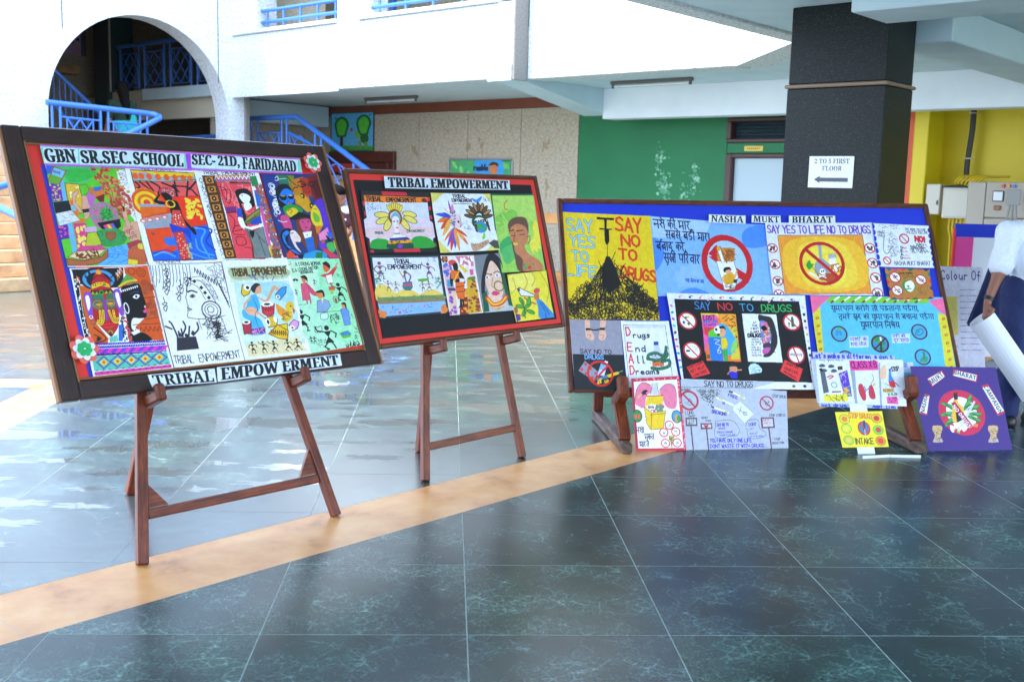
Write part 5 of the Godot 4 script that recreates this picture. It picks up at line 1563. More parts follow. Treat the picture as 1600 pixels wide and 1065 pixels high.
	func D(c: String, text: String, x0: float, y0: float, x1: float, y1: float, hh: float, t: float) -> void:
		var a := Vector2(x0 * w, y0 * h) / 1000.0
		var b := Vector2(x1 * w, y1 * h) / 1000.0
		var wide := func(k: String) -> float:
			return 0.0 if k in ["e", "u", "U", "R"] else 4.0 if k in ["A", "I", "i", "o", "O", ",", "|"] else 5.0 if k == "" else 7.5 if k == "r" else 10.0
		var total := 0.0
		for k in text.split(" "):
			total += wide.call(k)
		var u := 0.0
		var from := 0.0
		var ph := hh * h / 1000.0
		for k in text.split(" ") + PackedStringArray([""]):
			if k in ["", ",", "|"]:
				if u > from + 1.0:
					stroke(PackedVector2Array([lay(a, b, ph, from, 1.0, total), lay(a, b, ph, u, 1.0, total)]), t * w / 1000.0, Color.html(c))
				from = u + wide.call(k)
			for line in HINDI.get(k, []):
				var p := PackedVector2Array()
				for i in range(0, line.size(), 2):
					p.append(lay(a, b, ph, u + line[i] * (0.7 if k == "r" else 1.0), 1.0 - line[i + 1] / 10.0, total))
				stroke(p, t * w / 1000.0, Color.html(c))
			u += wide.call(k)
	func F(c: String, text: String, x0: float, y0: float, x1: float, y1: float, hh: float, font: int) -> void:
		var tm := TextMesh.new()
		tm.text = text
		tm.font = fonts[font]
		tm.font_size = 64
		tm.pixel_size = 0.01
		tm.depth = 0.0
		tm.curve_step = 2.0
		var s := tm.surface_get_arrays(0)
		var v: PackedVector3Array = s[Mesh.ARRAY_VERTEX]
		var ix = s[Mesh.ARRAY_INDEX]
		if ix == null or ix.size() == 0:
			ix = PackedInt32Array(range(v.size()))
		var lo := Vector2(1e9, 1e9)
		var hi := -lo
		for q in v:
			lo = lo.min(Vector2(q.x, q.y))
			hi = hi.max(Vector2(q.x, q.y))
		var a := Vector2(x0 * w, y0 * h) / 1000.0
		var b := Vector2(x1 * w, y1 * h) / 1000.0
		for i in range(0, ix.size(), 3):
			var p := PackedVector2Array()
			for k in 3:
				var q := v[ix[i + k]]
				p.append(lay(a, b, hh * h / 1000.0, q.x - lo.x, (q.y - lo.y) / (hi.y - lo.y), hi.x - lo.x))
			fill(p, Color.html(c))
			if font == 1:
				for n in 3:
					for k in 3:
						p[k].x += w * 0.0022
					fill(p, Color.html(c))
	func done() -> ImageTexture:
		var bytes := im.get_data()
		var g := FastNoiseLite.new()
		g.frequency = 0.03
		g.fractal_octaves = 5
		g.fractal_gain = 0.75
		var n := g.get_image(w, h).get_data()
		# strokes of the brush or crayon, slanted
		g.seed = w * 7 + h
		g.frequency = 0.09
		g.fractal_octaves = 3
		var big := w + h
		var s := g.get_image(big, big / 6).get_data()
		var k := 0
		for i in w * h:
			var x := i % w
			var y := i / w
			var q := s[(((x * 2 - y + 4 * h) >> 1) % (big / 6)) * big + (x + y * 2) % big]
			var f := 0.87 + n[i] * 0.0005 + q * 0.00052
			bytes[k] = mini(255, int(bytes[k] * f))
			bytes[k + 1] = mini(255, int(bytes[k + 1] * f))
			bytes[k + 2] = mini(255, int(bytes[k + 2] * f))
			k += 3
		return ImageTexture.create_from_image(Image.create_from_data(w, h, false, Image.FORMAT_RGB8, bytes))



# ------------------------------------------------------------------ the drawings
func art_city():
	var c = Art.new(300, 380, "5fc832")
	c.P("4cc87a",[-3,5,244,4,652,11,479,164,221,186,36,161])
	c.B("38b848",[233,44,505,26,602,81,411,154,243,157])
	c.P("3a63d8",[-6,5,104,13,44,83,0,95])
	c.P("eceef4",[893,28,1056,24,1129,660,1049,796,959,523,863,410])
	c.scrib("5a5a60",[904,39,1037,36,1077,569,915,478,878,410],60,4,63,3,2)
	c.dots("b8322c",[533,25,797,7,1025,408,829,569,678,309],120,21,24,5)
	c.dots("d8892c",[590,24,911,16,1036,466,843,524,678,309],60,15,17,6)
	c.S("6b4a2a",7,[573,36,745,182,769,388,843,569])
	c.P("6d2fb0",[1,140,149,148,128,350,2,362])
	c.dots("e8c838",[2,162,132,160,117,339,12,351],22,11,14,7)
	c.P("5e2aa6",[-7,593,131,582,142,713,1,735])
	c.dots("e85a8a",[-3,604,121,593,128,713,4,724],18,11,13,8)
	c.P("6fb6ec",[140,131,184,147,163,855,99,865])
	c.P("e9b93a",[197,175,361,183,366,313,349,470,207,482,185,316])
	c.L("151518",6,[197,175,361,183,366,313,349,470,207,482,185,316,197,175])
	c.dots("f6f0a0",[204,198,358,195,344,437,213,460],14,20,11,9)
	c.P("e8762c",[206,338,280,370,277,526,346,526,320,571,185,560])
	c.P("70c3d8",[205,394,260,393,258,449,203,449])
	c.P("20222a",[7,368,196,349,197,444,6,473])
	c.L("151518",4,[7,368,196,349,197,444,6,473,7,368])
	c.P("dfe2ea",[4,478,197,446,279,543,18,599])
	c.L("888",4,[4,478,197,446,279,543,18,599,4,478])
	c.scrib("9aa",[30,484,186,460,246,538,45,577],14,4,70,4,2)
	c.P("7cc0f0",[104,13,244,55,124,188,-5,162])
	c.L("b04a2a",13,[104,13,244,55,124,188,-5,162,104,13])
	c.P("6cab34",[48,94,176,125,102,194,-11,174])
	c.T("333","VOTE",81,71,165,89,22,6)
	c.P("e0a890",[372,291,450,312,442,436,388,526,343,537,334,426])
	c.L("7a4a3a",4,[372,291,450,312,442,436,388,526,343,537,334,426,372,291])
	c.P("e0a890",[250,281,338,240,337,269,279,326,280,370,327,448,304,482,235,382])
	c.L("7a4a3a",4,[250,281,338,240,337,269,279,326,280,370,327,448,304,482,235,382,250,281])
	c.P("22222a",[330,437,445,425,450,459,335,470])
	c.S("7a4a3a",7,[356,200,458,187,466,255,400,290])
	c.B("c06ac0",[449,267,523,254,528,334,449,414,426,346])
	c.P("e07a2c",[533,220,649,212,674,275,530,328])
	c.P("3f6ad0",[537,209,638,201,635,236,537,254])
	c.P("702a20",[535,311,667,275,625,367,577,362])
	c.P("c87838",[480,210,547,220,510,300,474,278])
	c.B("b07aa0",[431,425,607,356,755,434,771,569,637,637,474,615,416,526])
	c.dots("e04a8a",[442,436,604,367,766,445,771,569,477,604],50,13,10,12)
	c.dots("3a9a4a",[442,436,604,367,766,445,771,569,477,604],40,13,10,13)
	c.B("3fae4e",[548,458,647,412,713,479,667,536,557,525])
	c.scrib("1f6a2a",[555,435,676,412,713,525,539,536],26,6,70,14,2)
	c.P("151518",[480,570,783,530,775,603,706,643,525,631])
	c.P("d83a8a",[551,592,685,570,709,631,578,643])
	c.P("e8c838",[595,587,632,581,665,637,628,643])
	c.P("3a6ad8",[653,581,685,572,711,626,683,635])
	c.B("3a9a52",[447,659,612,626,751,637,809,727,703,793,502,803,435,748])
	c.P("a85a3a",[573,659,687,659,670,715,603,748,550,715])
	c.L("5a2a1a",6,[573,659,687,659,670,715,603,748,550,715,573,659])
	c.O("1f6a3a",7,491,676,31,24)
	c.O("1f6a3a",7,500,764,28,22)
	c.O("1f6a3a",7,766,682,25,20)
	c.O("1f6a3a",7,780,727,25,20)
	c.P("e03a8a",[182,571,347,571,336,659,284,791,176,833])
	c.dots("f2dc50",[203,593,327,593,284,791,179,822],16,28,17,16)
	c.P("d8a8d8",[307,615,463,604,454,659,308,659])
	c.P("b8c830",[333,670,447,659,481,781,261,823])
	c.L("151518",4,[333,670,447,659,481,781,261,823,333,670])
	c.P("d84a8a",[149,833,284,791,478,792,520,836,180,866])
	c.B("e0a58a",[853,421,889,444,890,558,965,552,1015,580,968,750,885,761,827,716,783,648,836,569,835,479])
	c.P("2a2028",[854,404,882,398,873,450,847,453])
	c.L("7a4a3a",4,[850,547,837,615])
	c.L("7a4a3a",4,[905,558,895,614])
	c.T("6a3030","RIGHT",795,688,942,626,28,6)
	c.T("6a3030","TO",848,696,926,677,22,6)
	c.T("6a3030","VOTE",834,738,959,711,26,6)
	c.P("5fb0f0",[524,825,806,783,1013,908,984,997,363,993])
	c.S("2a6ad0",7,[432,945,529,902,606,925,676,882,768,905])
	c.S("2a6ad0",7,[478,978,571,947,651,964,776,927])
	c.O("2a6ad0",7,608,826,28,15)
	c.O("2a6ad0",7,696,816,28,15)
	c.O("2a6ad0",7,637,870,28,15)
	c.O("2a6ad0",7,739,860,28,15)
	c.O("2a6ad0",7,560,892,28,15)
	c.P("b8633a",[4,918,213,942,445,901,545,825,511,913,398,966,198,995,11,987])
	c.L("5a2a1a",7,[4,918,213,942,445,901,545,825,511,913,398,966,198,995,11,987,4,918])
	c.P("e8d0a0",[28,902,144,849,465,836,524,825,421,890,215,936])
	c.L("7a3a1a",7,[28,902,144,849,465,836,524,825,421,890,215,936,28,902])
	c.scrib("7a3a1a",[99,865,461,847,359,911,138,919],14,17,84,17,2)
	c.P("a83a4a",[795,772,950,739,997,750,976,840,803,839])
	c.B("c8603a",[803,839,932,795,1009,874,974,985,801,983,762,927])
	c.P("e8d030",[762,927,892,945,871,989,743,987])
	c.L("7a5a1a",6,[762,927,892,945,871,989,743,987,762,927])
	c.E("e8c84a",965,806,39,31,0)
	c.L("fff",14,[-1,7,-71,506,-24,992])
	c.L("fff",11,[-18,997,1006,997])
	return c.done()


func art_shore():
	var c = Art.new(290, 380, "f2f4f8")
	c.T("444","TRIBAL EMPOWERMENT",200,20,692,19,21,6)
	c.T("444","YOUR TRIBUTE",94,984,430,986,18,5)
	c.P("e8401c",[74,21,948,35,927,973,82,956])
	c.L("151518",9,[74,21,948,35,927,973,82,956,74,21])
	c.P("f0c820",[77,26,947,38,946,76,722,69,481,87,282,42,78,54])
	c.P("a0a8b8",[78,54,282,42,481,87,946,76,943,121,619,139,405,131,87,143])
	c.E("f0601c",121,83,37,34,0)
	c.E("f0601c",202,84,37,34,0)
	c.E("f0601c",306,86,37,34,0)
	c.E("f0601c",427,88,37,34,0)
	c.E("f0601c",542,90,37,34,0)
	c.E("f0601c",659,92,37,34,0)
	c.E("f0601c",777,94,37,34,0)
	c.E("f0601c",874,96,37,34,0)
	c.S("2f8a5a",14,[87,143,195,129,342,139,460,148,623,127,951,108])
	c.P("ef5a5a",[82,161,946,121,932,290,579,299,367,247,139,214])
	c.S("151518",23,[102,143,146,190,109,214])
	c.S("151518",23,[161,142,269,224,272,260])
	c.S("151518",23,[251,140,321,247])
	c.S("151518",23,[311,139,413,198,359,271])
	c.S("151518",23,[637,133,624,305])
	c.S("151518",23,[572,183,807,192,916,290])
	c.S("151518",23,[829,129,755,292])
	c.S("151518",23,[460,148,611,207,612,293])
	c.S("151518",23,[944,127,814,217])
	c.S("151518",23,[661,243,608,170])
	c.L("151518",12,[580,296,932,290])
	c.P("f2a01c",[83,215,230,207,363,259,313,319,357,367,89,374])
	c.E("e85a1c",189,358,206,146,0)
	c.E("f8d020",189,358,165,117,0)
	c.E("e8701c",189,358,124,87,0)
	c.E("f8d020",189,358,82,58,0)
	c.E("e8402c",189,358,44,31,0)
	c.P("9aa4b8",[74,374,370,373,451,402,224,408,86,405])
	c.P("ee6a18",[79,405,451,402,416,461,200,484,63,524])
	c.P("9aa4b8",[67,524,475,468,483,533,424,614,151,633,72,632])
	c.E("f07050",168,536,40,23,0)
	c.E("eee",167,540,23,11,0)
	c.E("f07050",267,525,40,23,0)
	c.E("eee",266,529,23,11,0)
	c.E("f07050",370,508,40,23,0)
	c.E("eee",369,512,23,11,0)
	c.E("f07050",77,547,40,23,0)
	c.E("eee",76,550,23,11,0)
	c.P("f04a18",[76,644,386,637,470,742,417,810,153,848,93,857])
	c.P("6a5a4a",[142,662,192,685,144,702])
	c.P("2f74e0",[289,727,463,719,432,810,313,807,281,772])
	c.P("f8381c",[581,293,932,290,931,596,740,594,611,474])
	c.dots("f8d828",[714,316,907,315,896,560,692,510],26,21,30,31)
	c.P("1c64e0",[406,579,603,628,928,602,927,973,75,956,93,857,330,887,435,845])
	c.S("4aa8f4",24,[727,630,876,656,784,773,832,938])
	c.S("4aa8f4",21,[715,748,719,864,900,928])
	c.S("0c3fae",21,[794,619,972,657,847,774,938,871])
	c.S("4aa8f4",21,[107,902,247,873,378,922])
	c.S("0c3fae",15,[114,880,269,851,404,889])
	c.S("4aa8f4",18,[614,896,766,947,886,963])
	c.B("b8404a",[398,222,492,191,591,220,609,281,537,330,481,270,404,271])
	c.dots("f0b0b0",[407,216,593,214,581,293,420,270],40,6,5,32)
	c.B("0e0e10",[408,259,501,257,546,306,514,354,468,354,434,318])
	c.B("0e0e10",[472,342,595,342,624,438,636,534,741,677,717,701,653,617,559,533,473,473,486,390])
	c.B("0e0e10",[466,360,368,378,293,355,296,325,381,271,393,283,339,331,409,349])
	c.B("0e0e10",[716,618,742,654,731,703,706,665])
	c.O("e8c828",20,500,372,58,34)
	c.E("0e0e10",504,360,34,23,0)
	c.P("e04838",[500,438,608,438,638,617,525,674,420,626])
	c.L("7a1a1a",5,[500,438,608,438,638,617,525,674,420,626,500,438])
	c.dots("fff",[511,450,604,450,607,616,454,614],16,9,7,33)
	c.P("1440c8",[406,579,587,628,669,617,656,781,597,687,419,672])
	c.P("d83a38",[434,672,567,663,608,953,440,958,446,811])
	c.L("7a1a1a",5,[434,672,567,663,608,953,440,958,446,811,434,672])
	c.dots("f4c8a0",[445,684,555,674,582,941,458,948],40,8,6,34)
	c.dots("a0b890",[583,768,636,793,608,953,552,939],24,14,10,35)
	c.L("151518",6,[91,951,928,971])
	return c.done()


func art_sari():
	var c = Art.new(270, 380, "f0f3fa")
	c.T("222","TRIBAL EMPOWERMENT",100,39,947,32,42,9)
	c.scrib("555",[-7,66,77,52,45,941,-34,938],26,7,74,41,1)
	c.scrib("555",[985,100,1044,99,1017,960,959,958],26,7,74,42,1)
	c.S("333",7,[47,978,245,979,461,993])
	c.P("5a3418",[68,52,282,48,224,966,43,966])
	c.P("c8843a",[97,66,239,57,234,139,92,149])
	c.L("1a0e08",11,[97,66,239,57,234,139,92,149,97,66])
	c.E("1a0e08",165,103,37,27,0)
	c.E("e8a848",165,103,15,11,0)
	c.P("c8843a",[94,166,235,158,231,240,89,249])
	c.L("1a0e08",11,[94,166,235,158,231,240,89,249,94,166])
	c.E("1a0e08",161,203,37,27,0)
	c.E("e8a848",161,203,15,11,0)
	c.P("c8843a",[90,266,231,259,227,341,85,349])
	c.L("1a0e08",11,[90,266,231,259,227,341,85,349,90,266])
	c.E("1a0e08",157,304,37,27,0)
	c.E("e8a848",157,304,15,11,0)
	c.P("c8843a",[87,367,228,360,223,442,82,449])
	c.L("1a0e08",11,[87,367,228,360,223,442,82,449,87,367])
	c.E("1a0e08",154,404,37,27,0)
	c.E("e8a848",154,404,15,11,0)
	c.P("c8843a",[83,467,224,461,220,544,78,550])
	c.L("1a0e08",11,[83,467,224,461,220,544,78,550,83,467])
	c.E("1a0e08",150,505,37,27,0)
	c.E("e8a848",150,505,15,11,0)
	c.P("c8843a",[79,567,221,563,216,645,74,650])
	c.L("1a0e08",11,[79,567,221,563,216,645,74,650,79,567])
	c.E("1a0e08",147,606,37,27,0)
	c.E("e8a848",147,606,15,11,0)
	c.P("c8843a",[76,668,217,664,213,746,71,750])
	c.L("1a0e08",11,[76,668,217,664,213,746,71,750,76,668])
	c.E("1a0e08",143,707,37,27,0)
	c.E("e8a848",143,707,15,11,0)
	c.P("c8843a",[72,768,214,765,209,847,67,851])
	c.L("1a0e08",11,[72,768,214,765,209,847,67,851,72,768])
	c.E("1a0e08",139,807,37,27,0)
	c.E("e8a848",139,807,15,11,0)
	c.P("c8843a",[69,868,210,866,205,948,64,951])
	c.L("1a0e08",11,[69,868,210,866,205,948,64,951,69,868])
	c.E("1a0e08",136,908,37,27,0)
	c.E("e8a848",136,908,15,11,0)
	c.P("e86a5a",[264,48,843,30,847,109,270,117])
	c.L("6a2a2a",6,[264,48,843,30,847,109,270,117,264,48])
	c.zig("fff",13,263,92,842,76,9,42)
	c.zig("3a5ad0",11,255,111,842,97,9,42)
	c.zig("e8c030",7,280,73,841,55,9,30)
	c.P("f04a58",[268,124,822,122,761,546,691,988,224,966,284,465])
	c.L("8a1a2a",7,[268,124,822,122,761,546,691,988,224,966,284,465,268,124])
	c.scrib("f89aa0",[293,149,788,155,732,546,433,543],50,9,148,43,2)
	c.S("8a1428",13,[282,174,380,198,344,326,309,237,329,148])
	c.S("8a1428",13,[320,212,448,211,387,351,320,339])
	c.P("7a2a7a",[275,402,462,390,444,454,287,459])
	c.L("6a0f20",17,[285,463,463,454])
	c.S("8a1428",13,[306,669,463,646,442,607,345,619,295,694,472,710])
	c.S("8a1428",13,[315,733,443,736,446,813,313,822,309,745])
	c.S("8a1428",13,[411,850,517,866,491,968])
	c.S("8a1428",13,[315,478,378,543,326,644])
	c.L("151518",17,[485,123,822,122])
	c.P("2a8a4a",[837,44,943,42,943,153,833,161])
	c.P("2a6ad0",[842,207,922,200,897,390,814,403])
	c.dots("b84a2a",[894,154,1001,153,988,893,863,928],160,28,18,44)
	c.dots("2a5aa0",[894,154,1001,153,988,893,863,928],70,17,11,45)
	c.P("e05aa8",[848,390,901,390,855,836,802,848])
	c.P("e8b030",[817,835,875,837,837,974,795,972])
	c.dots("6a3a18",[852,889,968,892,950,978,843,974],30,26,17,46)
	c.B("101012",[525,223,642,189,749,201,794,272,772,390,686,390,566,364,585,493,548,622,507,608,529,493,527,325])
	c.B("f8fafc",[568,274,638,241,724,260,745,299,679,364,629,370,583,325])
	c.B("f8fafc",[604,364,703,351,719,403,607,441])
	c.E("d04a8a",619,267,11,7,0)
	c.P("1f4ac0",[458,422,547,409,518,518,441,524])
	c.B("f8fafc",[444,518,515,525,535,609,585,622,550,660,455,620])
	c.P("7a7a3a",[574,519,852,403,822,495,596,596,527,583])
	c.L("2a2a1a",7,[574,519,852,403,822,495,596,596,527,583,574,519])
	c.S("c8a84a",11,[581,545,723,481,835,442])
	c.S("3a3a2a",11,[570,570,749,507])
	c.P("1f4ac0",[632,558,822,495,811,586,631,603])
	c.B("f8fafc",[704,611,805,599,774,625,649,649,563,673,542,634])
	c.P("7a8688",[505,634,641,668,813,625,801,782,795,972,507,975,552,828])
	c.L("2a2a2a",7,[505,634,641,668,813,625,801,782,795,972,507,975,552,828,505,634])
	c.S("2a2a2a",11,[537,647,548,751,509,969])
	c.S("2a2a2a",9,[670,688,717,754,771,808])
	c.S("a86a2a",9,[541,725,559,854,552,958])
	c.S("4a5254",13,[691,728,708,950])
	c.B("101012",[563,673,647,675,585,751])
	return c.done()


func art_faces():
	var c = Art.new(280, 380, "2a3a78")
	c.P("1f3a90",[2,0,250,6,210,331,40,680,24,439])
	c.P("2a7a5a",[250,6,448,13,484,115,283,115])
	c.P("7a8a2a",[448,13,566,20,518,224,425,251])
	c.P("c87a1c",[482,74,722,34,719,224,745,441,459,359,477,224])
	c.P("d8a01c",[466,251,687,251,725,441,618,454,470,332])
	c.P("b0341c",[655,47,817,47,796,279,638,224])
	c.P("7a1a20",[809,20,991,20,992,293,819,319,800,224])
	c.P("54161c",[860,88,993,61,984,265,851,292])
	c.S("151518",16,[601,102,678,88,736,115])
	c.S("151518",18,[599,129,648,156,741,129,673,122])
	c.S("151518",16,[777,115,870,88,925,102])
	c.S("151518",18,[781,129,833,150,905,122])
	c.S("5a1a14",10,[761,129,765,211,699,224])
	c.B("c03a2a",[656,231,719,224,774,238,701,265])
	c.B("d84a2a",[677,251,724,258,692,285])
	c.S("151518",12,[442,27,510,102,587,156,501,170,446,251,486,319])
	c.E("151518",624,258,36,31,0)
	c.E("f0c020",613,258,18,16,0)
	c.E("151518",731,380,36,34,0)
	c.E("f0c020",733,376,16,16,0)
	c.scrib("eee",[109,101,163,115,140,493,75,506],26,10,80,51,0)
	c.S("eee",12,[232,47,281,27,271,74,221,74])
	c.S("eee",8,[277,61,420,54])
	c.B("151518",[167,223,242,142,361,122,447,156,447,224,358,359,247,386,167,385])
	c.B("1f7ae8",[209,264,314,183,415,183,476,251,430,332,333,372,264,345,202,304])
	c.B("151518",[209,264,305,251,339,264,312,305,239,311])
	c.B("151518",[372,258,459,244,467,271,425,298,368,291])
	c.E("e8c040",280,261,40,6,0)
	c.E("e8d890",414,254,36,6,0)
	c.S("0c3a90",10,[343,278,346,318,310,332])
	c.P("d84a2a",[343,339,377,339,360,393,331,386])
	c.B("2a9a3a",[221,399,358,359,507,386,544,440,400,494,254,507])
	c.B("e8c828",[263,439,401,399,463,440,354,507,280,493])
	c.S("b0301c",10,[283,440,332,419,363,440,312,467])
	c.P("151518",[243,534,481,447,688,502,583,535,319,541])
	c.B("6a2a78",[80,493,186,480,237,547,278,681,159,681,114,600])
	c.B("d84a8a",[134,506,260,493,270,654,142,627])
	c.S("eee",12,[77,546,148,567,221,560])
	c.B("f0d020",[748,387,835,374,870,523,802,630,673,603,661,495])
	c.B("6ab83a",[719,454,801,495,792,563,711,562])
	c.S("151518",8,[757,414,814,421])
	c.B("5a34c8",[796,346,908,299,974,333,1012,658,907,711,842,630,845,441])
	c.P("e8782c",[688,616,828,617,706,710,672,697])
	c.P("f08ac0",[706,710,903,631,903,765,691,791])
	c.B("7a3a1c",[387,548,609,522,662,629,673,764,584,897,444,896,371,789,358,682])
	c.B("d8508a",[447,548,603,535,623,602,538,683,458,682,427,615])
	c.P("f4f4f8",[435,689,601,676,553,763,443,762])
	c.P("1f6ac8",[443,762,594,736,564,897,432,922])
	c.E("151518",488,568,18,6,0)
	c.E("151518",591,562,18,6,0)
	c.B("a02a4a",[501,629,553,625,518,645])
	c.E("151518",501,720,10,6,0)
	c.B("0f0f14",[48,707,176,641,264,668,144,761,166,894,369,975,191,974,50,840])
	c.B("2a7ad8",[72,720,165,667,203,694,104,760,143,854,282,948,174,921,75,827])
	c.S("151518",12,[102,720,150,747])
	c.S("151518",12,[75,827,169,841])
	c.S("151518",12,[132,881,208,888])
	c.B("f2dcd8",[219,681,304,668,369,749,345,802,260,815,313,922,237,868,204,761])
	c.S("151518",10,[210,701,272,695])
	c.S("b04a5a",10,[266,801,324,804])
	c.P("f04a2c",[44,946,126,894,182,947,215,987,43,993])
	c.P("e85aa8",[151,974,229,954,241,994])
	c.P("2a9ad8",[367,935,584,897,752,925,739,998,301,995])
	c.P("1f7a3a",[572,923,692,924,642,991,533,990])
	c.P("f0d828",[932,792,1004,766,1003,993,942,993])
	c.P("d83a5a",[675,871,790,885,963,993,782,992])
	c.B("4ab85a",[793,831,906,805,936,872,872,926,804,898])
	c.P("151518",[821,724,875,738,906,805,845,805])
	c.P("6a3ac0",[665,804,785,805,770,885,655,871])
	c.E("b8602a",748,798,36,21,0)
	c.P("2a6ad8",[859,684,994,698,974,765,869,751])
	return c.done()


func art_mask():
	var c = Art.new(310, 400, "f2f4f8")
	c.P("14141a",[19,10,673,7,624,190,508,198,205,163,49,145])
	c.P("14141a",[26,13,94,12,61,661,9,634])
	c.dots("e8e8ec",[28,61,73,62,52,614,15,612],26,13,9,61)
	c.P("d8601c",[69,158,201,174,183,553,107,710,66,592])
	c.S("fff",6,[70,164,49,545,88,697])
	c.zig("e8702c",14,56,122,217,175,6,51)
	c.zig("fff",6,60,134,219,193,6,51)
	c.zig("e8702c",14,477,197,650,54,6,51)
	c.zig("fff",6,465,184,638,41,6,51)
	c.E("1a1a20",330,106,237,111,0)
	c.E("4a9ad8",328,112,198,93,0)
	c.scrib("1a1a20",[166,29,541,39,488,160,144,160],20,11,73,62,2)
	c.E("1a1a20",327,118,150,76,0)
	c.B("b8202a",[351,9,403,72,464,135,457,208,522,259,493,403,449,545,382,612,324,649,275,605,205,531,161,446,182,269,217,175,260,104])
	c.P("e8c020",[229,157,306,136,399,139,447,165,445,195,342,173,217,199])
	c.E("f09a20",346,43,35,23,0)
	c.S("2a1010",8,[249,116,341,70,424,109])
	c.dots("2a1010",[241,146,444,147,437,171,234,170],14,8,6,63)
	c.P("5a1a1a",[199,210,465,208,470,245,196,246])
	c.P("7ac83a",[196,246,227,218,241,252,272,223,287,253])
	c.P("7ac83a",[359,247,391,220,406,249,438,220,454,244])
	c.O("4a9a2a",14,326,236,25,19)
	c.B("1f7a5a",[197,270,272,249,344,270,322,293,214,289])
	c.B("1f7a5a",[377,266,445,250,478,270,463,293,383,296])
	c.B("6a6242",[188,300,322,293,301,388,200,389,180,353])
	c.B("6a6242",[360,295,471,294,469,378,363,391])
	c.O("a89a6a",8,248,342,51,33)
	c.O("a89a6a",8,410,337,47,30)
	c.B("e8a020",[222,343,263,335,293,346,256,359])
	c.B("e8a020",[367,340,412,333,448,343,404,357])
	c.P("8a3aa8",[329,294,356,295,344,479,312,507,302,489])
	c.S("f0d020",27,[258,404,234,509,208,496])
	c.S("2a1a10",5,[258,404,234,509,208,496])
	c.S("f0d020",27,[296,406,276,488,237,527,193,518])
	c.S("2a1a10",5,[296,406,276,488,237,527,193,518])
	c.S("f0d020",27,[365,409,391,506,449,521])
	c.S("2a1a10",5,[365,409,391,506,449,521])
	c.S("f0d020",27,[419,412,421,484,468,486])
	c.S("2a1a10",5,[419,412,421,484,468,486])
	c.B("e0302a",[248,539,324,520,353,527,405,536,346,574,285,571])
	c.S("6a0f14",8,[262,546,325,543,395,542])
	c.O("5ac83a",11,327,612,25,19)
	c.P("2a1a1a",[275,605,361,628,325,646])
	c.B("8a4ac0",[105,243,186,228,193,282,161,446,124,468,104,408])
	c.B("fff",[121,267,162,257,161,340,122,397,116,338])
	c.B("8a4ac0",[474,233,552,212,566,298,545,442,506,464,477,379])
	c.B("fff",[490,258,533,248,531,357,500,380])
	c.O("fff",8,135,456,19,14)
	c.O("3a4a6a",8,144,504,27,20)
	c.O("8a4ac0",9,521,441,25,19)
	c.P("d85a18",[113,560,190,530,288,664,259,709,108,704])
	c.S("1a1a1a",13,[138,550,258,662,110,699])
	c.S("1a1a1a",11,[126,619,198,658,122,682])
	c.E("1a1a1a",163,662,22,19,0)
	c.P("6ac0b0",[299,653,405,637,403,695,293,700])
	c.P("2a6ad0",[449,545,512,548,505,619,449,698,403,695])
	c.P("d8561a",[681,7,992,0,977,728,814,717,646,580,805,492,849,359,823,184,793,121,678,67])
	c.O("a8380c",13,888,61,55,41)
	c.O("a8380c",9,888,61,27,20)
	c.O("a8380c",13,768,45,44,33)
	c.dots("a8380c",[835,147,972,139,977,278,844,272],10,38,40,64)
	c.dots("a8380c",[877,323,960,327,986,502,826,481],24,24,26,65)
	c.L("8a2c08",9,[832,309,994,303])
	c.L("8a2c08",9,[798,516,978,501])
	c.L("8a2c08",9,[622,555,982,563])
	c.zig("8a2c08",9,631,627,982,637,6,47)
	c.P("5aa04a",[529,211,695,68,806,134,812,165,672,191])
	c.S("e8c828",22,[560,187,688,142,806,134])
	c.S("d83a2a",14,[546,205,680,167,816,153])
	c.S("2a7ad0",8,[536,213,675,182,812,165])
	c.B("0c0c0e",[576,212,710,174,827,172,844,272,855,366,823,389,841,433,814,493,737,501,641,496,599,577,635,615,755,647,814,717,557,708,537,621,565,479,548,382])
	c.E("e8e8ec",574,234,11,12,0)
	c.E("e8e8ec",602,229,11,12,0)
	c.E("e8e8ec",629,224,11,12,0)
	c.E("e8e8ec",657,219,11,12,0)
	c.E("e8e8ec",685,214,11,12,0)
	c.E("e8e8ec",712,209,11,12,0)
	c.E("e8e8ec",740,204,11,12,0)
	c.E("e8e8ec",768,199,11,12,0)
	c.E("e8e8ec",797,193,11,12,0)
	c.B("fff",[704,297,754,269,799,283,757,312])
	c.E("1a3a8a",752,291,17,14,0)
	c.S("3a4a8a",9,[681,266,746,244,803,246])
	c.B("e83a9a",[796,431,847,415,832,451,803,449])
	c.O("e8eaf2",14,591,396,28,49)
	c.P("f0f0f4",[576,624,688,601,695,631,606,655])
	c.dots("c8303a",[530,466,571,462,573,707,533,710],34,14,10,66)
	c.dots("222",[487,475,528,471,513,697,465,699],30,11,8,67)
	c.P("3a24b0",[88,697,977,728,979,770,97,744])
	c.zig("fff",8,102,727,975,758,30,16)
	c.P("7a34d0",[95,749,977,776,969,824,97,795])
	c.P("e83ab0",[98,792,162,754,215,755,150,793])
	c.P("e83ab0",[206,795,271,757,324,759,259,797])
	c.P("e83ab0",[315,799,381,760,436,762,369,800])
	c.P("e83ab0",[426,802,493,764,548,765,481,804])
	c.P("e83ab0",[539,806,607,767,663,769,594,807])
	c.P("e83ab0",[653,809,722,770,779,772,709,811])
	c.P("e83ab0",[769,813,839,774,897,776,826,815])
	c.P("e83ab0",[886,817,958,777,1016,779,944,819])
	c.P("1a1a6a",[97,795,968,828,966,837,92,812])
	c.P("5ac0b0",[39,813,968,842,976,962,24,953])
	c.P("6a2a2a",[69,869,181,816,258,884,145,937])
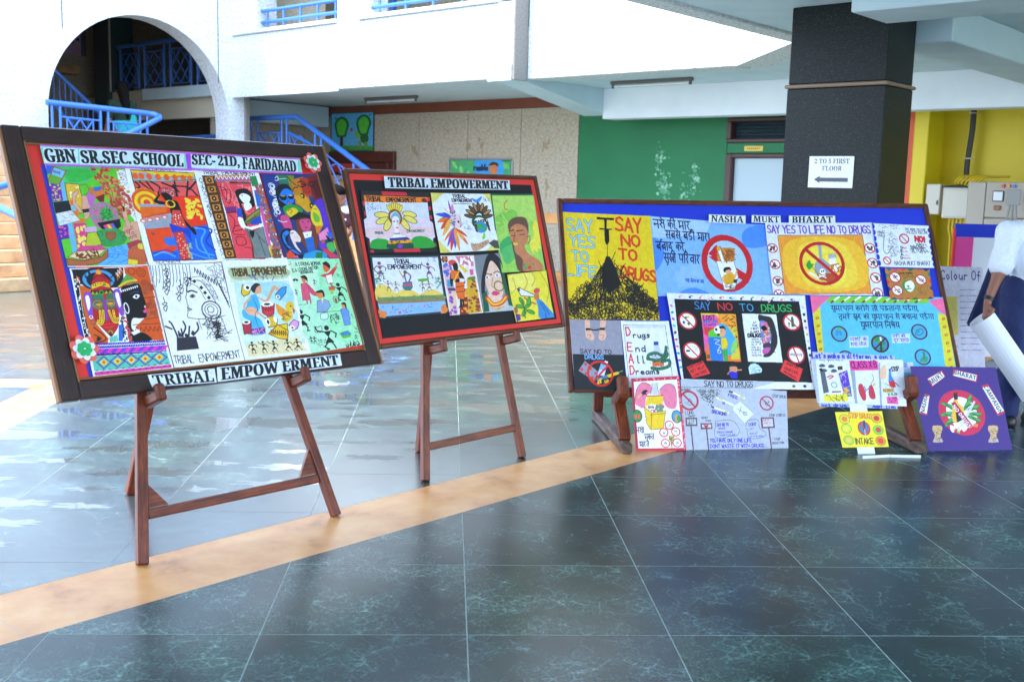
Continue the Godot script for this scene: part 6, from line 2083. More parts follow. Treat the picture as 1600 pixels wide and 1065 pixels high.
	c.P("3aa0e0",[84,870,178,825,243,883,148,927])
	c.P("f0d828",[110,872,173,842,217,881,153,910])
	c.P("e8602a",[137,874,168,859,190,879,158,893])
	c.P("6a2a2a",[235,871,350,817,428,886,312,939])
	c.P("3aa0e0",[250,872,347,826,413,885,315,930])
	c.P("f0d828",[277,874,342,844,385,883,320,913])
	c.P("e8602a",[304,876,336,861,358,880,326,895])
	c.P("6a2a2a",[404,872,522,818,602,888,483,942])
	c.P("3aa0e0",[419,874,519,828,586,887,486,932])
	c.P("f0d828",[447,876,513,845,558,884,491,915])
	c.P("e8602a",[475,878,508,863,530,882,497,897])
	c.P("6a2a2a",[577,874,698,819,779,890,657,944])
	c.P("3aa0e0",[593,875,695,829,763,889,660,935])
	c.P("f0d828",[621,878,689,847,735,886,666,917])
	c.P("e8602a",[649,880,683,864,706,884,672,900])
	c.P("6a2a2a",[754,876,878,821,961,892,835,947])
	c.P("3aa0e0",[770,877,875,830,944,891,839,937])
	c.P("f0d828",[799,879,869,848,915,888,845,919])
	c.P("e8602a",[828,882,863,866,886,886,851,902])
	c.P("e03a9a",[29,951,982,957,978,992,26,987])
	c.zig("7a1a5a",9,23,970,976,974,12,30)
	c.L("e8e8f0",8,[24,951,980,960])
	return c.done()


func art_headdress():
	var c = Art.new(280, 400, "f0f3fa")
	c.L("333",7,[11,4,998,5,989,1018,2,994,11,4])
	c.S("222",7,[40,7,31,104,-2,164])
	c.S("222",7,[84,8,61,149,21,228])
	c.S("222",7,[129,9,114,123,80,185])
	c.S("222",7,[174,9,144,169,104,250])
	c.S("222",7,[219,10,198,142,163,207])
	c.S("222",7,[264,11,253,115,187,273])
	c.S("222",7,[310,12,283,162,247,229])
	c.S("222",7,[355,13,338,135,308,186])
	c.S("222",7,[401,14,369,181,331,252])
	c.S("222",7,[448,14,425,154,393,208])
	c.S("222",7,[494,15,481,127,417,274])
	c.S("222",7,[541,16,512,174,479,230])
	c.S("111",10,[213,-2,217,47,178,61,211,84,182,100,205,133,238,84,217,76,244,55,217,47])
	c.S("111",10,[156,168,160,217,122,230,155,253,126,269,148,302,181,254,160,246,188,225,160,217])
	c.S("111",10,[362,161,366,211,327,224,360,248,331,264,354,297,387,248,366,240,394,219,366,211])
	c.S("111",10,[88,324,91,373,54,386,86,409,57,425,80,457,112,410,92,402,119,381,91,373])
	c.S("111",10,[455,89,459,139,420,153,454,176,424,193,447,226,481,177,459,169,488,147,459,139])
	c.S("111",10,[303,234,307,283,269,296,302,320,272,336,295,368,329,320,307,312,335,291,307,283])
	c.S("111",10,[205,96,209,145,171,159,204,181,175,198,198,230,231,182,210,174,237,153,209,145])
	c.S("222",9,[459,195,419,287,389,335,394,360,388,403,399,422,378,433,370,482,353,506,362,531,469,549,590,554])
	c.S("222",7,[476,195,592,242,654,370])
	c.S("111",21,[435,281,494,271,557,291])
	c.B("888",[441,325,501,302,527,328,478,344])
	c.E("111",485,324,17,13,0)
	c.B("9a9a9a",[378,433,440,454,374,470])
	c.S("111",7,[378,433,440,454])
	c.S("222",10,[509,178,648,182,733,297,787,400])
	c.S("333",7,[539,141,696,145,799,262,831,377])
	c.P("151515",[533,178,567,161,587,185,553,201])
	c.P("151515",[607,243,642,225,662,250,628,266])
	c.P("151515",[643,294,677,277,697,301,663,317])
	c.P("151515",[678,346,713,328,733,353,699,369])
	c.P("151515",[481,152,515,134,534,158,501,175])
	c.zig("222",10,590,92,893,252,9,55)
	c.zig("222",9,893,252,967,458,7,55)
	c.scrib("555",[660,44,996,12,1034,320,907,265,775,71],46,5,105,71,2)
	c.scrib("777",[657,157,759,222,854,365,782,362],60,5,28,72,2)
	c.O("222",16,699,472,131,87)
	c.O("333",9,699,472,91,60)
	c.O("222",10,692,465,45,31)
	c.scrib("333",[594,542,810,540,865,745,644,806,556,702],60,7,157,73,2)
	c.scrib("222",[686,584,757,588,736,750,661,758],40,9,87,74,2)
	c.S("333",7,[486,549,500,661])
	c.P("2c2c38",[138,714,394,715,402,834,101,835])
	c.S("2c2c38",23,[155,715,141,654,116,580,91,554])
	c.S("2c2c38",23,[100,627,26,599])
	c.S("2c2c38",23,[183,705,183,656])
	c.S("2c2c38",23,[208,706,287,625,274,564])
	c.S("2c2c38",23,[225,707,224,634])
	c.S("2c2c38",23,[300,712,342,616])
	c.S("2c2c38",23,[364,703,453,647,456,585])
	c.S("2c2c38",23,[351,690,368,666])
	c.E("2c2c38",189,687,24,19,0)
	c.E("2c2c38",273,700,24,19,0)
	c.E("2c2c38",371,681,24,19,0)
	c.T("2a3038","TRIBAL",32,955,292,961,75,10)
	c.T("2a3038","ENPOWERMENT",371,959,945,958,70,10)
	return c.done()


func art_drums():
	var c = Art.new(260, 400, "f0f5fb")
	c.P("cfe2cf",[73,61,973,72,957,218,66,215])
	c.B("b8c49a",[96,74,499,72,940,104,947,191,454,195,116,179])
	c.T("5a4020","TRIBAL EMPOWERMENT",107,153,954,162,72,21)
	c.scrib("6a7ab0",[104,159,952,178,938,215,114,185],12,13,77,81,2)
	c.P("c8e6ea",[103,217,952,231,957,882,46,856])
	c.B("a8dade",[431,259,903,255,945,455,574,396])
	c.B("d8ecd8",[97,660,924,713,913,841,136,813])
	c.P("e8dcb0",[63,832,885,813,946,958,66,956])
	c.B("e8a880",[403,283,488,261,479,339,439,343,394,360,491,410,546,394,674,284,715,279,781,315,735,332,693,313,565,421,502,433,404,386,366,333])
	c.B("2a2a34",[337,280,419,238,490,255,422,284,375,333,342,319])
	c.B("4ab4ea",[286,367,394,360,409,477,321,561,378,615,388,742,144,738,220,630,132,562,135,499,204,465])
	c.B("f0b490",[181,502,260,468,344,498,340,562,231,549])
	c.S("e8a880",27,[291,380,194,439,186,489,335,523,443,593])
	c.S("2a5a9a",8,[329,382,362,499,303,560,318,725])
	c.P("6a3a9a",[152,689,411,680,396,745,134,740])
	c.scrib("e8a0c0",[161,689,406,693,386,748,145,736],16,10,65,82,2)
	c.P("e8c020",[179,323,226,242,330,299,286,342,203,363])
	c.L("5a2a1a",10,[179,323,226,242,330,299,286,342,203,363,179,323])
	c.E("fff",281,277,50,32,0)
	c.E("222",290,277,25,17,0)
	c.P("3a9ae0",[694,363,805,303,888,294,853,358,739,424,679,401])
	c.L("2a3a5a",10,[694,363,805,303,888,294,853,358,739,424,679,401,694,363])
	c.E("fff",716,393,35,20,0)
	c.E("222",716,393,15,10,0)
	c.P("d83848",[433,465,639,457,589,564,487,577,424,541])
	c.L("5a1a1a",10,[433,465,639,457,589,564,487,577,424,541,433,465])
	c.E("fff",528,458,96,25,0)
	c.E("333",522,457,50,12,0)
	c.zig("5a1a1a",8,438,529,594,526,4,50)
	c.P("b8304a",[94,616,223,612,191,723,80,734])
	c.L("5a1a1a",10,[94,616,223,612,191,723,80,734,94,616])
	c.E("fff",154,616,61,21,0)
	c.E("333",154,616,33,11,0)
	c.P("e0b828",[443,593,565,575,627,617,594,679,465,690,443,644])
	c.L("5a3a1a",10,[443,593,565,575,627,617,594,679,465,690,443,644,443,593])
	c.E("fff",470,633,38,42,0)
	c.E("222",476,634,19,22,0)
	c.E("fff",593,615,27,32,0)
	c.P("e89ad8",[777,684,876,633,944,663,900,724,813,744])
	c.L("5a3a5a",10,[777,684,876,633,944,663,900,724,813,744,777,684])
	c.E("fff",821,713,46,22,0)
	c.E("222",821,714,19,10,0)
	c.B("e8c028",[795,485,867,450,921,466,925,506,872,542,867,606,770,652,684,621,742,573,794,537])
	c.B("f09a28",[655,465,732,495,799,551,751,599,665,568])
	c.E("222",879,497,12,9,0)
	c.P("d85a2a",[906,505,930,545,896,582,887,543])
	c.dots("6a4a1a",[727,559,881,542,837,630,701,628],30,10,6,83)
	c.P("e8c820",[625,675,765,664,736,739,618,694])
	c.L("5a4a1a",10,[625,675,765,664,736,739,618,694,625,675])
	c.P("e8c020",[442,752,608,667,746,740,703,826,575,805])
	c.L("7a2a1a",12,[442,752,608,667,746,740,703,826,575,805,442,752])
	c.zig("7a3a1a",10,477,760,717,789,8,50)
	c.warli("1a1a1a",160,926,118,182,0)
	c.warli("1a1a1a",322,931,118,182,1)
	c.warli("1a1a1a",478,936,118,182,2)
	c.warli("1a1a1a",689,939,118,182,3)
	c.warli("1a1a1a",834,943,118,182,4)
	return c.done()


func art_green():
	var c = Art.new(250, 400, "b4eccb")
	c.B("9fe8b8",[544,48,973,38,997,427,979,942,454,815])
	c.B("c8f0d0",[22,56,449,61,317,397,67,386])
	c.T("2a4a3a","A STRONG WOMAN",137,82,566,77,40,9)
	c.T("2a4a3a","IS A STRONG NATION",50,150,515,120,38,9)
	c.T("2a4a3a","ADVANTAGE",189,170,421,159,30,9)
	c.B("e8603a",[629,64,725,57,721,124,636,159,605,122])
	c.B("1a1a20",[611,63,686,38,739,80,719,117,666,86])
	c.P("d83a44",[509,192,679,167,857,82,856,111,730,212,709,292,606,288,613,217])
	c.P("f4f4f8",[621,195,731,183,715,278,619,285])
	c.S("e0905a",20,[821,111,879,59])
	c.B("e07a4a",[176,205,242,200,245,249,198,261])
	c.B("1a1418",[168,198,248,183,284,215,268,256,249,228])
	c.P("e0587a",[147,273,261,263,254,449,116,449])
	c.L("8a2a4a",7,[147,273,261,263,254,449,116,449,147,273])
	c.B("d84a70",[258,270,354,357,397,415,296,396,253,339])
	c.S("c83a4a",20,[184,452,176,486])
	c.S("c83a4a",20,[243,448,239,486])
	c.L("3a6a4a",7,[29,489,152,493])
	c.B("e08a4a",[381,372,482,369,468,432,389,435])
	c.B("1a1418",[373,365,490,351,512,406,479,432,477,383,389,379])
	c.P("8aa8d0",[354,468,451,445,550,478,561,534,456,597,306,588])
	c.L("3a4a6a",7,[354,468,451,445,550,478,561,534,456,597,306,588,354,468])
	c.P("f0e0a0",[430,444,473,446,440,500])
	c.P("c8f0d8",[354,605,475,605,454,666,341,665])
	c.S("3a4a6a",7,[354,605,475,605,454,666,341,665,354,605])
	c.warli("1a1a1a",27,767,229,378,0)
	c.warli("1a1a1a",791,483,202,333,1)
	c.warli("1a1a1a",392,988,256,422,2)
	c.warli("1a1a1a",391,291,61,100,3)
	c.warli("1a1a1a",37,385,61,100,1)
	c.warli("1a1a1a",89,901,74,122,0)
	c.warli("1a1a1a",149,906,74,122,2)
	c.warli("1a1a1a",864,929,57,93,3)
	c.P("6a98e0",[711,585,815,563,855,608,822,761,716,760,715,656])
	c.L("2a4a8a",7,[711,585,815,563,855,608,822,761,716,760,715,656,711,585])
	c.B("e8905a",[761,524,822,520,815,563,763,574])
	c.B("1a1418",[751,519,827,509,840,550,814,591,813,541])
	c.P("e05a4a",[617,318,731,322,713,364,609,364])
	c.P("8ad04a",[633,361,692,359,667,406,620,403])
	c.O("2a3a2a",9,684,470,44,38)
	c.E("a84a2a",681,477,22,27,0)
	c.L("3a6a4a",7,[285,587,752,599])
	c.P("3a8ad0",[601,840,746,825,788,863,647,892])
	c.L("2a5a3a",7,[601,840,746,825,788,863,647,892,601,840])
	c.P("6ab83a",[600,867,785,870,761,895,643,901])
	c.scrib("2a4a3a",[516,615,671,625,624,733,477,708],30,9,53,91,2)
	c.S("2a2a2a",9,[206,735,255,745,312,736,299,795,234,797,186,786,206,735])
	c.scrib("3a5a4a",[194,872,343,872,307,960,164,946],22,7,36,92,2)
	c.scrib("3a5a4a",[891,767,1008,775,964,871,848,861],22,7,36,93,2)
	c.scrib("1a2a1a",[665,955,903,949,872,1015,648,993],26,13,44,94,2)
	c.S("1a1a1a",18,[32,228,75,223,107,232])
	c.E("1a1a1a",48,230,20,12,0)
	c.E("1a1a1a",95,231,20,12,0)
	c.scrib("3a6a4a",[819,170,963,174,937,233,794,229],10,7,31,95,2)
	c.scrib("3a6a4a",[877,638,995,646,963,715,846,707],10,7,36,96,2)
	c.S("d83a2a",7,[32,28,63,56,7,69])
	return c.done()


func art_header_left():
	var c = Art.new(520, 64, "86d8cc")
	c.P("b048e0",[960,15,1000,0,1000,1000,969,1009])
	c.P("d2e8f4",[18,131,230,102,212,878,0,904])
	c.F("101418","GBN",14,844,203,824,666,1)
	c.P("d2e8f4",[239,106,586,46,574,852,225,899])
	c.F("101418","SR.SEC.",239,838,564,795,666,1)
	c.P("d2e8f4",[578,33,952,52,946,890,569,853])
	c.F("101418","SCHOOL",584,789,935,832,666,1)
	c.L("c06ad8",13,[-1,31,1000,34])
	c.L("c06ad8",15,[1,968,1000,964])
	return c.done()


func art_header_right():
	var c = Art.new(420, 64, "86d8cc")
	c.P("b048e0",[0,0,24,-9,23,994,0,1000])
	c.P("d2e8f4",[-10,-33,440,-67,427,859,-11,859])
	c.F("101418","SEC- 21D,",5,792,413,796,706,1)
	c.P("d2e8f4",[431,-64,978,-34,956,949,423,878])
	c.F("101418","FARIDABAD",442,807,941,882,706,1)
	c.L("c06ad8",17,[0,37,999,42])
	c.L("c06ad8",20,[0,964,1001,959])
	return c.done()


func art_footer_left():
	var c = Art.new(260, 64, "d8e4f2")
	c.F("101418","TRIBAL",50,930,960,930,860,1)
	return c.done()


func art_footer_right():
	var c = Art.new(440, 64, "d8e4f2")
	c.F("101418","EMPOW ERMENT",25,930,970,930,860,1)
	return c.done()


func art_tribal_title():
	var c = Art.new(560, 56, "d4e0ee")
	c.F("12161a","TRIBAL EMPOWERMENT",25,930,980,930,860,1)
	return c.done()


func art_petal_head():
	var c = Art.new(300, 280, "1c1c22")
	c.P("d02a3a",[295,-3,662,-5,679,62,312,65])
	c.P("d02a3a",[352,940,734,938,750,1011,368,1011])
	c.P("d02a3a",[16,169,65,168,68,242,17,243])
	c.P("d02a3a",[957,84,1002,83,1007,148,959,149])
	c.P("d02a3a",[19,328,67,327,71,401,19,401])
	c.P("d02a3a",[964,237,1009,236,1013,301,966,302])
	c.P("d02a3a",[21,486,70,485,73,559,22,559])
	c.P("d02a3a",[970,390,1015,389,1019,454,972,455])
	c.P("d02a3a",[24,644,73,643,76,717,25,717])
	c.P("d02a3a",[976,543,1021,542,1026,607,978,607])
	c.P("d02a3a",[27,801,75,801,79,875,27,874])
	c.P("d02a3a",[982,695,1027,695,1032,760,984,760])
	c.P("d02a3a",[29,958,78,959,81,1032,30,1031])
	c.P("d02a3a",[989,848,1033,848,1038,913,991,912])
	c.P("f0801c",[40,70,963,84,959,172,43,186])
	c.T("1a1a1a","TRIBAL",65,168,299,169,80,13)
	c.T("1a1a1a","EMPOWERMENT",361,170,795,164,68,13)
	c.B("6a2a14",[872,136,908,97,945,119,952,164,911,173])
	c.P("d4dcf0",[43,186,959,172,962,926,45,930])
	c.B("e4d4e8",[58,423,915,443,948,795,62,790])
	c.B("e8c8d0",[62,593,949,590,956,736,66,762])
	c.scrib("3a5ab0",[72,211,282,207,266,330,70,324],16,5,56,101,2)
	c.E("2a2a1a",259,387,109,54,0)
	c.E("ead868",259,387,99,46,0)
	c.E("2a2a1a",260,484,109,54,-20)
	c.E("ead868",260,484,99,46,-20)
	c.E("2a2a1a",326,549,109,54,-60)
	c.E("ead868",326,549,99,46,-60)
	c.E("2a2a1a",665,373,109,54,10)
	c.E("ead868",665,373,99,46,10)
	c.E("2a2a1a",667,460,109,54,25)
	c.E("ead868",667,460,99,46,25)
	c.E("2a2a1a",573,533,109,54,60)
	c.E("ead868",573,533,99,46,60)
	c.E("3a3a1a",379,285,23,74,-24)
	c.E("f0d848",379,285,18,66,-24)
	c.E("3a3a1a",409,270,23,74,-16)
	c.E("f0d848",409,270,18,66,-16)
	c.E("3a3a1a",438,255,23,74,-8)
	c.E("f0d848",438,255,18,66,-8)
	c.E("3a3a1a",468,240,23,74,0)
	c.E("f0d848",468,240,18,66,0)
	c.E("3a3a1a",494,254,23,74,8)
	c.E("f0d848",494,254,18,66,8)
	c.E("3a3a1a",520,268,23,74,16)
	c.E("f0d848",520,268,18,66,16)
	c.E("3a3a1a",546,282,23,74,24)
	c.E("f0d848",546,282,18,66,24)
	c.O("8a4a1a",28,450,425,86,120)
	c.B("7ab0c8",[394,405,466,338,521,404,499,476,398,477])
	c.B("f0e4ec",[401,448,452,405,497,447,483,563,433,634,398,577])
	c.E("3a4a8a",423,494,15,11,0)
	c.E("3a4a8a",472,488,15,11,0)
	c.B("d82a3a",[434,591,472,586,452,609])
	c.O("d8b020",8,487,528,15,20)
	c.P("f0e4ec",[417,620,468,620,468,720,397,720])
	c.S("5a1a1a",15,[408,692,471,692])
	c.B("28a038",[45,930,64,818,137,776,211,777,294,805,315,934])
	c.B("28a038",[607,923,651,779,747,736,875,751,957,824,957,926])
	c.B("f0ecf4",[323,777,432,706,566,749,435,778])
	c.B("164a38",[278,933,317,820,434,792,609,807,631,937])
	c.P("2a3a8a",[324,769,578,750,624,793,318,814])
	c.P("e8a020",[301,814,631,793,635,845,289,865])
	c.scrib("1a1a1a",[305,820,631,799,630,845,300,860],14,8,30,103,2)
	c.P("8a3ad0",[423,878,499,873,479,930,428,932])
	c.T("2a5a4a","TRIBAL",122,700,258,700,40,8)
	c.T("2a5a4a","EMPOWERMENT",587,677,860,663,40,8)
	return c.done()


func art_earth():
	var c = Art.new(290, 290, "e8eef6")
	c.P("e0d870",[0,0,222,2,0,183])
	c.P("e0d870",[870,-1,1000,0,1002,178])
	c.P("e0d870",[1000,1000,767,1004,1000,814])
	c.P("e0d870",[0,1000,-2,778,181,1001])
	c.T("2a2a3a","TRIBAL",352,77,586,74,59,12)
	c.T("2a2a3a","EMPOWERMENT",336,146,678,149,53,12)
	c.L("2a2a3a",9,[351,178,652,183])
	c.B("3a8ae0",[682,73,746,103,847,46,820,117,753,155,696,134])
	c.scrib("3a5aa0",[858,70,976,69,958,178,856,179],8,6,47,111,2)
	c.B("e8762c",[287,404,144,406,36,489,183,482])
	c.B("2a5ad8",[287,404,141,340,28,358,179,416])
	c.B("f0a03c",[287,404,219,288,183,256,258,365])
	c.B("8a4ac8",[287,404,264,222,274,123,303,299])
	c.B("e88aa0",[287,404,295,251,336,181,335,329])
	c.B("d84a2c",[287,404,163,464,74,606,202,541])
	c.B("f0b04c",[287,404,168,523,84,723,207,600])
	c.B("2a4ac8",[287,404,198,333,141,344,237,409])
	c.B("f07a2c",[288,582,164,696,98,810,228,686])
	c.B("d83a2c",[288,582,208,778,185,975,272,769])
	c.B("3a5ad8",[288,582,247,757,262,934,311,748])
	c.B("f09a3c",[288,582,279,781,326,982,343,771])
	c.B("8a4ab8",[288,582,186,741,140,900,249,731])
	c.B("e8602c",[288,582,358,732,486,885,423,722])
	c.B("f0b04c",[288,582,329,686,428,793,394,676])
	c.B("d84a3c",[288,582,361,665,493,751,426,655])
	c.B("f0d0d8",[306,375,423,361,417,495,419,570,329,597,255,522])
	c.P("d0c8d8",[287,315,363,286,314,597,236,551])
	c.scrib("4a3a5a",[272,315,360,301,317,582,250,551],24,9,41,112,2)
	c.E("2a2a3a",383,488,18,21,0)
	c.B("d03a4a",[392,560,422,555,403,584])
	c.S("a05a6a",9,[416,405,424,501,398,524])
	c.scrib("8a8a9a",[431,495,610,483,588,618,427,615],16,6,64,113,2)
	c.E("2a1c14",592,392,100,36,-168)
	c.E("6a4a34",581,390,73,21,-168)
	c.E("2a1c14",621,333,100,36,-148)
	c.E("b08a5a",612,327,73,21,-148)
	c.E("2a1c14",663,286,100,36,-129)
	c.E("6a4a34",657,276,73,21,-129)
	c.E("2a1c14",714,254,100,36,-109)
	c.E("b08a5a",712,243,73,21,-109)
	c.E("2a1c14",769,243,100,36,-90)
	c.E("6a4a34",771,231,73,21,-90)
	c.E("2a1c14",820,254,100,36,-70)
	c.E("b08a5a",826,243,73,21,-70)
	c.E("2a1c14",862,286,100,36,-51)
	c.E("6a4a34",871,276,73,21,-51)
	c.E("2a1c14",890,335,100,36,-31)
	c.E("b08a5a",901,328,73,21,-31)
	c.E("2a1c14",900,395,100,36,-12)
	c.E("6a4a34",913,393,73,21,-12)
	c.O("1c5a3a",41,751,500,123,107)
	c.P("4a3a2a",[635,474,890,441,888,490,633,523])
	c.dots("fff",[641,474,889,447,884,478,642,505],8,9,9,114)
	c.E("3a8ae0",750,586,111,101,0)
	c.B("3aa84a",[690,545,770,516,791,577,720,637,686,606])
	c.B("3aa84a",[803,593,852,579,830,655,788,648])
	c.B("8ad040",[743,775,788,684,805,731,776,800])
	c.B("8ad040",[724,743,757,781,769,806])
	c.P("4a3020",[647,529,692,530,683,681,651,656])
	c.P("4a3020",[855,502,899,497,908,672,872,641])
	c.B("c8a080",[535,857,636,877,829,808,835,870,714,956,558,993])
	c.P("4a4a4a",[835,870,937,812,1016,846,1004,975,927,966])
	c.scrib("6a4a3a",[560,888,794,837,782,913,592,965],16,6,35,115,2)
	return c.done()


func art_moon_face():
	var c = Art.new(230, 390, "9ad05a")
	c.B("b4dc6a",[56,16,953,17,947,335,52,370])
	c.B("84c850",[84,235,528,215,441,398,81,416])
	c.scrib("a8d868",[13,28,992,29,981,790,11,873],40,36,320,121,2)
	c.S("c88a2a",28,[359,87,287,133,293,191,350,203])
	c.S("1f6a4a",40,[10,9,989,10])
	c.S("1f6a4a",32,[10,9,6,992])
	c.E("7a8a2a",171,286,20,11,0)
	c.B("3aa860",[67,637,286,542,429,600,206,705,75,767])
	c.B("58b868",[85,724,378,643,423,776,158,899])
	c.B("6a4a3c",[302,396,465,307,707,309,764,402,726,538,610,670,660,782,718,1002,406,992,362,862,331,598])
	c.B("c88058",[350,442,524,388,711,447,708,605,604,692,699,783,915,877,940,998,522,996,523,844,390,753,378,643,317,576])
	c.S("4a2a1a",24,[342,475,424,465])
	c.S("4a2a1a",24,[481,478,623,473])
	c.S("3a1a1a",16,[346,536,424,544])
	c.S("3a1a1a",16,[527,530,649,525])
	c.S("8a4a2a",20,[435,499,390,599,425,618])
	c.B("d8c038",[360,638,423,622,477,645,404,666])
	c.E("d8a020",459,455,16,22,0)
	c.S("8a4a2a",16,[700,560,764,550,745,617,688,650])
	c.E("ece04a",915,419,144,27,-70)
	c.E("ece04a",955,445,144,27,-50)
	c.E("ece04a",979,483,144,27,-30)
	c.E("ece04a",984,529,144,27,-10)
	c.E("ece04a",970,578,144,27,10)
	c.E("ece04a",939,623,144,27,30)
	c.E("ece04a",894,660,144,27,50)
	c.E("ece04a",840,683,144,27,70)
	c.E("ece04a",786,690,144,27,90)
	c.dots("d83a2a",[518,866,715,871,679,1001,483,994],8,44,24,122)
	c.dots("4a8a3a",[518,866,794,874,718,1002,483,994],8,32,18,123)
	c.B("6a4a3c",[384,775,484,843,483,994,364,926])
	return c.done()


func art_river():
	var c = Art.new(310, 280, "233a48")
	c.P("dfe6f4",[25,37,973,31,969,967,21,961])
	c.T("2a2a3a","TRIBAL",321,135,570,134,74,13)
	c.T("2a2a3a","EMPOWERMENT",226,219,712,226,68,13)
	c.scrib("4a4a9a",[751,44,940,36,929,107,756,104],8,5,45,131,2)
	c.B("e8cc60",[27,497,146,475,293,624,306,710,12,715])
	c.B("e8cc60",[242,649,451,548,635,676,651,750,255,734])
	c.B("e8cc60",[612,660,806,584,943,652,968,758,627,733])
	c.P("7a8a5a",[18,667,980,684,977,789,24,749])
	c.scrib("3a8a3a",[19,661,980,684,966,773,22,730],50,8,40,132,2)
	c.P("9a7a5a",[26,730,982,759,975,804,30,772])
	c.P("88b8ec",[30,772,979,795,969,967,20,967])
	c.dots("3a5ac0",[49,787,959,817,937,964,42,936],16,15,9,133)
	c.dots("e05a8a",[83,790,957,832,939,950,66,925],8,18,20,134)
	c.dots("e87a2a",[25,853,102,915,119,971,19,972],12,30,34,135)
	c.dots("e87a2a",[870,958,953,862,975,983,878,994],12,30,34,136)
	c.warli("7a4a6a",112,375,285,250,0)
	c.warli("8a6a3a",192,576,177,155,1)
	c.warli("8a6a3a",299,582,165,145,2)
	c.warli("7a4a6a",807,390,271,238,1)
	c.warli("8a6a3a",684,606,171,150,0)
	c.warli("8a6a3a",776,603,171,150,3)
	c.P("2a7a8a",[410,446,528,437,534,524,497,574,423,570,393,516])
	c.L("1a2a3a",8,[410,446,528,437,534,524,497,574,423,570,393,516,410,446])
	c.zig("e04a5a",13,402,503,532,501,6,29)
	c.S("6a4a8a",20,[454,433,444,317,485,290,528,349,491,435])
	c.E("6a4a3a",457,277,25,31,0)
	c.S("c89030",15,[424,374,378,257])
	c.S("6a4a8a",13,[416,345,455,332])
	c.P("5aa83a",[623,397,781,389,788,434,630,442])
	c.scrib("3a7a4a",[35,247,139,250,96,500,19,468],24,8,45,137,2)
	c.scrib("3a7a4a",[874,393,973,367,955,577,874,573],24,8,45,138,2)
	return c.done()


func art_city_dancer():
	var c = Art.new(200, 330, "ece4e8")
	c.P("e8b0c0",[28,142,282,145,272,560,45,553])
	c.P("d87a9a",[448,12,952,15,958,184,577,209])
	c.dots("fff",[472,21,950,24,926,198,581,194],22,36,21,141)
	c.dots("3a5ad0",[28,142,282,145,229,529,27,524],18,42,23,142)
	c.P("c8784a",[38,9,206,10,202,100,36,113])
	c.P("3aa0c8",[84,408,265,397,254,530,88,525])
	c.dots("5a2a1a",[34,24,202,25,188,114,36,113],8,31,18,143)
	c.P("e85a9a",[806,242,915,238,914,335,803,348])
	c.P("e8c83a",[541,148,771,272,657,300,507,178])
	c.P("e8c8a8",[70,554,297,560,254,997,12,992])
	c.dots("8a3ac0",[91,569,268,574,233,981,32,973],12,47,26,144)
	c.P("6a3a6a",[74,540,301,546,303,596,70,589])
	c.P("d8a820",[684,391,928,381,967,984,565,996])
	c.dots("8a2a1a",[702,422,919,411,945,968,599,968],30,42,23,145)
	c.P("5a8a2a",[715,377,950,360,946,412,718,422])
	c.P("8a1a1a",[426,564,644,570,560,1010,305,999])
	c.dots("e8a020",[428,593,635,599,554,995,319,985],18,42,23,146)
	c.E("d84a4a",330,122,125,50,0)
	c.B("101014",[334,146,467,132,464,237,353,265])
	c.B("101014",[246,278,460,252,552,299,625,450,485,536,623,420,475,387,458,446,341,458,286,412,204,528,177,440])
	c.P("e8702a",[258,234,456,267,475,387,312,413,218,381])
	c.P("e86a1c",[326,458,588,449,529,715,454,742,326,737,297,619])
	c.S("f0c020",31,[512,253,380,355,304,442])
	c.S("8a2a0a",21,[321,531,573,523])
	c.S("8a2a0a",21,[307,619,548,612])
	c.P("101014",[377,739,438,741,417,873,284,888,359,841])
	c.P("101014",[444,741,490,743,488,861,437,859])
	return c.done()


func art_nose_ring():
	var c = Art.new(190, 340, "8a9098")
	c.P("7a828a",[0,0,1000,0,992,220,60,439])
	c.P("b8c0c8",[881,796,1037,937,1000,1000,30,996,205,851])
	c.B("1c1c22",[467,58,765,-7,977,116,1021,354,970,629,849,503,848,313,635,135,436,295,199,567,176,850,52,790,122,441])
	c.P("1a5a3a",[911,316,1052,355,1008,935,881,904,865,595])
	c.P("1a5a3a",[64,678,236,627,208,982,21,991])
	c.B("ecc8b4",[629,118,844,280,849,503,777,707,554,796,362,761,278,600,259,447,417,261])
	c.P("ecc8b4",[273,687,727,748,796,901,343,936,234,852])
	c.E("c82a3a",514,354,31,18,0)
	c.B("e8f0f4",[281,392,371,373,440,408,331,425])
	c.E("3a7aa0",347,401,37,18,0)
	c.B("e8f0f4",[626,375,748,348,833,384,709,404])
	c.E("3a7aa0",722,376,37,18,0)
	c.S("4a2a22",25,[270,353,388,332,472,362])
	c.S("4a2a22",25,[612,336,753,309,867,340])
	c.S("b0806a",25,[546,413,455,547,557,597])
	c.O("8a7a2a",43,696,564,161,83)
	c.B("e0407a",[386,677,507,639,688,681,560,721,432,710])
	c.S("e03a2a",136,[215,755,372,871,644,855,873,754])
	c.S("f0c020",62,[229,764,374,868,647,849,851,761])
	c.S("d8a820",31,[216,824,394,951,697,923])
	c.E("d8a820",523,948,50,24,0)
	return c.done()


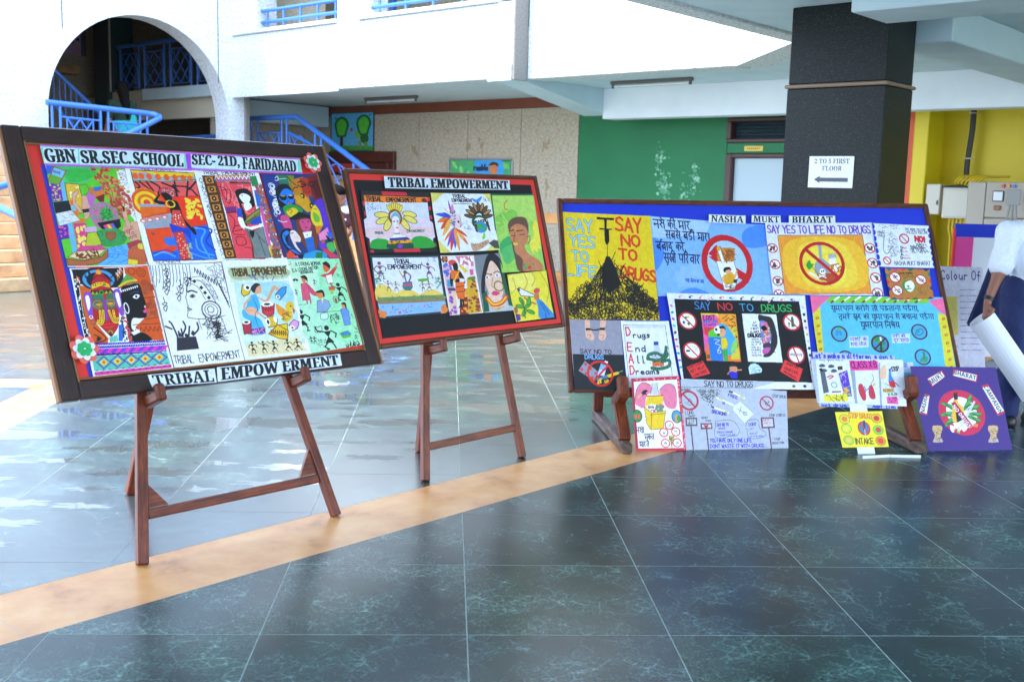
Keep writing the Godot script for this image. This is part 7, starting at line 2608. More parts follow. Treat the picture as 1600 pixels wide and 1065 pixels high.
func art_horn():
	var c = Art.new(220, 270, "e8dc3a")
	c.B("f0e66a",[45,33,619,13,637,343,57,361])
	c.S("c8a828",22,[439,33,464,217,316,386])
	c.S("c8a828",22,[841,15,990,377,885,665])
	c.S("c8a828",22,[619,13,676,163,558,299])
	c.S("c8a828",18,[122,76,159,297,27,394])
	c.P("e8ecf0",[190,318,247,298,606,488,590,523,253,472])
	c.L("4a3a2a",18,[190,318,247,298,606,488,590,523,253,472,190,318])
	c.P("6a4a2a",[178,310,240,290,259,362,193,381])
	c.B("d84a5a",[591,394,683,340,761,392,702,460,614,452])
	c.B("c87a4a",[588,468,704,453,697,590,587,579])
	c.S("c87a4a",49,[589,673,447,602,332,517])
	c.B("3a8ad0",[627,602,760,615,993,923,963,1000,636,988,640,753])
	c.S("1a4a9a",18,[708,647,802,846,795,990])
	c.S("1a4a9a",18,[774,654,899,932])
	c.E("2a6a2a",250,583,116,44,70)
	c.E("4aa83a",250,583,98,33,70)
	c.E("2a6a2a",383,689,116,44,-30)
	c.E("4aa83a",383,689,98,33,-30)
	c.E("2a6a2a",182,688,116,44,20)
	c.E("4aa83a",182,688,98,33,20)
	c.E("2a6a2a",434,826,116,44,30)
	c.E("4aa83a",434,826,98,33,30)
	c.E("2a6a2a",263,827,116,44,-60)
	c.E("4aa83a",263,827,98,33,-60)
	c.E("2a6a2a",425,600,116,44,-70)
	c.E("4aa83a",425,600,98,33,-70)
	c.S("3a5a2a",22,[261,941,279,754,254,564])
	c.B("b0603a",[22,709,106,691,97,810,21,810])
	c.P("5a3a9a",[18,821,145,853,142,966,18,998])
	c.S("b0603a",27,[115,887,220,861])
	return c.done()


func art_yes_no():
	var c = Art.new(420, 480, "e6c81a")
	c.T("6a7a6a","SAY",47,180,336,182,118,25)
	c.T("8ec8dc","SAY",47,180,336,182,118,16)
	c.T("6a7a6a","YES",70,323,347,333,106,25)
	c.T("8ec8dc","YES",70,323,347,333,106,16)
	c.T("6a7a6a","TO",84,465,260,466,93,25)
	c.T("8ec8dc","TO",84,465,260,466,93,16)
	c.T("6a7a6a","LIFE",5,590,341,607,93,25)
	c.T("8ec8dc","LIFE",5,590,341,607,93,16)
	c.T("d84418","SAY",597,159,886,165,131,25)
	c.T("d84418","NO",650,301,850,304,106,25)
	c.T("d84418","TO",607,434,801,441,100,25)
	c.T("d84418","DRUGS",612,607,990,643,106,25)
	c.P("161412",[394,34,587,36,583,58,392,55])
	c.P("161412",[474,49,507,49,494,144,472,145])
	c.P("161412",[414,140,554,142,553,155,412,154])
	c.P("161412",[467,152,520,152,513,264,495,296,473,297,462,266])
	c.L("161412",6,[487,297,479,417])
	c.P("161412",[462,411,502,410,562,521,606,670,495,746,398,699,406,537])
	c.S("161412",7,[464,426,521,613,532,812])
	c.S("161412",7,[478,436,463,607,449,799])
	c.S("161412",7,[461,427,484,558,500,702])
	c.S("161412",7,[465,426,499,575,482,737])
	c.S("161412",7,[472,448,423,610,359,804])
	c.S("161412",7,[485,420,428,638,410,860])
	c.S("161412",7,[482,449,473,642,437,870])
	c.S("161412",7,[497,419,491,572,484,731])
	c.S("161412",7,[494,438,417,644,374,872])
	c.S("161412",7,[482,416,400,595,273,775])
	c.S("161412",7,[460,431,465,560,472,705])
	c.S("161412",7,[492,457,429,576,401,737])
	c.S("161412",7,[466,452,510,645,571,875])
	c.S("161412",7,[475,421,535,620,613,825])
	c.S("161412",7,[484,427,403,582,352,748])
	c.S("161412",7,[481,431,519,542,543,671])
	c.S("161412",7,[462,420,441,539,408,664])
	c.S("161412",7,[471,461,304,622,143,827])
	c.S("161412",7,[498,450,553,533,601,653])
	c.S("161412",7,[499,434,592,549,772,684])
	c.S("161412",7,[464,442,423,550,362,686])
	c.S("161412",7,[488,448,470,583,465,751])
	c.S("161412",7,[479,418,465,554,431,695])
	c.S("161412",7,[461,432,521,602,582,790])
	c.S("161412",7,[490,423,555,588,676,762])
	c.S("161412",7,[488,413,467,619,446,823])
	c.S("161412",7,[469,428,491,646,506,877])
	c.S("161412",7,[496,455,369,577,239,739])
	c.S("161412",7,[495,422,587,563,734,712])
	c.S("161412",7,[473,427,475,631,465,846])
	c.S("161412",7,[492,443,433,618,395,820])
	c.S("161412",7,[479,455,345,592,207,767])
	c.S("161412",7,[462,455,454,581,447,747])
	c.S("161412",7,[481,427,441,626,365,838])
	c.S("161412",7,[491,425,391,626,261,836])
	c.S("161412",7,[473,452,615,626,758,838])
	c.S("161412",7,[496,452,401,649,344,882])
	c.S("161412",7,[463,436,416,613,311,811])
	c.S("161412",7,[494,445,515,601,579,789])
	c.S("161412",7,[494,445,444,640,418,864])
	c.S("161412",7,[473,428,528,600,604,786])
	c.S("161412",7,[463,449,383,594,285,773])
	c.S("161412",7,[493,417,458,582,461,749])
	c.S("161412",7,[492,418,520,550,614,686])
	c.S("161412",7,[471,457,486,597,476,779])
	c.S("161412",7,[495,462,390,599,247,783])
	c.S("161412",7,[493,415,461,551,406,689])
	c.S("161412",7,[474,460,543,602,619,789])
	c.S("161412",7,[480,431,589,644,697,875])
	c.S("161412",7,[487,436,429,568,406,721])
	c.S("161412",7,[499,427,327,597,175,778])
	c.S("161412",7,[492,445,467,621,490,827])
	c.S("161412",7,[472,448,536,641,598,867])
	c.S("161412",7,[464,422,483,612,486,809])
	c.S("161412",7,[501,418,550,603,594,794])
	c.S("161412",7,[484,462,445,602,420,790])
	c.S("161412",7,[469,431,459,551,452,688])
	c.S("161412",7,[474,444,402,628,355,839])
	c.S("161412",7,[462,425,435,569,397,723])
	c.S("161412",7,[471,445,369,599,215,784])
	c.S("161412",7,[495,427,509,561,515,708])
	c.S("161412",7,[479,446,395,607,313,798])
	c.S("161412",7,[478,436,476,602,488,788])
	c.S("161412",7,[468,420,441,615,369,816])
	c.S("161412",7,[487,425,514,555,523,698])
	c.S("161412",7,[460,449,368,547,263,679])
	c.S("161412",7,[482,445,550,616,686,818])
	c.S("161412",7,[495,433,501,569,494,725])
	c.S("161412",7,[477,462,500,590,508,767])
	c.S("161412",7,[478,420,481,638,519,859])
	c.scrib("161412",[446,424,520,422,648,544,839,715,742,792,287,799,313,676],90,7,176,151,2)
	c.scrib("161412",[257,652,314,663,298,835,14,996,-3,864,107,728],70,6,50,152,0)
	c.scrib("161412",[-2,852,304,774,1005,850,997,994,11,1032],300,6,53,153,0)
	c.scrib("161412",[643,594,757,642,997,850,968,913,680,818],130,6,53,154,0)
	c.L("161412",7,[591,520,753,679,1004,863])
	return c.done()


func art_hindi_blue():
	var c = Art.new(520, 330, "7fb4f4")
	c.P("a8ccf8",[4,10,549,-25,463,202,9,277])
	c.B("4a8af0",[-2,295,58,306,91,422,73,556,5,691,-11,626])
	c.B("4a8af0",[193,957,304,899,412,944,452,1014,190,1015])
	c.B("4a8af0",[791,152,890,28,1022,33,1014,286,815,338])
	c.P("8fbcf4",[168,688,210,687,225,618,278,634,293,564,347,580,417,542,393,891,176,889])
	c.D("14163c","n S e  k I  m A r ,",21,150,365,140,109,9)
	c.D("14163c","s b s e  b D I  B A r |",116,276,504,279,104,9)
	c.D("14163c","b R b A d  k r e ,",25,426,292,426,104,9)
	c.D("14163c","s u K I  p i r v A r",82,573,397,586,109,9)
	c.D("2a5ab8","n S A  j I v n  k A  n A S",250,822,408,839,39,5)
	c.E("c81c20",630,569,224,391,0)
	c.E("a8ccf8",630,569,172,309,0)
	c.P("c81c20",[472,486,559,482,820,748,776,822,706,767])
	c.P("c81c20",[474,450,553,320,586,444,555,536])
	c.P("f2f2ee",[537,546,688,530,714,749,670,921,580,929])
	c.L("7a7a7a",5,[537,546,688,530,714,749,670,921,580,929,537,546])
	c.B("d8883a",[560,392,628,360,706,373,690,530,638,551,555,536])
	c.scrib("8a4a1a",[567,382,702,373,687,539,555,536],34,6,57,161,2)
	c.P("f0f0e8",[551,356,581,345,608,552,583,562])
	c.L("777",3,[551,356,581,345,608,552,583,562,551,356])
	c.P("e0a020",[550,356,579,345,583,399,555,414])
	c.B("161414",[590,678,602,633,644,623,660,659,646,677,603,696])
	c.B("e8a880",[607,678,648,659,650,713,624,732])
	c.P("e0a81c",[588,732,663,695,689,749,664,840,602,867,582,822])
	c.S("e8a880",14,[593,750,573,786,592,840])
	c.S("e8a880",14,[682,767,707,676])
	c.scrib("333",[585,858,689,840,670,921,586,925],18,3,46,162,2)
	c.P("2a2a30",[668,795,705,785,691,840,667,840])
	return c.done()


func art_life():
	var c = Art.new(480, 330, "dfe4f2")
	c.T("6a34b0","SAY YES TO LIFE NO TO DRUGS",15,149,976,154,108,11)
	c.P("f09a30",[106,181,893,173,891,978,108,991])
	c.L("7a5a2a",5,[106,181,893,173,891,978,108,991,106,181])
	c.B("f4bc30",[191,268,809,265,843,879,202,889])
	c.B("f4d040",[300,325,705,304,762,844,328,868])
	c.B("f2dc48",[396,381,648,380,679,808,430,830])
	c.E("f4f4f6",43,361,47,67,0)
	c.dots("1c3a2c",[25,334,66,334,61,391,20,391],10,10,15,220)
	c.O("c8202c",10,43,361,44,61)
	c.L("c8202c",8,[16,317,70,404])
	c.E("f4f4f6",51,587,47,67,0)
	c.dots("1c3a2c",[32,560,73,560,68,617,28,617],10,10,15,240)
	c.O("c8202c",10,51,587,44,61)
	c.L("c8202c",8,[23,544,78,630])
	c.E("f4f4f6",57,817,47,67,0)
	c.dots("1c3a2c",[39,791,80,790,75,846,35,847],10,10,15,260)
	c.O("c8202c",10,57,817,44,61)
	c.L("c8202c",8,[30,774,84,859])
	c.E("f4f4f6",53,1001,47,67,0)
	c.dots("1c3a2c",[35,976,75,975,70,1030,30,1031],10,10,15,268)
	c.O("c8202c",10,53,1001,44,61)
	c.L("c8202c",8,[26,960,79,1043])
	c.E("f4f4f6",944,355,50,71,0)
	c.dots("1c4a2c",[927,329,966,329,960,385,921,386],10,10,15,936)
	c.O("c8202c",10,944,355,46,65)
	c.L("c8202c",8,[917,310,970,401])
	c.E("f4f4f6",948,561,50,71,0)
	c.dots("1c4a2c",[932,535,971,535,965,591,926,591],10,10,15,958)
	c.O("c8202c",10,948,561,46,65)
	c.L("c8202c",8,[922,516,975,606])
	c.E("f4f4f6",953,762,50,71,0)
	c.dots("1c4a2c",[937,737,976,736,970,791,931,792],10,10,15,980)
	c.O("c8202c",10,953,762,46,65)
	c.L("c8202c",8,[927,718,980,806])
	c.E("f4f4f6",947,968,50,71,0)
	c.dots("1c4a2c",[930,943,969,942,963,997,924,997],10,10,15,993)
	c.O("c8202c",10,947,968,46,65)
	c.L("c8202c",8,[921,925,973,1011])
	c.P("9aa0ac",[466,305,498,305,487,494,553,587,542,699,404,710,409,589,462,494])
	c.P("2a3a8a",[467,276,501,276,499,318,463,318])
	c.P("b84a2a",[417,710,604,698,609,772,530,829,435,784])
	c.P("f0f0f4",[543,494,606,418,617,568,553,587])
	c.zig("9a9a9a",5,547,512,618,493,6,74)
	c.P("c87828",[553,587,635,568,629,698,556,680])
	c.dots("fff",[563,606,626,596,624,680,563,671],8,10,15,171)
	c.S("2a8a2a",6,[377,598,424,701])
	c.B("2a9a2a",[334,590,371,523,379,570,404,579,381,627,353,655])
	c.E("f4f4f0",475,681,27,41,0)
	c.E("222",467,678,7,13,0)
	c.E("222",486,674,7,13,0)
	c.L("eee",11,[437,756,496,728])
	c.L("eee",11,[440,728,499,764])
	c.L("e8e8e8",20,[361,701,429,775])
	c.L("777",4,[429,775,537,880])
	c.S("7a4a1a",10,[630,624,656,614,637,679])
	c.O("c01820",30,480,569,194,279)
	c.L("c01820",30,[352,382,616,763])
	return c.done()


func art_torn():
	var c = Art.new(270, 200, "dfe6f0")
	c.scrib("7a7a88",[102,36,462,15,453,104,92,124],30,7,34,181,2)
	c.T("3a3a4a","THE MORE YOU USE",571,135,938,134,57,7)
	c.T("3a3a4a","THE LESS YOU LIVE",587,210,969,196,57,7)
	c.T("c8202c","NO!",729,381,900,389,120,32)
	c.scrib("6a6a72",[65,163,208,155,191,313,72,320],40,7,44,182,2)
	c.S("6a6a72",12,[181,298,138,599,200,691,316,496])
	c.scrib("8a8a92",[249,216,373,178,421,650,338,749,217,754],70,7,63,183,2)
	c.scrib("6a6a72",[629,513,761,427,929,467,922,661,629,641],60,10,63,184,2)
	c.S("5a5a62",12,[641,641,756,476,888,630])
	c.O("c8202c",22,531,334,81,106)
	c.L("c8202c",17,[481,262,581,406])
	c.E("f4f4f6",175,857,68,82,0)
	c.O("c8202c",19,175,857,63,82)
	c.L("c8202c",16,[137,800,214,915])
	c.T("222","D",453,569,487,568,57,12)
	c.T("c86a7a","RUGS",497,567,556,565,38,7)
	c.T("222","E",445,649,479,648,57,12)
	c.T("c86a7a","ND",489,647,572,644,38,7)
	c.T("222","A",437,729,471,728,57,12)
	c.T("c86a7a","LL",481,727,588,723,38,7)
	c.T("222","D",428,809,463,808,57,12)
	c.T("c86a7a","REAMS",472,807,605,802,38,7)
	c.T("5a5a66","NASHA MUKT BHARAT",305,948,944,934,88,10)
	c.E("1630c0",-1,73,34,63,0)
	c.E("1630c0",1003,111,32,57,0)
	c.E("1630c0",3,214,34,63,0)
	c.E("1630c0",1004,245,32,57,0)
	c.E("1630c0",7,354,34,63,0)
	c.E("1630c0",1005,380,32,57,0)
	c.E("1630c0",11,495,34,63,0)
	c.E("1630c0",1007,515,32,57,0)
	c.E("1630c0",15,636,34,63,0)
	c.E("1630c0",1008,651,32,57,0)
	c.E("1630c0",19,778,34,63,0)
	c.E("1630c0",1009,786,32,57,0)
	c.E("1630c0",23,920,34,63,0)
	c.E("1630c0",1011,922,32,57,0)
	return c.done()


func art_brown():
	var c = Art.new(230, 160, "b8772c")
	c.P("1f5a8a",[14,8,169,10,80,107])
	c.P("1f5a8a",[16,993,170,991,100,900])
	c.P("c83a8a",[170,2,330,4,238,102])
	c.P("c83a8a",[169,1000,328,999,255,906])
	c.P("d84a1c",[331,-5,496,-3,402,96])
	c.P("d84a1c",[327,1007,491,1006,416,912])
	c.P("2a6a3a",[497,-12,666,-10,570,91])
	c.P("2a6a3a",[490,1015,658,1013,580,918])
	c.P("d85a1c",[667,-19,842,-18,743,85])
	c.P("d85a1c",[657,1023,830,1021,750,925])
	c.P("1a2a6a",[843,-27,1023,-25,921,79])
	c.P("1a2a6a",[829,1031,1007,1029,924,931])
	c.P("2a7a6a",[2,143,-11,334,85,226])
	c.P("2a7a6a",[1005,67,1006,275,938,184])
	c.P("d83a1c",[3,355,-10,547,80,440])
	c.P("d83a1c",[1004,298,1005,507,936,414])
	c.P("2a3a7a",[4,569,-9,762,76,656])
	c.P("2a3a7a",[1003,530,1004,741,935,646])
	c.P("d85a1c",[5,784,-8,979,71,873])
	c.P("d85a1c",[1001,764,1003,977,934,880])
	c.P("b07a30",[98,119,942,92,922,950,67,925])
	c.T("2a1a0a","SAY NO TO DRUGS",307,186,613,170,57,9)
	c.scrib("5a3a1a",[350,198,626,192,625,326,349,329],16,6,80,191,2)
	c.scrib("5a3a1a",[657,574,917,576,916,856,640,847],16,6,80,192,2)
	c.E("f4f4f6",200,288,129,176,0)
	c.scrib("333",[155,237,260,235,247,340,142,341],8,12,55,1128,2)
	c.O("c8202c",25,200,288,120,162)
	c.L("c8202c",20,[137,180,265,398])
	c.E("f4f4f6",773,360,129,176,0)
	c.scrib("333",[722,307,838,305,825,415,709,415],8,12,55,1318,2)
	c.O("c8202c",25,773,360,120,162)
	c.L("c8202c",20,[702,246,845,476])
	c.E("f4f4f6",198,702,129,176,0)
	c.scrib("333",[152,648,258,650,245,755,139,753],8,12,55,1145,2)
	c.O("c8202c",25,198,702,120,162)
	c.L("c8202c",20,[134,590,263,815])
	c.E("2a8a3a",477,564,148,202,0)
	c.B("f4f4f6",[407,461,554,394,610,574,510,753,398,661])
	c.E("2a8a3a",464,573,28,35,0)
	c.T("2a6a3a","GREEN",401,683,520,672,44,9)
	return c.done()


func art_black():
	var c = Art.new(560, 400, "e6eaf4")
	c.P("121216",[48,63,953,66,986,927,17,908])
	c.E("c88ad8",97,35,18,12,-30)
	c.E("f6f6fa",103,35,7,8,0)
	c.E("2a3a4a",170,36,18,12,-22)
	c.E("f6f6fa",177,36,7,8,0)
	c.E("e87aa8",243,38,18,12,-47)
	c.E("f6f6fa",250,38,7,8,0)
	c.E("3a4ab0",317,39,18,12,32)
	c.E("f6f6fa",324,39,7,8,0)
	c.E("e04a3a",391,40,18,12,-10)
	c.E("f6f6fa",397,40,7,8,0)
	c.E("2a7ac0",464,42,18,12,1)
	c.E("f6f6fa",471,41,7,8,0)
	c.E("6a4a3a",538,43,18,12,-41)
	c.E("f6f6fa",545,43,7,8,0)
	c.E("2a7a6a",612,44,18,12,-49)
	c.E("f6f6fa",618,44,7,8,0)
	c.E("c88ad8",685,45,18,12,-52)
	c.E("f6f6fa",692,45,7,8,0)
	c.E("2a3a4a",759,47,18,12,-58)
	c.E("f6f6fa",766,46,7,8,0)
	c.E("e87aa8",833,48,18,12,-9)
	c.E("f6f6fa",840,48,7,8,0)
	c.E("3a4ab0",907,49,18,12,10)
	c.E("f6f6fa",914,49,7,8,0)
	c.E("e87aa8",19,138,12,12,57)
	c.E("c8c8d0",978,135,10,16,0)
	c.E("3a8ac0",18,208,12,12,-23)
	c.E("2a2a2a",980,206,10,16,0)
	c.E("a04ac0",17,279,12,12,42)
	c.E("5a4a3a",982,277,10,16,0)
	c.E("4ac0d0",16,350,12,12,37)
	c.E("e87aa8",984,349,10,16,0)
	c.E("3a3a6a",15,422,12,12,-53)
	c.E("d8c840",986,421,10,16,0)
	c.E("e05a4a",14,495,12,12,-32)
	c.E("c8c8d0",988,494,10,16,0)
	c.E("e87aa8",13,567,12,12,6)
	c.E("2a2a2a",990,567,10,16,0)
	c.E("3a8ac0",12,641,12,12,8)
	c.E("5a4a3a",992,640,10,16,0)
	c.E("a04ac0",11,714,12,12,-14)
	c.E("e87aa8",994,714,10,16,0)
	c.E("4ac0d0",10,788,12,12,-25)
	c.E("d8c840",997,789,10,16,0)
	c.E("8a5a2a",841,967,13,14,0)
	c.E("2a2a5a",924,965,13,14,0)
	c.L("f4f4f8",12,[330,-15,302,49])
	c.L("f0a0c0",12,[302,49,290,70])
	c.L("f4f4f8",12,[769,-5,742,59])
	c.L("f0a0c0",12,[742,59,731,80])
	c.L("f4f4f8",12,[30,426,0,493])
	c.L("f0a0c0",12,[0,493,-11,515])
	c.T("4a8ad0","SAY",187,168,299,173,82,7)
	c.T("d83838","NO",357,174,458,171,74,8)
	c.T("3aa0d0","TO",514,181,609,178,76,7)
	c.T("3ab860","DRUGS",673,185,891,180,76,8)
	c.E("f4f4f6",119,296,61,87,0)
	c.E("3a7a3a",112,261,14,10,-10)
	c.E("e8c828",129,255,11,10,-10)
	c.E("2a2a8a",90,313,8,17,0)
	c.E("2a7a3a",123,328,9,15,0)
	c.O("c8202c",12,119,296,60,86)
	c.L("c8202c",9,[85,239,153,353])
	c.E("f4f4f6",117,611,61,87,0)
	c.P("222",[73,606,102,605,100,623,71,624])
	c.S("bbb",3,[129,569,159,579,141,602,163,613])
	c.O("c8202c",12,117,611,60,86)
	c.L("c8202c",9,[83,553,151,670])
	c.E("f4f4f6",883,291,61,87,0)
	c.P("1a6a3a",[878,245,892,228,897,244,900,342,877,343])
	c.S("222",5,[862,299,858,343])
	c.P("222",[852,300,871,299,860,323])
	c.O("c8202c",12,883,291,60,86)
	c.L("c8202c",9,[847,235,919,348])
	c.E("f4f4f6",887,640,61,87,0)
	c.T("333","DRUGS",834,647,933,648,22,3)
	c.O("c8202c",12,887,640,60,85)
	c.L("c8202c",10,[872,561,903,721])
	c.P("f07a2c",[223,210,477,214,467,720,213,714])
	c.P("f0c83a",[223,210,352,211,351,258,225,261])
	c.P("e85aa8",[229,229,342,237,333,388,242,522,207,634])
	c.P("d83a3a",[230,358,313,367,249,456,229,435])
	c.T("8a1a6a","LOST",238,282,322,278,48,8)
	c.T("3a6ab8","ADDICTION",231,315,334,307,26,5)
	c.T("2a3a9a","STARTS",230,353,323,343,22,4)
	c.P("f4a02c",[352,213,477,214,472,451,437,342,363,323])
	c.P("d8c83a",[391,344,466,363,463,695,393,697,432,540])
	c.scrib("222",[361,236,471,233,459,584,448,386],26,4,23,201,2)
	c.B("4aa8e0",[339,334,392,333,447,473,432,540,443,584,398,652,346,631,347,476])
	c.B("5ac83a",[262,412,329,356,351,366,348,465,264,467])
	c.P("2a78d8",[248,467,344,465,337,718,244,713])
	c.B("8ad068",[417,540,458,473,453,561,399,641])
	c.B("f4f4f4",[304,373,331,340,351,366,349,421,321,432,304,411])
	c.E("222",318,383,9,16,0)
	c.P("111",[318,427,341,427,334,449,319,449])
	c.B("1a1418",[340,361,376,344,387,387,364,388])
	c.B("e8a878",[350,377,380,376,383,420,356,465,339,443])
	c.E("222",357,401,3,5,0)
	c.P("e8d028",[343,476,379,464,391,530,374,585,335,592])
	c.L("8a7a1a",2,[343,476,379,464,391,530,374,585,335,592,343,476])
	c.P("3aa848",[338,597,381,591,372,717,345,718])
	c.S("f0f0f0",4,[292,488,329,498,295,532,331,553,302,609])
	c.O("eee",4,316,620,12,17)
	c.T("2a4a1a","IZZI",218,689,239,689,33,4)
	c.P("e8ecf0",[523,208,774,210,778,722,519,718])
	c.T("2a2a2a","AT",596,317,623,314,22,3)
	c.T("2a2a2a","THE",586,350,627,346,22,3)
	c.T("2a2a2a","FIRST",576,383,631,379,22,3)
	c.T("2a2a2a","GLANCE",566,416,635,412,22,3)
	c.T("111","DRUGS",546,460,644,458,35,8)
	c.T("2a2a2a","SEEM A",568,492,641,491,16,2)
	c.T("2a2a2a","COLOURFUL",565,520,639,518,16,2)
	c.T("2a2a2a","BUT IT",563,548,636,546,16,2)
	c.T("2a2a2a","ARE ALL",560,576,633,574,16,2)
	c.T("2a2a2a","COLOURFUL",557,603,631,602,16,2)
	c.T("2a2a2a","AS IT",555,631,628,630,16,2)
	c.T("2a2a2a","SEEMS",552,659,626,658,16,2)
	c.B("2e2e32",[644,218,685,228,736,248,757,356,761,488,738,577,701,645,667,668,637,657,691,578,718,445,705,336,671,293,641,283])
	c.scrib("26262a",[647,218,744,248,765,444,726,622,652,668,711,533,705,336],80,4,20,203,2)
	c.B("4a8ac8",[644,294,687,287,711,358,718,456,687,534,649,535,641,447])
	c.dots("e85a3a",[648,294,701,303,715,445,680,534,642,524],26,8,12,204)
	c.dots("e8c83a",[648,294,701,303,715,445,680,534,642,524],22,8,11,205)
	c.dots("d84ab0",[648,294,701,303,715,445,680,534,642,524],22,8,11,206)
	c.E("111",672,361,22,28,0)
	c.B("3a3a3e",[649,535,697,511,704,567,652,579])
	c.B("c85aa8",[645,579,700,567,679,623,639,635])
	c.P("e83838",[54,783,182,715,224,847,87,901])
	c.T("3a0f0f","STAY CLEAN",67,805,179,741,22,3)
	c.T("3a0f0f","GET HELP",82,844,190,785,24,3)
	c.T("3a0f0f","LIVE FREE",97,884,204,830,22,3)
	c.P("e83838",[797,693,926,786,880,924,749,815])
	c.T("3a0f0f","ENJOY LIFE",805,738,891,787,22,3)
	c.T("3a0f0f","GOOD LIFE",785,789,879,844,24,3)
	c.T("3a0f0f","NO DRUGS",778,823,859,890,20,3)
	c.B("2a2438",[368,787,389,742,419,746,431,786])
	c.B("d8906a",[377,776,428,774,427,820,398,843,377,821])
	c.S("d8906a",10,[421,809,460,805])
	c.S("d8906a",10,[382,809,354,850])
	c.P("2a2ac0",[362,832,388,821,430,837,421,897,373,891])
	c.P("c8e4f4",[516,778,536,744,568,732,597,754,617,793,610,827,518,849])
	c.L("7aa",2,[516,778,536,744,568,732,597,754,617,793,610,827,518,849,516,778])
	c.scrib("4a7ab0",[534,761,604,771,603,822,528,829],14,2,31,207,2)
	return c.done()


func art_hindi_cyan():
	var c = Art.new(540, 400, "58bde4")
	c.P("f06a9a",[-1,1,159,2,65,112,17,184,1,202])
	c.P("f06a9a",[883,44,1005,5,1004,209,965,172])
	c.P("7ac83a",[159,2,888,7,884,72,110,79])
	c.P("d8d02c",[4,202,64,121,27,1002,-22,1035])
	c.P("d8d02c",[940,173,1003,212,995,804,987,1050,914,1049])
	c.L("f4f4f0",13,[165,60,218,8])
	c.L("6a3a1a",13,[152,73,168,56])
	c.L("f4f4f0",13,[243,59,297,7])
	c.L("6a3a1a",13,[230,71,246,55])
	c.L("f4f4f0",13,[321,57,375,5])
	c.L("6a3a1a",13,[308,70,324,54])
	c.L("f4f4f0",13,[400,56,454,4])
	c.L("6a3a1a",13,[387,69,403,52])
	c.L("f4f4f0",13,[479,55,534,2])
	c.L("6a3a1a",13,[466,68,482,51])
	c.L("f4f4f0",13,[559,53,614,1])
	c.L("6a3a1a",13,[545,66,561,50])
	c.L("f4f4f0",13,[638,52,694,0])
	c.L("6a3a1a",13,[625,65,641,48])
	c.L("f4f4f0",13,[719,51,774,-2])
	c.L("6a3a1a",13,[705,64,722,47])
	c.L("f4f4f0",13,[799,49,856,-3])
	c.L("6a3a1a",13,[785,63,802,46])
	c.E("c83a3a",33,247,14,14,-35)
	c.E("d8d02c",33,247,8,5,-35)
	c.E("c83a3a",974,246,14,14,-35)
	c.E("d8d02c",974,246,8,5,-35)
	c.E("c83a3a",30,332,14,14,-35)
	c.E("d8d02c",30,332,8,5,-35)
	c.E("c83a3a",972,337,14,14,-35)
	c.E("d8d02c",972,337,8,5,-35)
	c.E("c83a3a",28,417,14,14,-35)
	c.E("d8d02c",28,417,8,5,-35)
	c.E("c83a3a",971,428,14,14,-35)
	c.E("d8d02c",971,428,8,5,-35)
	c.E("c83a3a",26,501,14,14,-35)
	c.E("d8d02c",26,501,8,5,-35)
	c.E("c83a3a",969,518,14,14,-35)
	c.E("d8d02c",969,518,8,5,-35)
	c.E("c83a3a",24,585,14,14,-35)
	c.E("d8d02c",24,585,8,5,-35)
	c.E("c83a3a",967,608,14,14,-35)
	c.E("d8d02c",967,608,8,5,-35)
	c.E("c83a3a",22,668,14,14,-35)
	c.E("d8d02c",22,668,8,5,-35)
	c.E("c83a3a",965,697,14,14,-35)
	c.E("d8d02c",965,697,8,5,-35)
	c.E("c83a3a",20,751,14,14,-35)
	c.E("d8d02c",20,751,8,5,-35)
	c.E("c83a3a",964,786,14,14,-35)
	c.E("d8d02c",964,786,8,5,-35)
	c.E("c83a3a",18,833,14,14,-35)
	c.E("d8d02c",18,833,8,5,-35)
	c.E("c83a3a",962,874,14,14,-35)
	c.E("d8d02c",962,874,8,5,-35)
	c.E("c83a3a",16,915,14,14,-35)
	c.E("d8d02c",16,915,8,5,-35)
	c.E("c83a3a",960,962,14,14,-35)
	c.E("d8d02c",960,962,8,5,-35)
	c.P("7ac83a",[59,968,962,962,956,1049,52,1036])
	c.D("20304a","w U m r p A n  k r o g e  t o  p C t A n A  p D e g A ,",143,165,805,156,53,6)
	c.D("20304a","t u m h e  K u d  k o  w U m r p A n  s e  b c A n A  p D e g A",187,257,905,247,53,6)
	c.D("20304a","w U m r p A n  i n x e w",345,351,635,349,63,7)
	c.E("4aa8cc",177,418,58,84,0)
	c.O("4a1c28",11,177,418,55,81)
	c.E("4aa8cc",774,393,58,84,0)
	c.O("4a1c28",11,774,393,55,81)
	c.E("4aa8cc",767,670,58,84,0)
	c.O("4a1c28",11,767,670,55,81)
	c.E("4aa8cc",198,686,58,84,0)
	c.O("4a1c28",11,198,686,55,81)
	c.E("3a8ab8",467,525,67,98,0)
	c.dots("2a8a4a",[434,466,512,466,498,590,421,590],8,17,25,211)
	c.L("f4f4f4",12,[478,448,475,502])
	c.L("222",12,[475,502,467,599])
	c.O("4a1418",13,467,525,60,88)
	c.L("4a1418",11,[419,586,516,462])
	c.B("3a8ac8",[157,388,176,370,188,375,198,423,182,435,178,396,165,435,149,428])
	c.B("5ac04a",[171,364,190,352,195,375,175,386])
	c.S("1a6a7a",6,[741,429,760,375,798,366,800,402,772,429,755,420])
	c.S("1a6a7a",5,[757,402,777,384])
	c.B("3a9a6a",[773,617,789,608,786,661,803,670,791,723,754,728,738,705,765,688])
	c.S("1f5a4a",5,[773,617,783,661,751,697])
	c.P("c8d8f4",[245,449,389,440,379,564,239,569])
	c.D("5a3ab0","n S A  e k",248,499,377,493,35,4)
	c.D("5a3ab0","s j A  m O t",248,551,366,544,35,4)
	c.P("c8d8f4",[563,421,701,411,691,515,557,519])
	c.D("5a3ab0","n h I  k I",567,462,665,456,32,4)
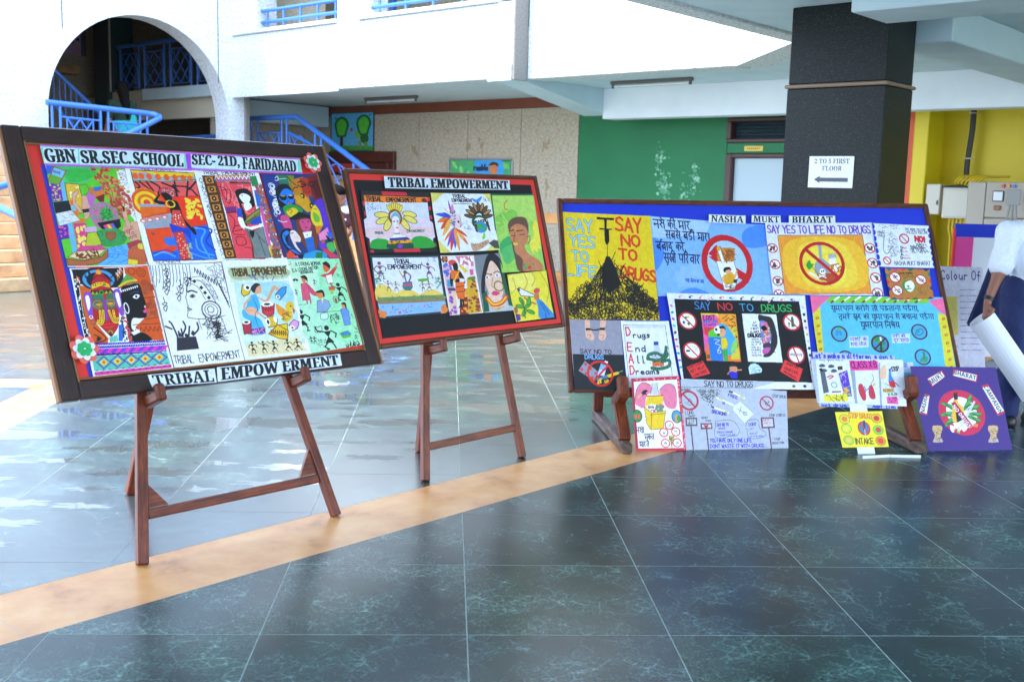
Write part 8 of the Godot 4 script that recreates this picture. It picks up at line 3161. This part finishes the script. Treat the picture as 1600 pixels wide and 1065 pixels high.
	c.D("5a3ab0","d U r  B g A o",571,505,687,501,32,4)
	c.P("c8d8f4",[577,740,688,723,680,837,566,839])
	c.D("5a3ab0","s u K I",572,784,645,781,35,4)
	return c.done()


func art_cuffs():
	var c = Art.new(260, 340, "9a98a8")
	c.P("22262a",[15,497,1010,491,1002,1000,-6,1005])
	c.B("e8b8a0",[305,-4,391,-6,404,129,463,232,427,295,318,266,295,214])
	c.B("e8b8a0",[623,-10,725,-6,687,124,703,228,625,296,544,262,566,189])
	c.S("b8806a",11,[324,214,393,223,374,265])
	c.S("b8806a",11,[587,209,648,218,614,267])
	c.P("1a1a1e",[306,121,399,119,401,150,308,152])
	c.P("1a1a1e",[593,109,689,108,685,139,594,143])
	c.S("2a2a2e",25,[389,136,487,145,596,128])
	c.T("2a2a34","SAY NO TO",162,481,771,485,57,14)
	c.T("7aa8e0","DRUGS",248,565,607,563,61,20)
	c.P("8a94a8",[99,731,240,590,488,745,377,864])
	c.E("d8483a",249,637,34,22,0)
	c.E("d8483a",165,713,34,22,0)
	c.E("d8483a",340,696,34,22,0)
	c.E("d8483a",247,773,34,22,0)
	c.E("d8483a",439,762,34,22,0)
	c.E("d8483a",353,828,34,22,0)
	c.P("8ab0e8",[550,621,653,650,593,804,455,786])
	c.P("c8d8f4",[512,704,630,722,594,794,470,782])
	c.P("f4f4f4",[628,579,693,595,669,636,614,625])
	c.P("5a7ab0",[436,837,637,783,662,813,459,877])
	c.P("e8c820",[637,783,868,728,892,763,674,823])
	c.L("8aa",14,[880,742,959,717])
	c.dots("e8c820",[434,847,659,833,679,904,454,917],18,22,16,221)
	c.dots("222",[462,847,659,833,651,904,454,917],10,17,12,222)
	c.O("d83028",39,519,765,236,168)
	c.L("d83028",34,[375,878,687,644])
	return c.done()


func art_dead():
	var c = Art.new(270, 340, "e8eef8")
	c.L("555",9,[50,63,914,71,887,862])
	c.L("555",9,[50,63,43,844])
	c.L("777",6,[80,94,883,101])
	c.T("d8383c","D",90,226,181,226,128,26)
	c.T("d8383c","E",82,458,171,460,128,26)
	c.T("d8383c","A",82,635,168,638,128,26)
	c.T("d8383c","D",81,805,166,809,128,26)
	c.T("23262e","rugs",221,257,570,260,84,23)
	c.T("23262e","nd",237,466,443,471,92,23)
	c.T("23262e","ll",236,644,394,649,106,23)
	c.T("23262e","reams",183,806,653,826,79,23)
	c.P("c8d0dc",[628,377,708,378,755,550,766,705,522,697,551,545])
	c.P("1f48b0",[623,323,722,325,713,380,618,379])
	c.P("e8743a",[540,632,767,635,756,709,534,706])
	c.S("1a4a34",60,[457,586,498,521,647,502,755,550,825,506,860,415])
	c.S("2f7a58",37,[457,586,498,521,647,502,755,550,825,506,860,415])
	c.S("1a4a34",60,[485,587,653,614,844,552,845,484])
	c.S("2f7a58",37,[485,587,653,614,844,552,845,484])
	c.S("1a4a34",60,[736,638,874,621,854,709,684,746,515,729,596,753])
	c.S("2f7a58",37,[736,638,874,621,854,709,684,746,515,729,596,753])
	c.dots("0f2a1e",[469,520,854,507,834,730,511,750],60,9,7,231)
	return c.done()


func art_title_a():
	var c = Art.new(200, 52, "e0e8f0")
	c.F("14181c","NASHA",60,930,940,930,860,1)
	return c.done()


func art_title_b():
	var c = Art.new(200, 52, "e0e8f0")
	c.F("14181c","MUKT",60,930,940,930,860,1)
	return c.done()


func art_title_c():
	var c = Art.new(200, 52, "e0e8f0")
	c.F("14181c","BHARAT",60,930,940,930,860,1)
	return c.done()


func art_lungs():
	var c = Art.new(280, 420, "eef0f6")
	c.P("c8283c",[0,0,1000,0,1000,45,0,45])
	c.P("b0203a",[0,0,45,0,45,1000,0,1000])
	c.P("d8405a",[945,0,1000,0,1000,1000,945,1000])
	c.P("c8283c",[0,970,1000,970,1000,1000,0,1000])
	c.scrib("f4b0c0",[945,0,1000,0,1000,1000,945,1000],24,14,40,241,2)
	c.scrib("f0a0b0",[0,0,1000,0,1000,40,0,40],14,14,40,242,2)
	c.B("e87a9c",[42,322,107,140,238,62,385,98,410,191,292,248,229,408,111,385])
	c.B("e87a9c",[569,177,712,101,856,126,914,229,872,426,699,421,625,319])
	c.S("7a5a6a",12,[42,322,107,140,238,62,399,109])
	c.S("7a5a6a",12,[569,177,712,101,870,127,911,249])
	c.P("c8ccd4",[423,79,531,77,534,155,562,237,369,231,415,151])
	c.L("555",9,[423,79,415,151,369,231])
	c.L("555",9,[531,77,534,155,562,237])
	c.B("1a1a1e",[191,204,256,165,330,178,282,207,308,239,249,227,201,249,214,221])
	c.P("e8c050",[94,258,175,216,194,237,110,279])
	c.P("e8c81c",[235,408,306,253,633,260,609,399,471,375,353,361])
	c.L("c8381c",20,[291,252,634,252])
	c.dots("c04a6a",[291,390,617,379,636,459,342,461],16,26,18,243)
	c.dots("4a8a6a",[291,390,617,379,636,459,342,461],12,26,18,244)
	c.P("ecc61a",[230,398,369,482,658,463,575,702,326,716,248,627])
	c.L("5a4a10",9,[230,398,369,482,658,463,575,702,326,716,248,627,230,398])
	c.L("5a4a10",9,[369,482,326,716])
	c.L("5a4a10",9,[336,511,648,495])
	c.E("2a8a3a",72,520,94,83,0)
	c.O("222",15,72,520,94,83)
	c.B("e05a4a",[23,503,69,494,62,554,26,559])
	c.B("e05a4a",[93,495,128,505,116,561,86,554])
	c.E("4a9ac8",869,547,99,83,0)
	c.O("222",15,869,547,99,83)
	c.P("e8a030",[835,523,888,514,878,621,831,616])
	c.E("3a9a3a",908,573,41,39,0)
	c.D("1a1a2a","n S A",26,756,189,753,75,15)
	c.D("1a1a2a","m u k t",193,850,383,843,75,15)
	c.D("1a1a2a","B A r t",79,945,270,941,67,15)
	c.E("f8f8fa",701,659,88,59,0)
	c.scrib("4a7a5a",[675,640,733,641,727,679,670,678],6,9,35,732,2)
	c.O("d8404a",23,701,659,82,55)
	c.E("f8f8fa",579,757,88,59,0)
	c.scrib("4a7a5a",[553,738,610,739,605,777,548,776],6,9,35,694,2)
	c.O("d8404a",23,579,757,82,55)
	c.E("f8f8fa",820,750,88,59,0)
	c.scrib("4a7a5a",[794,730,851,731,846,769,789,769],6,9,35,778,2)
	c.O("d8404a",23,820,750,82,55)
	c.E("f8f8fa",594,903,88,59,0)
	c.scrib("4a7a5a",[568,883,625,884,620,922,564,921],6,9,35,706,2)
	c.O("d8404a",23,594,903,82,55)
	c.E("f8f8fa",827,898,88,59,0)
	c.scrib("4a7a5a",[802,879,858,879,853,917,797,916],6,9,35,788,2)
	c.O("d8404a",23,827,898,82,55)
	c.P("c8a828",[670,809,776,803,777,852,669,854])
	c.P("b8a028",[704,847,733,848,726,957,698,957])
	c.scrib("5a3a1a",[670,809,775,806,726,957,698,953],14,9,41,245,2)
	return c.done()


func art_grey_poster():
	var c = Art.new(520, 330, "b4bccc")
	c.L("444",4,[-6,110,1003,91])
	c.T("22262e","SAY NO TO DRUGS",219,95,680,85,84,7)
	c.scrib("5a6260",[139,135,368,128,356,196,252,335,193,282],170,5,13,251,2)
	c.dots("3a4240",[219,295,289,293,287,362,224,363],8,7,11,252)
	c.O("b82a34",18,66,298,81,129)
	c.L("b82a34",15,[18,214,114,382])
	c.O("b82a34",13,803,323,62,100)
	c.L("b82a34",10,[761,256,845,392])
	c.S("333",4,[72,271,57,311,54,359,84,358,87,311,76,271])
	c.S("333",4,[35,352,36,318])
	c.T("333","BURNING",0,163,86,158,31,3)
	c.scrib("444",[782,284,830,283,828,368,780,369],22,3,17,253,2)
	c.L("f4f6fa",16,[466,159,591,253])
	c.L("f4f6fa",16,[331,258,486,359])
	c.L("f4f6fa",16,[281,387,431,469])
	c.L("4a4a4a",18,[455,159,479,168])
	c.L("e0d04a",15,[555,226,582,243])
	c.L("e0d04a",15,[353,267,375,281])
	c.L("4a4a4a",17,[275,384,292,395])
	c.L("e0d04a",15,[404,455,427,466])
	c.T("3030a8","FREE",436,228,526,268,39,5)
	c.T("3030a8","IS",377,340,400,346,34,5)
	c.T("3030a8","BREAKING",273,472,407,514,45,6)
	c.P("dfe6f4",[486,359,552,302,677,484,583,624,474,429])
	c.L("9aa",3,[486,359,552,302,677,484,583,624,474,429,486,359])
	c.L("333",4,[519,408,588,477])
	c.L("333",4,[559,372,537,471])
	c.O("333",4,592,482,17,28)
	c.T("333","C",585,496,599,499,25,3)
	c.T("333","LUNG",25,501,100,490,48,4)
	c.T("333","CANCER",45,535,111,528,25,3)
	c.T("333","HEART",170,556,234,553,25,3)
	c.T("333","ATTACK",205,595,259,598,25,3)
	c.L("5a3438",12,[65,659,69,991])
	c.P("6a3a40",[19,542,128,542,127,660,17,663])
	c.P("b8c8d0",[31,563,116,563,115,639,31,641])
	c.scrib("5a6a70",[44,570,100,570,97,632,40,632],24,4,15,254,2)
	c.L("5a3438",12,[211,702,218,1004])
	c.P("6a3a40",[158,622,268,619,268,703,157,709])
	c.P("c0c4d0",[169,639,257,637,257,684,171,686])
	c.B("c82030",[190,642,210,653,232,639,227,667,210,689,193,667])
	c.L("5a3438",12,[815,700,834,1003])
	c.P("6a3a40",[740,538,867,533,875,693,745,700])
	c.P("c8ccd8",[756,555,855,552,860,671,760,678])
	c.T("c05a6a","SUBJECT",760,591,847,584,28,3)
	c.T("c05a6a","STOP IT",763,635,836,630,25,3)
	c.S("555",4,[297,654,303,598,349,584,413,577,468,591,503,641,528,726,498,798,423,811,366,839,294,823,284,738,300,682,297,654])
	c.S("555",4,[591,670,617,584,674,567,717,584,728,700,784,758,773,817,704,845,628,843,601,785,613,727,585,698])
	c.T("3a3ab0","SAY NO TO",312,665,428,661,42,5)
	c.T("5a5ab8","DRUGS",326,713,390,708,28,4)
	c.T("5a5ab8","DRUGS CHANGE",310,764,462,761,25,4)
	c.T("5a5ab8","YOUR FUTURE",331,809,488,805,25,4)
	c.T("3a3ab0","DONT",622,663,696,656,42,5)
	c.T("6a6ac0","LET",627,716,670,713,25,3)
	c.T("6a6ac0","YOUR LIFE",625,788,702,779,22,3)
	c.T("6a6ac0","GO UP IN SMOKE",629,826,763,824,22,3)
	c.T("2a2ac0","YOU HAVE ONLY ONE LIFE",237,893,641,899,51,6)
	c.T("2a2ac0","DONT WASTE IT WITH DRUGS..",235,976,788,979,51,6)
	c.T("3a3a44","STOP DRUG",860,233,989,244,42,4)
	c.T("3a3a44","STOP STRESS",824,523,980,518,36,4)
	c.T("3a3a44","STOP",864,877,923,876,34,4)
	c.T("3a3a44","ADDICTION",843,936,957,931,31,4)
	return c.done()


func art_class_panels():
	var c = Art.new(480, 260, "dfe4ee")
	c.P("9aa4ae",[412,16,468,16,449,980,423,982])
	c.P("9aa4ae",[727,65,749,65,722,1009,702,1011])
	c.P("b4bcc6",[11,-1,52,-1,30,978,-5,989])
	c.D("2a2a3a","n S A  m u k t  B A r t",91,34,350,27,62,5)
	c.B("4a5058",[77,154,105,97,138,111,146,153,108,175])
	c.B("4a5058",[176,167,203,110,236,124,244,166,207,187])
	c.B("4a5058",[199,272,226,215,259,228,267,270,230,292])
	c.B("4a5058",[90,267,118,210,152,223,160,266,122,288])
	c.P("2a1a14",[73,211,107,192,123,274,90,299])
	c.P("5a6068",[82,282,135,263,149,748,86,781])
	c.P("4a2a1a",[280,155,334,144,334,223,280,235])
	c.P("5a3ab8",[282,312,381,233,393,590,301,648])
	c.scrib("d8c8f4",[295,329,378,268,377,573,303,612],10,5,51,261,2)
	c.P("3a6ab0",[301,648,398,596,397,821,315,845])
	c.dots("e8a030",[309,666,397,625,392,822,316,827],14,14,28,262)
	c.P("e8dc3a",[83,818,347,771,354,933,83,974])
	c.scrib("4a4a1a",[106,842,336,808,338,916,108,942],10,5,79,263,2)
	c.S("c83a3a",14,[155,404,194,367,220,384,171,440])
	c.O("4a6a9a",7,216,581,29,59)
	c.P("8a4a2a",[182,727,285,710,286,739,180,760])
	c.P("222",[108,816,128,793,124,841])
	c.P("e8489a",[417,16,725,26,721,226,416,246])
	c.T("7a1a6a","CLASS X B",430,197,711,166,152,12)
	c.B("c83848",[487,567,526,548,554,722,550,881,515,902,481,726])
	c.B("c83848",[590,684,619,561,642,594,661,820,628,875,593,825])
	c.S("3a6ac0",10,[549,599,562,668,589,649,610,578])
	c.S("3a6ac0",10,[562,668,554,722])
	c.S("3a2a2a",5,[620,543,660,421,643,319])
	c.E("d8c838",658,548,15,35,0)
	c.B("ecc09c",[732,401,753,198,781,125,805,131,809,298,784,416])
	c.P("3a8ae0",[838,230,858,213,860,346,887,463,821,483])
	c.P("d8383a",[822,472,887,456,897,591,848,617,829,574])
	c.P("1a3a9a",[837,204,859,190,860,236,839,247])
	c.T("222","STOP",869,256,952,228,90,10)
	c.L("999",9,[779,518,872,616])
	c.S("3a3a3a",9,[893,496,938,578])
	c.T("b88a1c","OVERDOSE",754,709,872,694,62,9)
	c.T("3a8a3a","IS SLOW",800,782,906,761,48,7)
	c.P("f05aa8",[782,811,900,795,910,957,783,958])
	c.scrib("8a2a5a",[789,828,896,809,899,941,789,943],10,5,51,264,2)
	return c.done()


func art_class_top():
	var c = Art.new(420, 90, "b8c0ec")
	c.T("2a3ab8","Let's make a difference don't",5,313,973,195,267,13)
	return c.done()


func art_class_bottom():
	var c = Art.new(420, 60, "b8c0ec")
	c.T("2a3ab8","get drug",31,996,347,932,660,14)
	c.T("2a3ab8","Addiction",685,906,975,937,660,14)
	return c.done()


func art_stop_yellow():
	var c = Art.new(300, 230, "ecdc20")
	c.T("d8762c","STOP DRUGS",274,168,767,207,137,20)
	c.T("4a4a1a","INTAKE",296,906,700,905,154,20)
	c.E("e8c83a",175,200,114,137,0)
	c.O("6aa83a",13,175,200,107,129)
	c.E("d8842c",175,200,60,73,0)
	c.E("f0b02c",857,197,114,137,0)
	c.O("6aa83a",13,857,197,107,129)
	c.E("c83a2c",857,197,60,73,0)
	c.E("c8d83a",171,471,114,137,0)
	c.O("6aa83a",13,171,471,107,129)
	c.E("e8d84a",171,471,60,73,0)
	c.E("8ac83a",848,522,114,137,0)
	c.O("6aa83a",13,848,522,107,129)
	c.E("c84a4a",848,522,60,73,0)
	c.E("a8c84a",173,793,114,137,0)
	c.O("6aa83a",13,173,793,107,129)
	c.E("e8c04a",173,793,60,73,0)
	c.E("e8842c",851,829,114,137,0)
	c.O("6aa83a",13,851,829,107,129)
	c.E("d84a2c",851,829,60,73,0)
	c.E("c8302c",549,471,134,197,0)
	c.E("3a7ab0",549,471,100,150,0)
	c.B("2a8a5a",[513,383,586,341,583,472,519,558])
	c.P("2a3a6a",[560,254,601,246,576,516,523,536])
	c.L("c8302c",27,[493,339,614,595])
	c.L("aaa",30,[559,515,552,669])
	return c.done()


func art_purple():
	var c = Art.new(520, 480, "3a1c78")
	c.P("d8283c",[-10,558,105,327,161,341,78,582])
	c.P("dfe0e0",[-2,543,101,344,154,357,81,564])
	c.F("1a3a3a","NASHA",50,564,141,349,48,2)
	c.P("d8283c",[168,151,361,44,387,117,212,243])
	c.P("dfe0e0",[176,150,354,57,379,120,218,228])
	c.F("1a3a3a","MUKT",211,219,373,114,62,2)
	c.P("d8283c",[500,27,769,94,739,182,475,105])
	c.P("dfe0e0",[507,38,759,95,731,170,485,105])
	c.F("1a3a3a","BHARAT",491,86,736,158,55,2)
	c.P("d8283c",[789,224,867,205,1002,546,909,588])
	c.P("dfe0e0",[794,248,866,231,996,524,911,560])
	c.F("1a3a3a","CAMPAIGN",808,237,933,565,55,2)
	c.E("c81848",492,551,269,274,0)
	c.E("e8eef0",492,551,179,190,0)
	c.E("2a6a2a",346,464,84,24,200)
	c.E("4aa84a",346,464,73,16,200)
	c.E("2a6a2a",354,479,55,11,225)
	c.E("2a6a2a",316,567,84,24,170)
	c.E("4aa84a",316,567,73,16,170)
	c.E("2a6a2a",324,582,55,11,195)
	c.E("2a6a2a",324,660,84,24,140)
	c.E("4aa84a",324,660,73,16,140)
	c.E("2a6a2a",332,675,55,11,165)
	c.E("2a6a2a",604,407,84,24,300)
	c.E("4aa84a",604,407,73,16,300)
	c.E("2a6a2a",612,422,55,11,325)
	c.E("2a6a2a",642,491,84,24,340)
	c.E("4aa84a",642,491,73,16,340)
	c.E("2a6a2a",650,506,55,11,365)
	c.E("2a6a2a",625,622,84,24,20)
	c.E("4aa84a",625,622,73,16,20)
	c.E("2a6a2a",633,637,55,11,45)
	c.E("2a6a2a",576,454,84,24,310)
	c.E("4aa84a",576,454,73,16,310)
	c.E("2a6a2a",584,469,55,11,335)
	c.E("2a6a2a",645,566,84,24,0)
	c.E("4aa84a",645,566,73,16,0)
	c.E("2a6a2a",653,581,55,11,25)
	c.P("e8b03a",[423,399,471,389,478,445,525,482,514,623,393,679,359,623,395,492])
	c.P("1a1a1a",[441,315,487,311,480,389,433,399])
	c.P("1a1a14",[420,548,477,538,474,641,413,669])
	c.P("c8ccd8",[394,763,659,407,679,420,418,782])
	c.dots("f4f4f4",[324,707,545,698,526,792,326,782],30,15,15,271)
	c.P("e87a3a",[604,679,657,688,640,726,587,716])
	c.P("8ad04a",[383,772,423,754,414,801])
	c.P("a8183c",[388,436,437,421,589,707,528,735])
	c.F("f0e8ec","NO DRUGS",393,477,534,731,48,2)
	c.B("c8a878",[106,744,148,707,202,707,225,744,188,819,190,860,194,897,84,900,105,855,121,809])
	c.scrib("6a4a2a",[119,734,220,735,178,884,99,883],26,5,29,272,2)
	c.E("c8a878",138,729,26,26,0)
	c.E("c8a878",203,729,26,26,0)
	c.P("b8a890",[92,865,197,862,193,901,84,902])
	c.O("2a4a9a",5,148,871,15,15)
	c.B("c8a878",[759,745,802,707,857,707,881,745,844,821,846,863,850,901,737,904,758,858,775,811])
	c.scrib("6a4a2a",[772,736,876,736,834,887,752,887],26,5,29,272,2)
	c.E("c8a878",791,730,26,26,0)
	c.E("c8a878",858,730,26,26,0)
	c.P("b8a890",[745,868,853,865,849,904,737,906])
	c.O("2a4a9a",5,803,874,15,15)
	return c.done()


func art_turtle():
	var c = Art.new(256, 240, "5fb4dc")
	c.B("1f6a3a",[90,310,140,170,260,100,380,170,430,330,380,510,350,620,170,630,120,490])
	c.B("5ac83a",[140,310,180,210,260,160,340,210,380,330,340,480,320,570,200,580,160,460])
	c.B("1f6a3a",[600,270,650,130,770,60,890,130,940,290,890,470,860,580,680,590,630,450])
	c.B("5ac83a",[650,270,690,170,770,120,850,170,890,290,850,440,830,530,710,540,670,420])
	c.P("4a2a1c",[230,620,290,620,300,880,220,880])
	c.P("3aa03a",[0,880,300,850,700,860,1000,870,1000,1000,0,1000])
	c.B("2a6a2a",[690,640,760,560,860,580,880,720,800,800,720,760])
	c.B("7ab83a",[560,520,620,500,680,560,690,660,640,680,590,600])
	c.B("7a9a3a",[660,760,720,740,720,880,670,890])
	c.B("7a9a3a",[790,780,850,760,860,880,800,890])
	c.B("c83a3a",[460,450,490,390,520,440,500,500])
	c.E("222",590,545,9,9,0)
	c.dots("d85a8a",[60,840,950,840,950,920,60,920],16,10,10,281)
	c.P("1a5a2a",[90,120,160,140,120,170])
	c.P("1a5a2a",[880,60,950,70,900,110])
	c.L("1a3a5a",26,[5,5,995,5,995,995,5,995,5,5])
	return c.done()


func art_jungle():
	var c = Art.new(300, 200, "4aa868")
	c.E("2a7a3a",0,0,90,45,0)
	c.E("6ac05a",137,211,90,45,40)
	c.E("3a9a6a",274,422,90,45,80)
	c.E("8ad07a",81,633,90,45,120)
	c.E("2a7a3a",218,844,90,45,160)
	c.E("6ac05a",25,55,90,45,200)
	c.E("3a9a6a",162,266,90,45,240)
	c.E("8ad07a",299,477,90,45,280)
	c.E("2a7a3a",106,688,90,45,320)
	c.E("6ac05a",243,899,90,45,360)
	c.E("3a9a6a",50,110,90,45,400)
	c.E("8ad07a",187,321,90,45,440)
	c.E("2a7a3a",324,532,90,45,480)
	c.E("6ac05a",131,743,90,45,520)
	c.E("3a9a6a",268,954,90,45,560)
	c.E("8ad07a",75,165,90,45,600)
	c.P("3a9ad8",[420,0,900,0,900,1000,420,1000])
	c.B("c87a4a",[660,150,740,100,790,200,780,420,700,460,660,330])
	c.B("3a2a1a",[650,180,700,60,790,90,800,200,740,150])
	c.P("d8a050",[640,480,820,480,860,1000,600,1000])
	c.T("1a2a4a","rumble",400,330,640,330,190,26)
	c.T("1a2a4a","in the",430,640,620,640,170,24)
	c.T("1a2a4a","jungle",410,940,640,940,170,24)
	c.E("2a7a3a",930,0,80,60,0)
	c.E("6ac05a",930,190,80,60,50)
	c.E("3a9a6a",930,380,80,60,100)
	c.E("2a7a3a",930,570,80,60,150)
	c.E("6ac05a",930,760,80,60,200)
	c.E("3a9a6a",930,950,80,60,250)
	return c.done()


func art_pinboard():
	var c = Art.new(200, 200, "6a6a70")
	c.P("c82a3a",[380,0,800,0,760,600,400,560])
	c.P("2a6a6a",[0,100,360,60,380,500,60,560])
	c.dots("f0c0d0",[400,50,760,50,740,540,420,520],14,40,40,291)
	c.P("c8a0b8",[0,600,900,620,900,1000,0,1000])
	c.dots("3a3a4a",[100,650,860,650,860,950,100,950],16,40,40,292)
	return c.done()


func art_floor_notice():
	var c = Art.new(330, 250, "e4e8ee")
	c.F("1c1e22","2 TO 5 FIRST",120,230,900,230,150,3)
	c.F("1c1e22","FLOOR",300,460,740,460,150,3)
	c.P("54565c",[130,740,260,620,260,680,890,680,890,810,260,810,260,860])
	return c.done()


func art_colour_of():
	var c = Art.new(200, 300, "dfe0f0")
	c.T("4a2a8a","Colour Of",60,130,960,130,90,18)
	c.P("e8d86a",[50,300,420,300,420,680,50,680])
	c.L("7a7ab8",8,[480,230,820,226])
	c.L("7a7ab8",8,[480,290,857,286])
	c.L("7a7ab8",8,[480,350,894,346])
	c.L("7a7ab8",8,[480,410,931,406])
	c.L("7a7ab8",8,[480,470,838,466])
	c.L("7a7ab8",8,[480,530,875,526])
	c.L("7a7ab8",8,[480,590,912,586])
	c.L("7a7ab8",8,[480,650,949,646])
	c.L("7a7ab8",8,[480,710,856,706])
	c.L("7a7ab8",8,[480,770,893,766])
	c.L("7a7ab8",8,[480,830,930,826])
	c.L("6a9a4a",9,[60,740,380,738])
	c.L("6a9a4a",9,[60,795,421,793])
	c.L("6a9a4a",9,[60,850,402,848])
	c.L("6a9a4a",9,[60,905,383,903])
	return c.done()
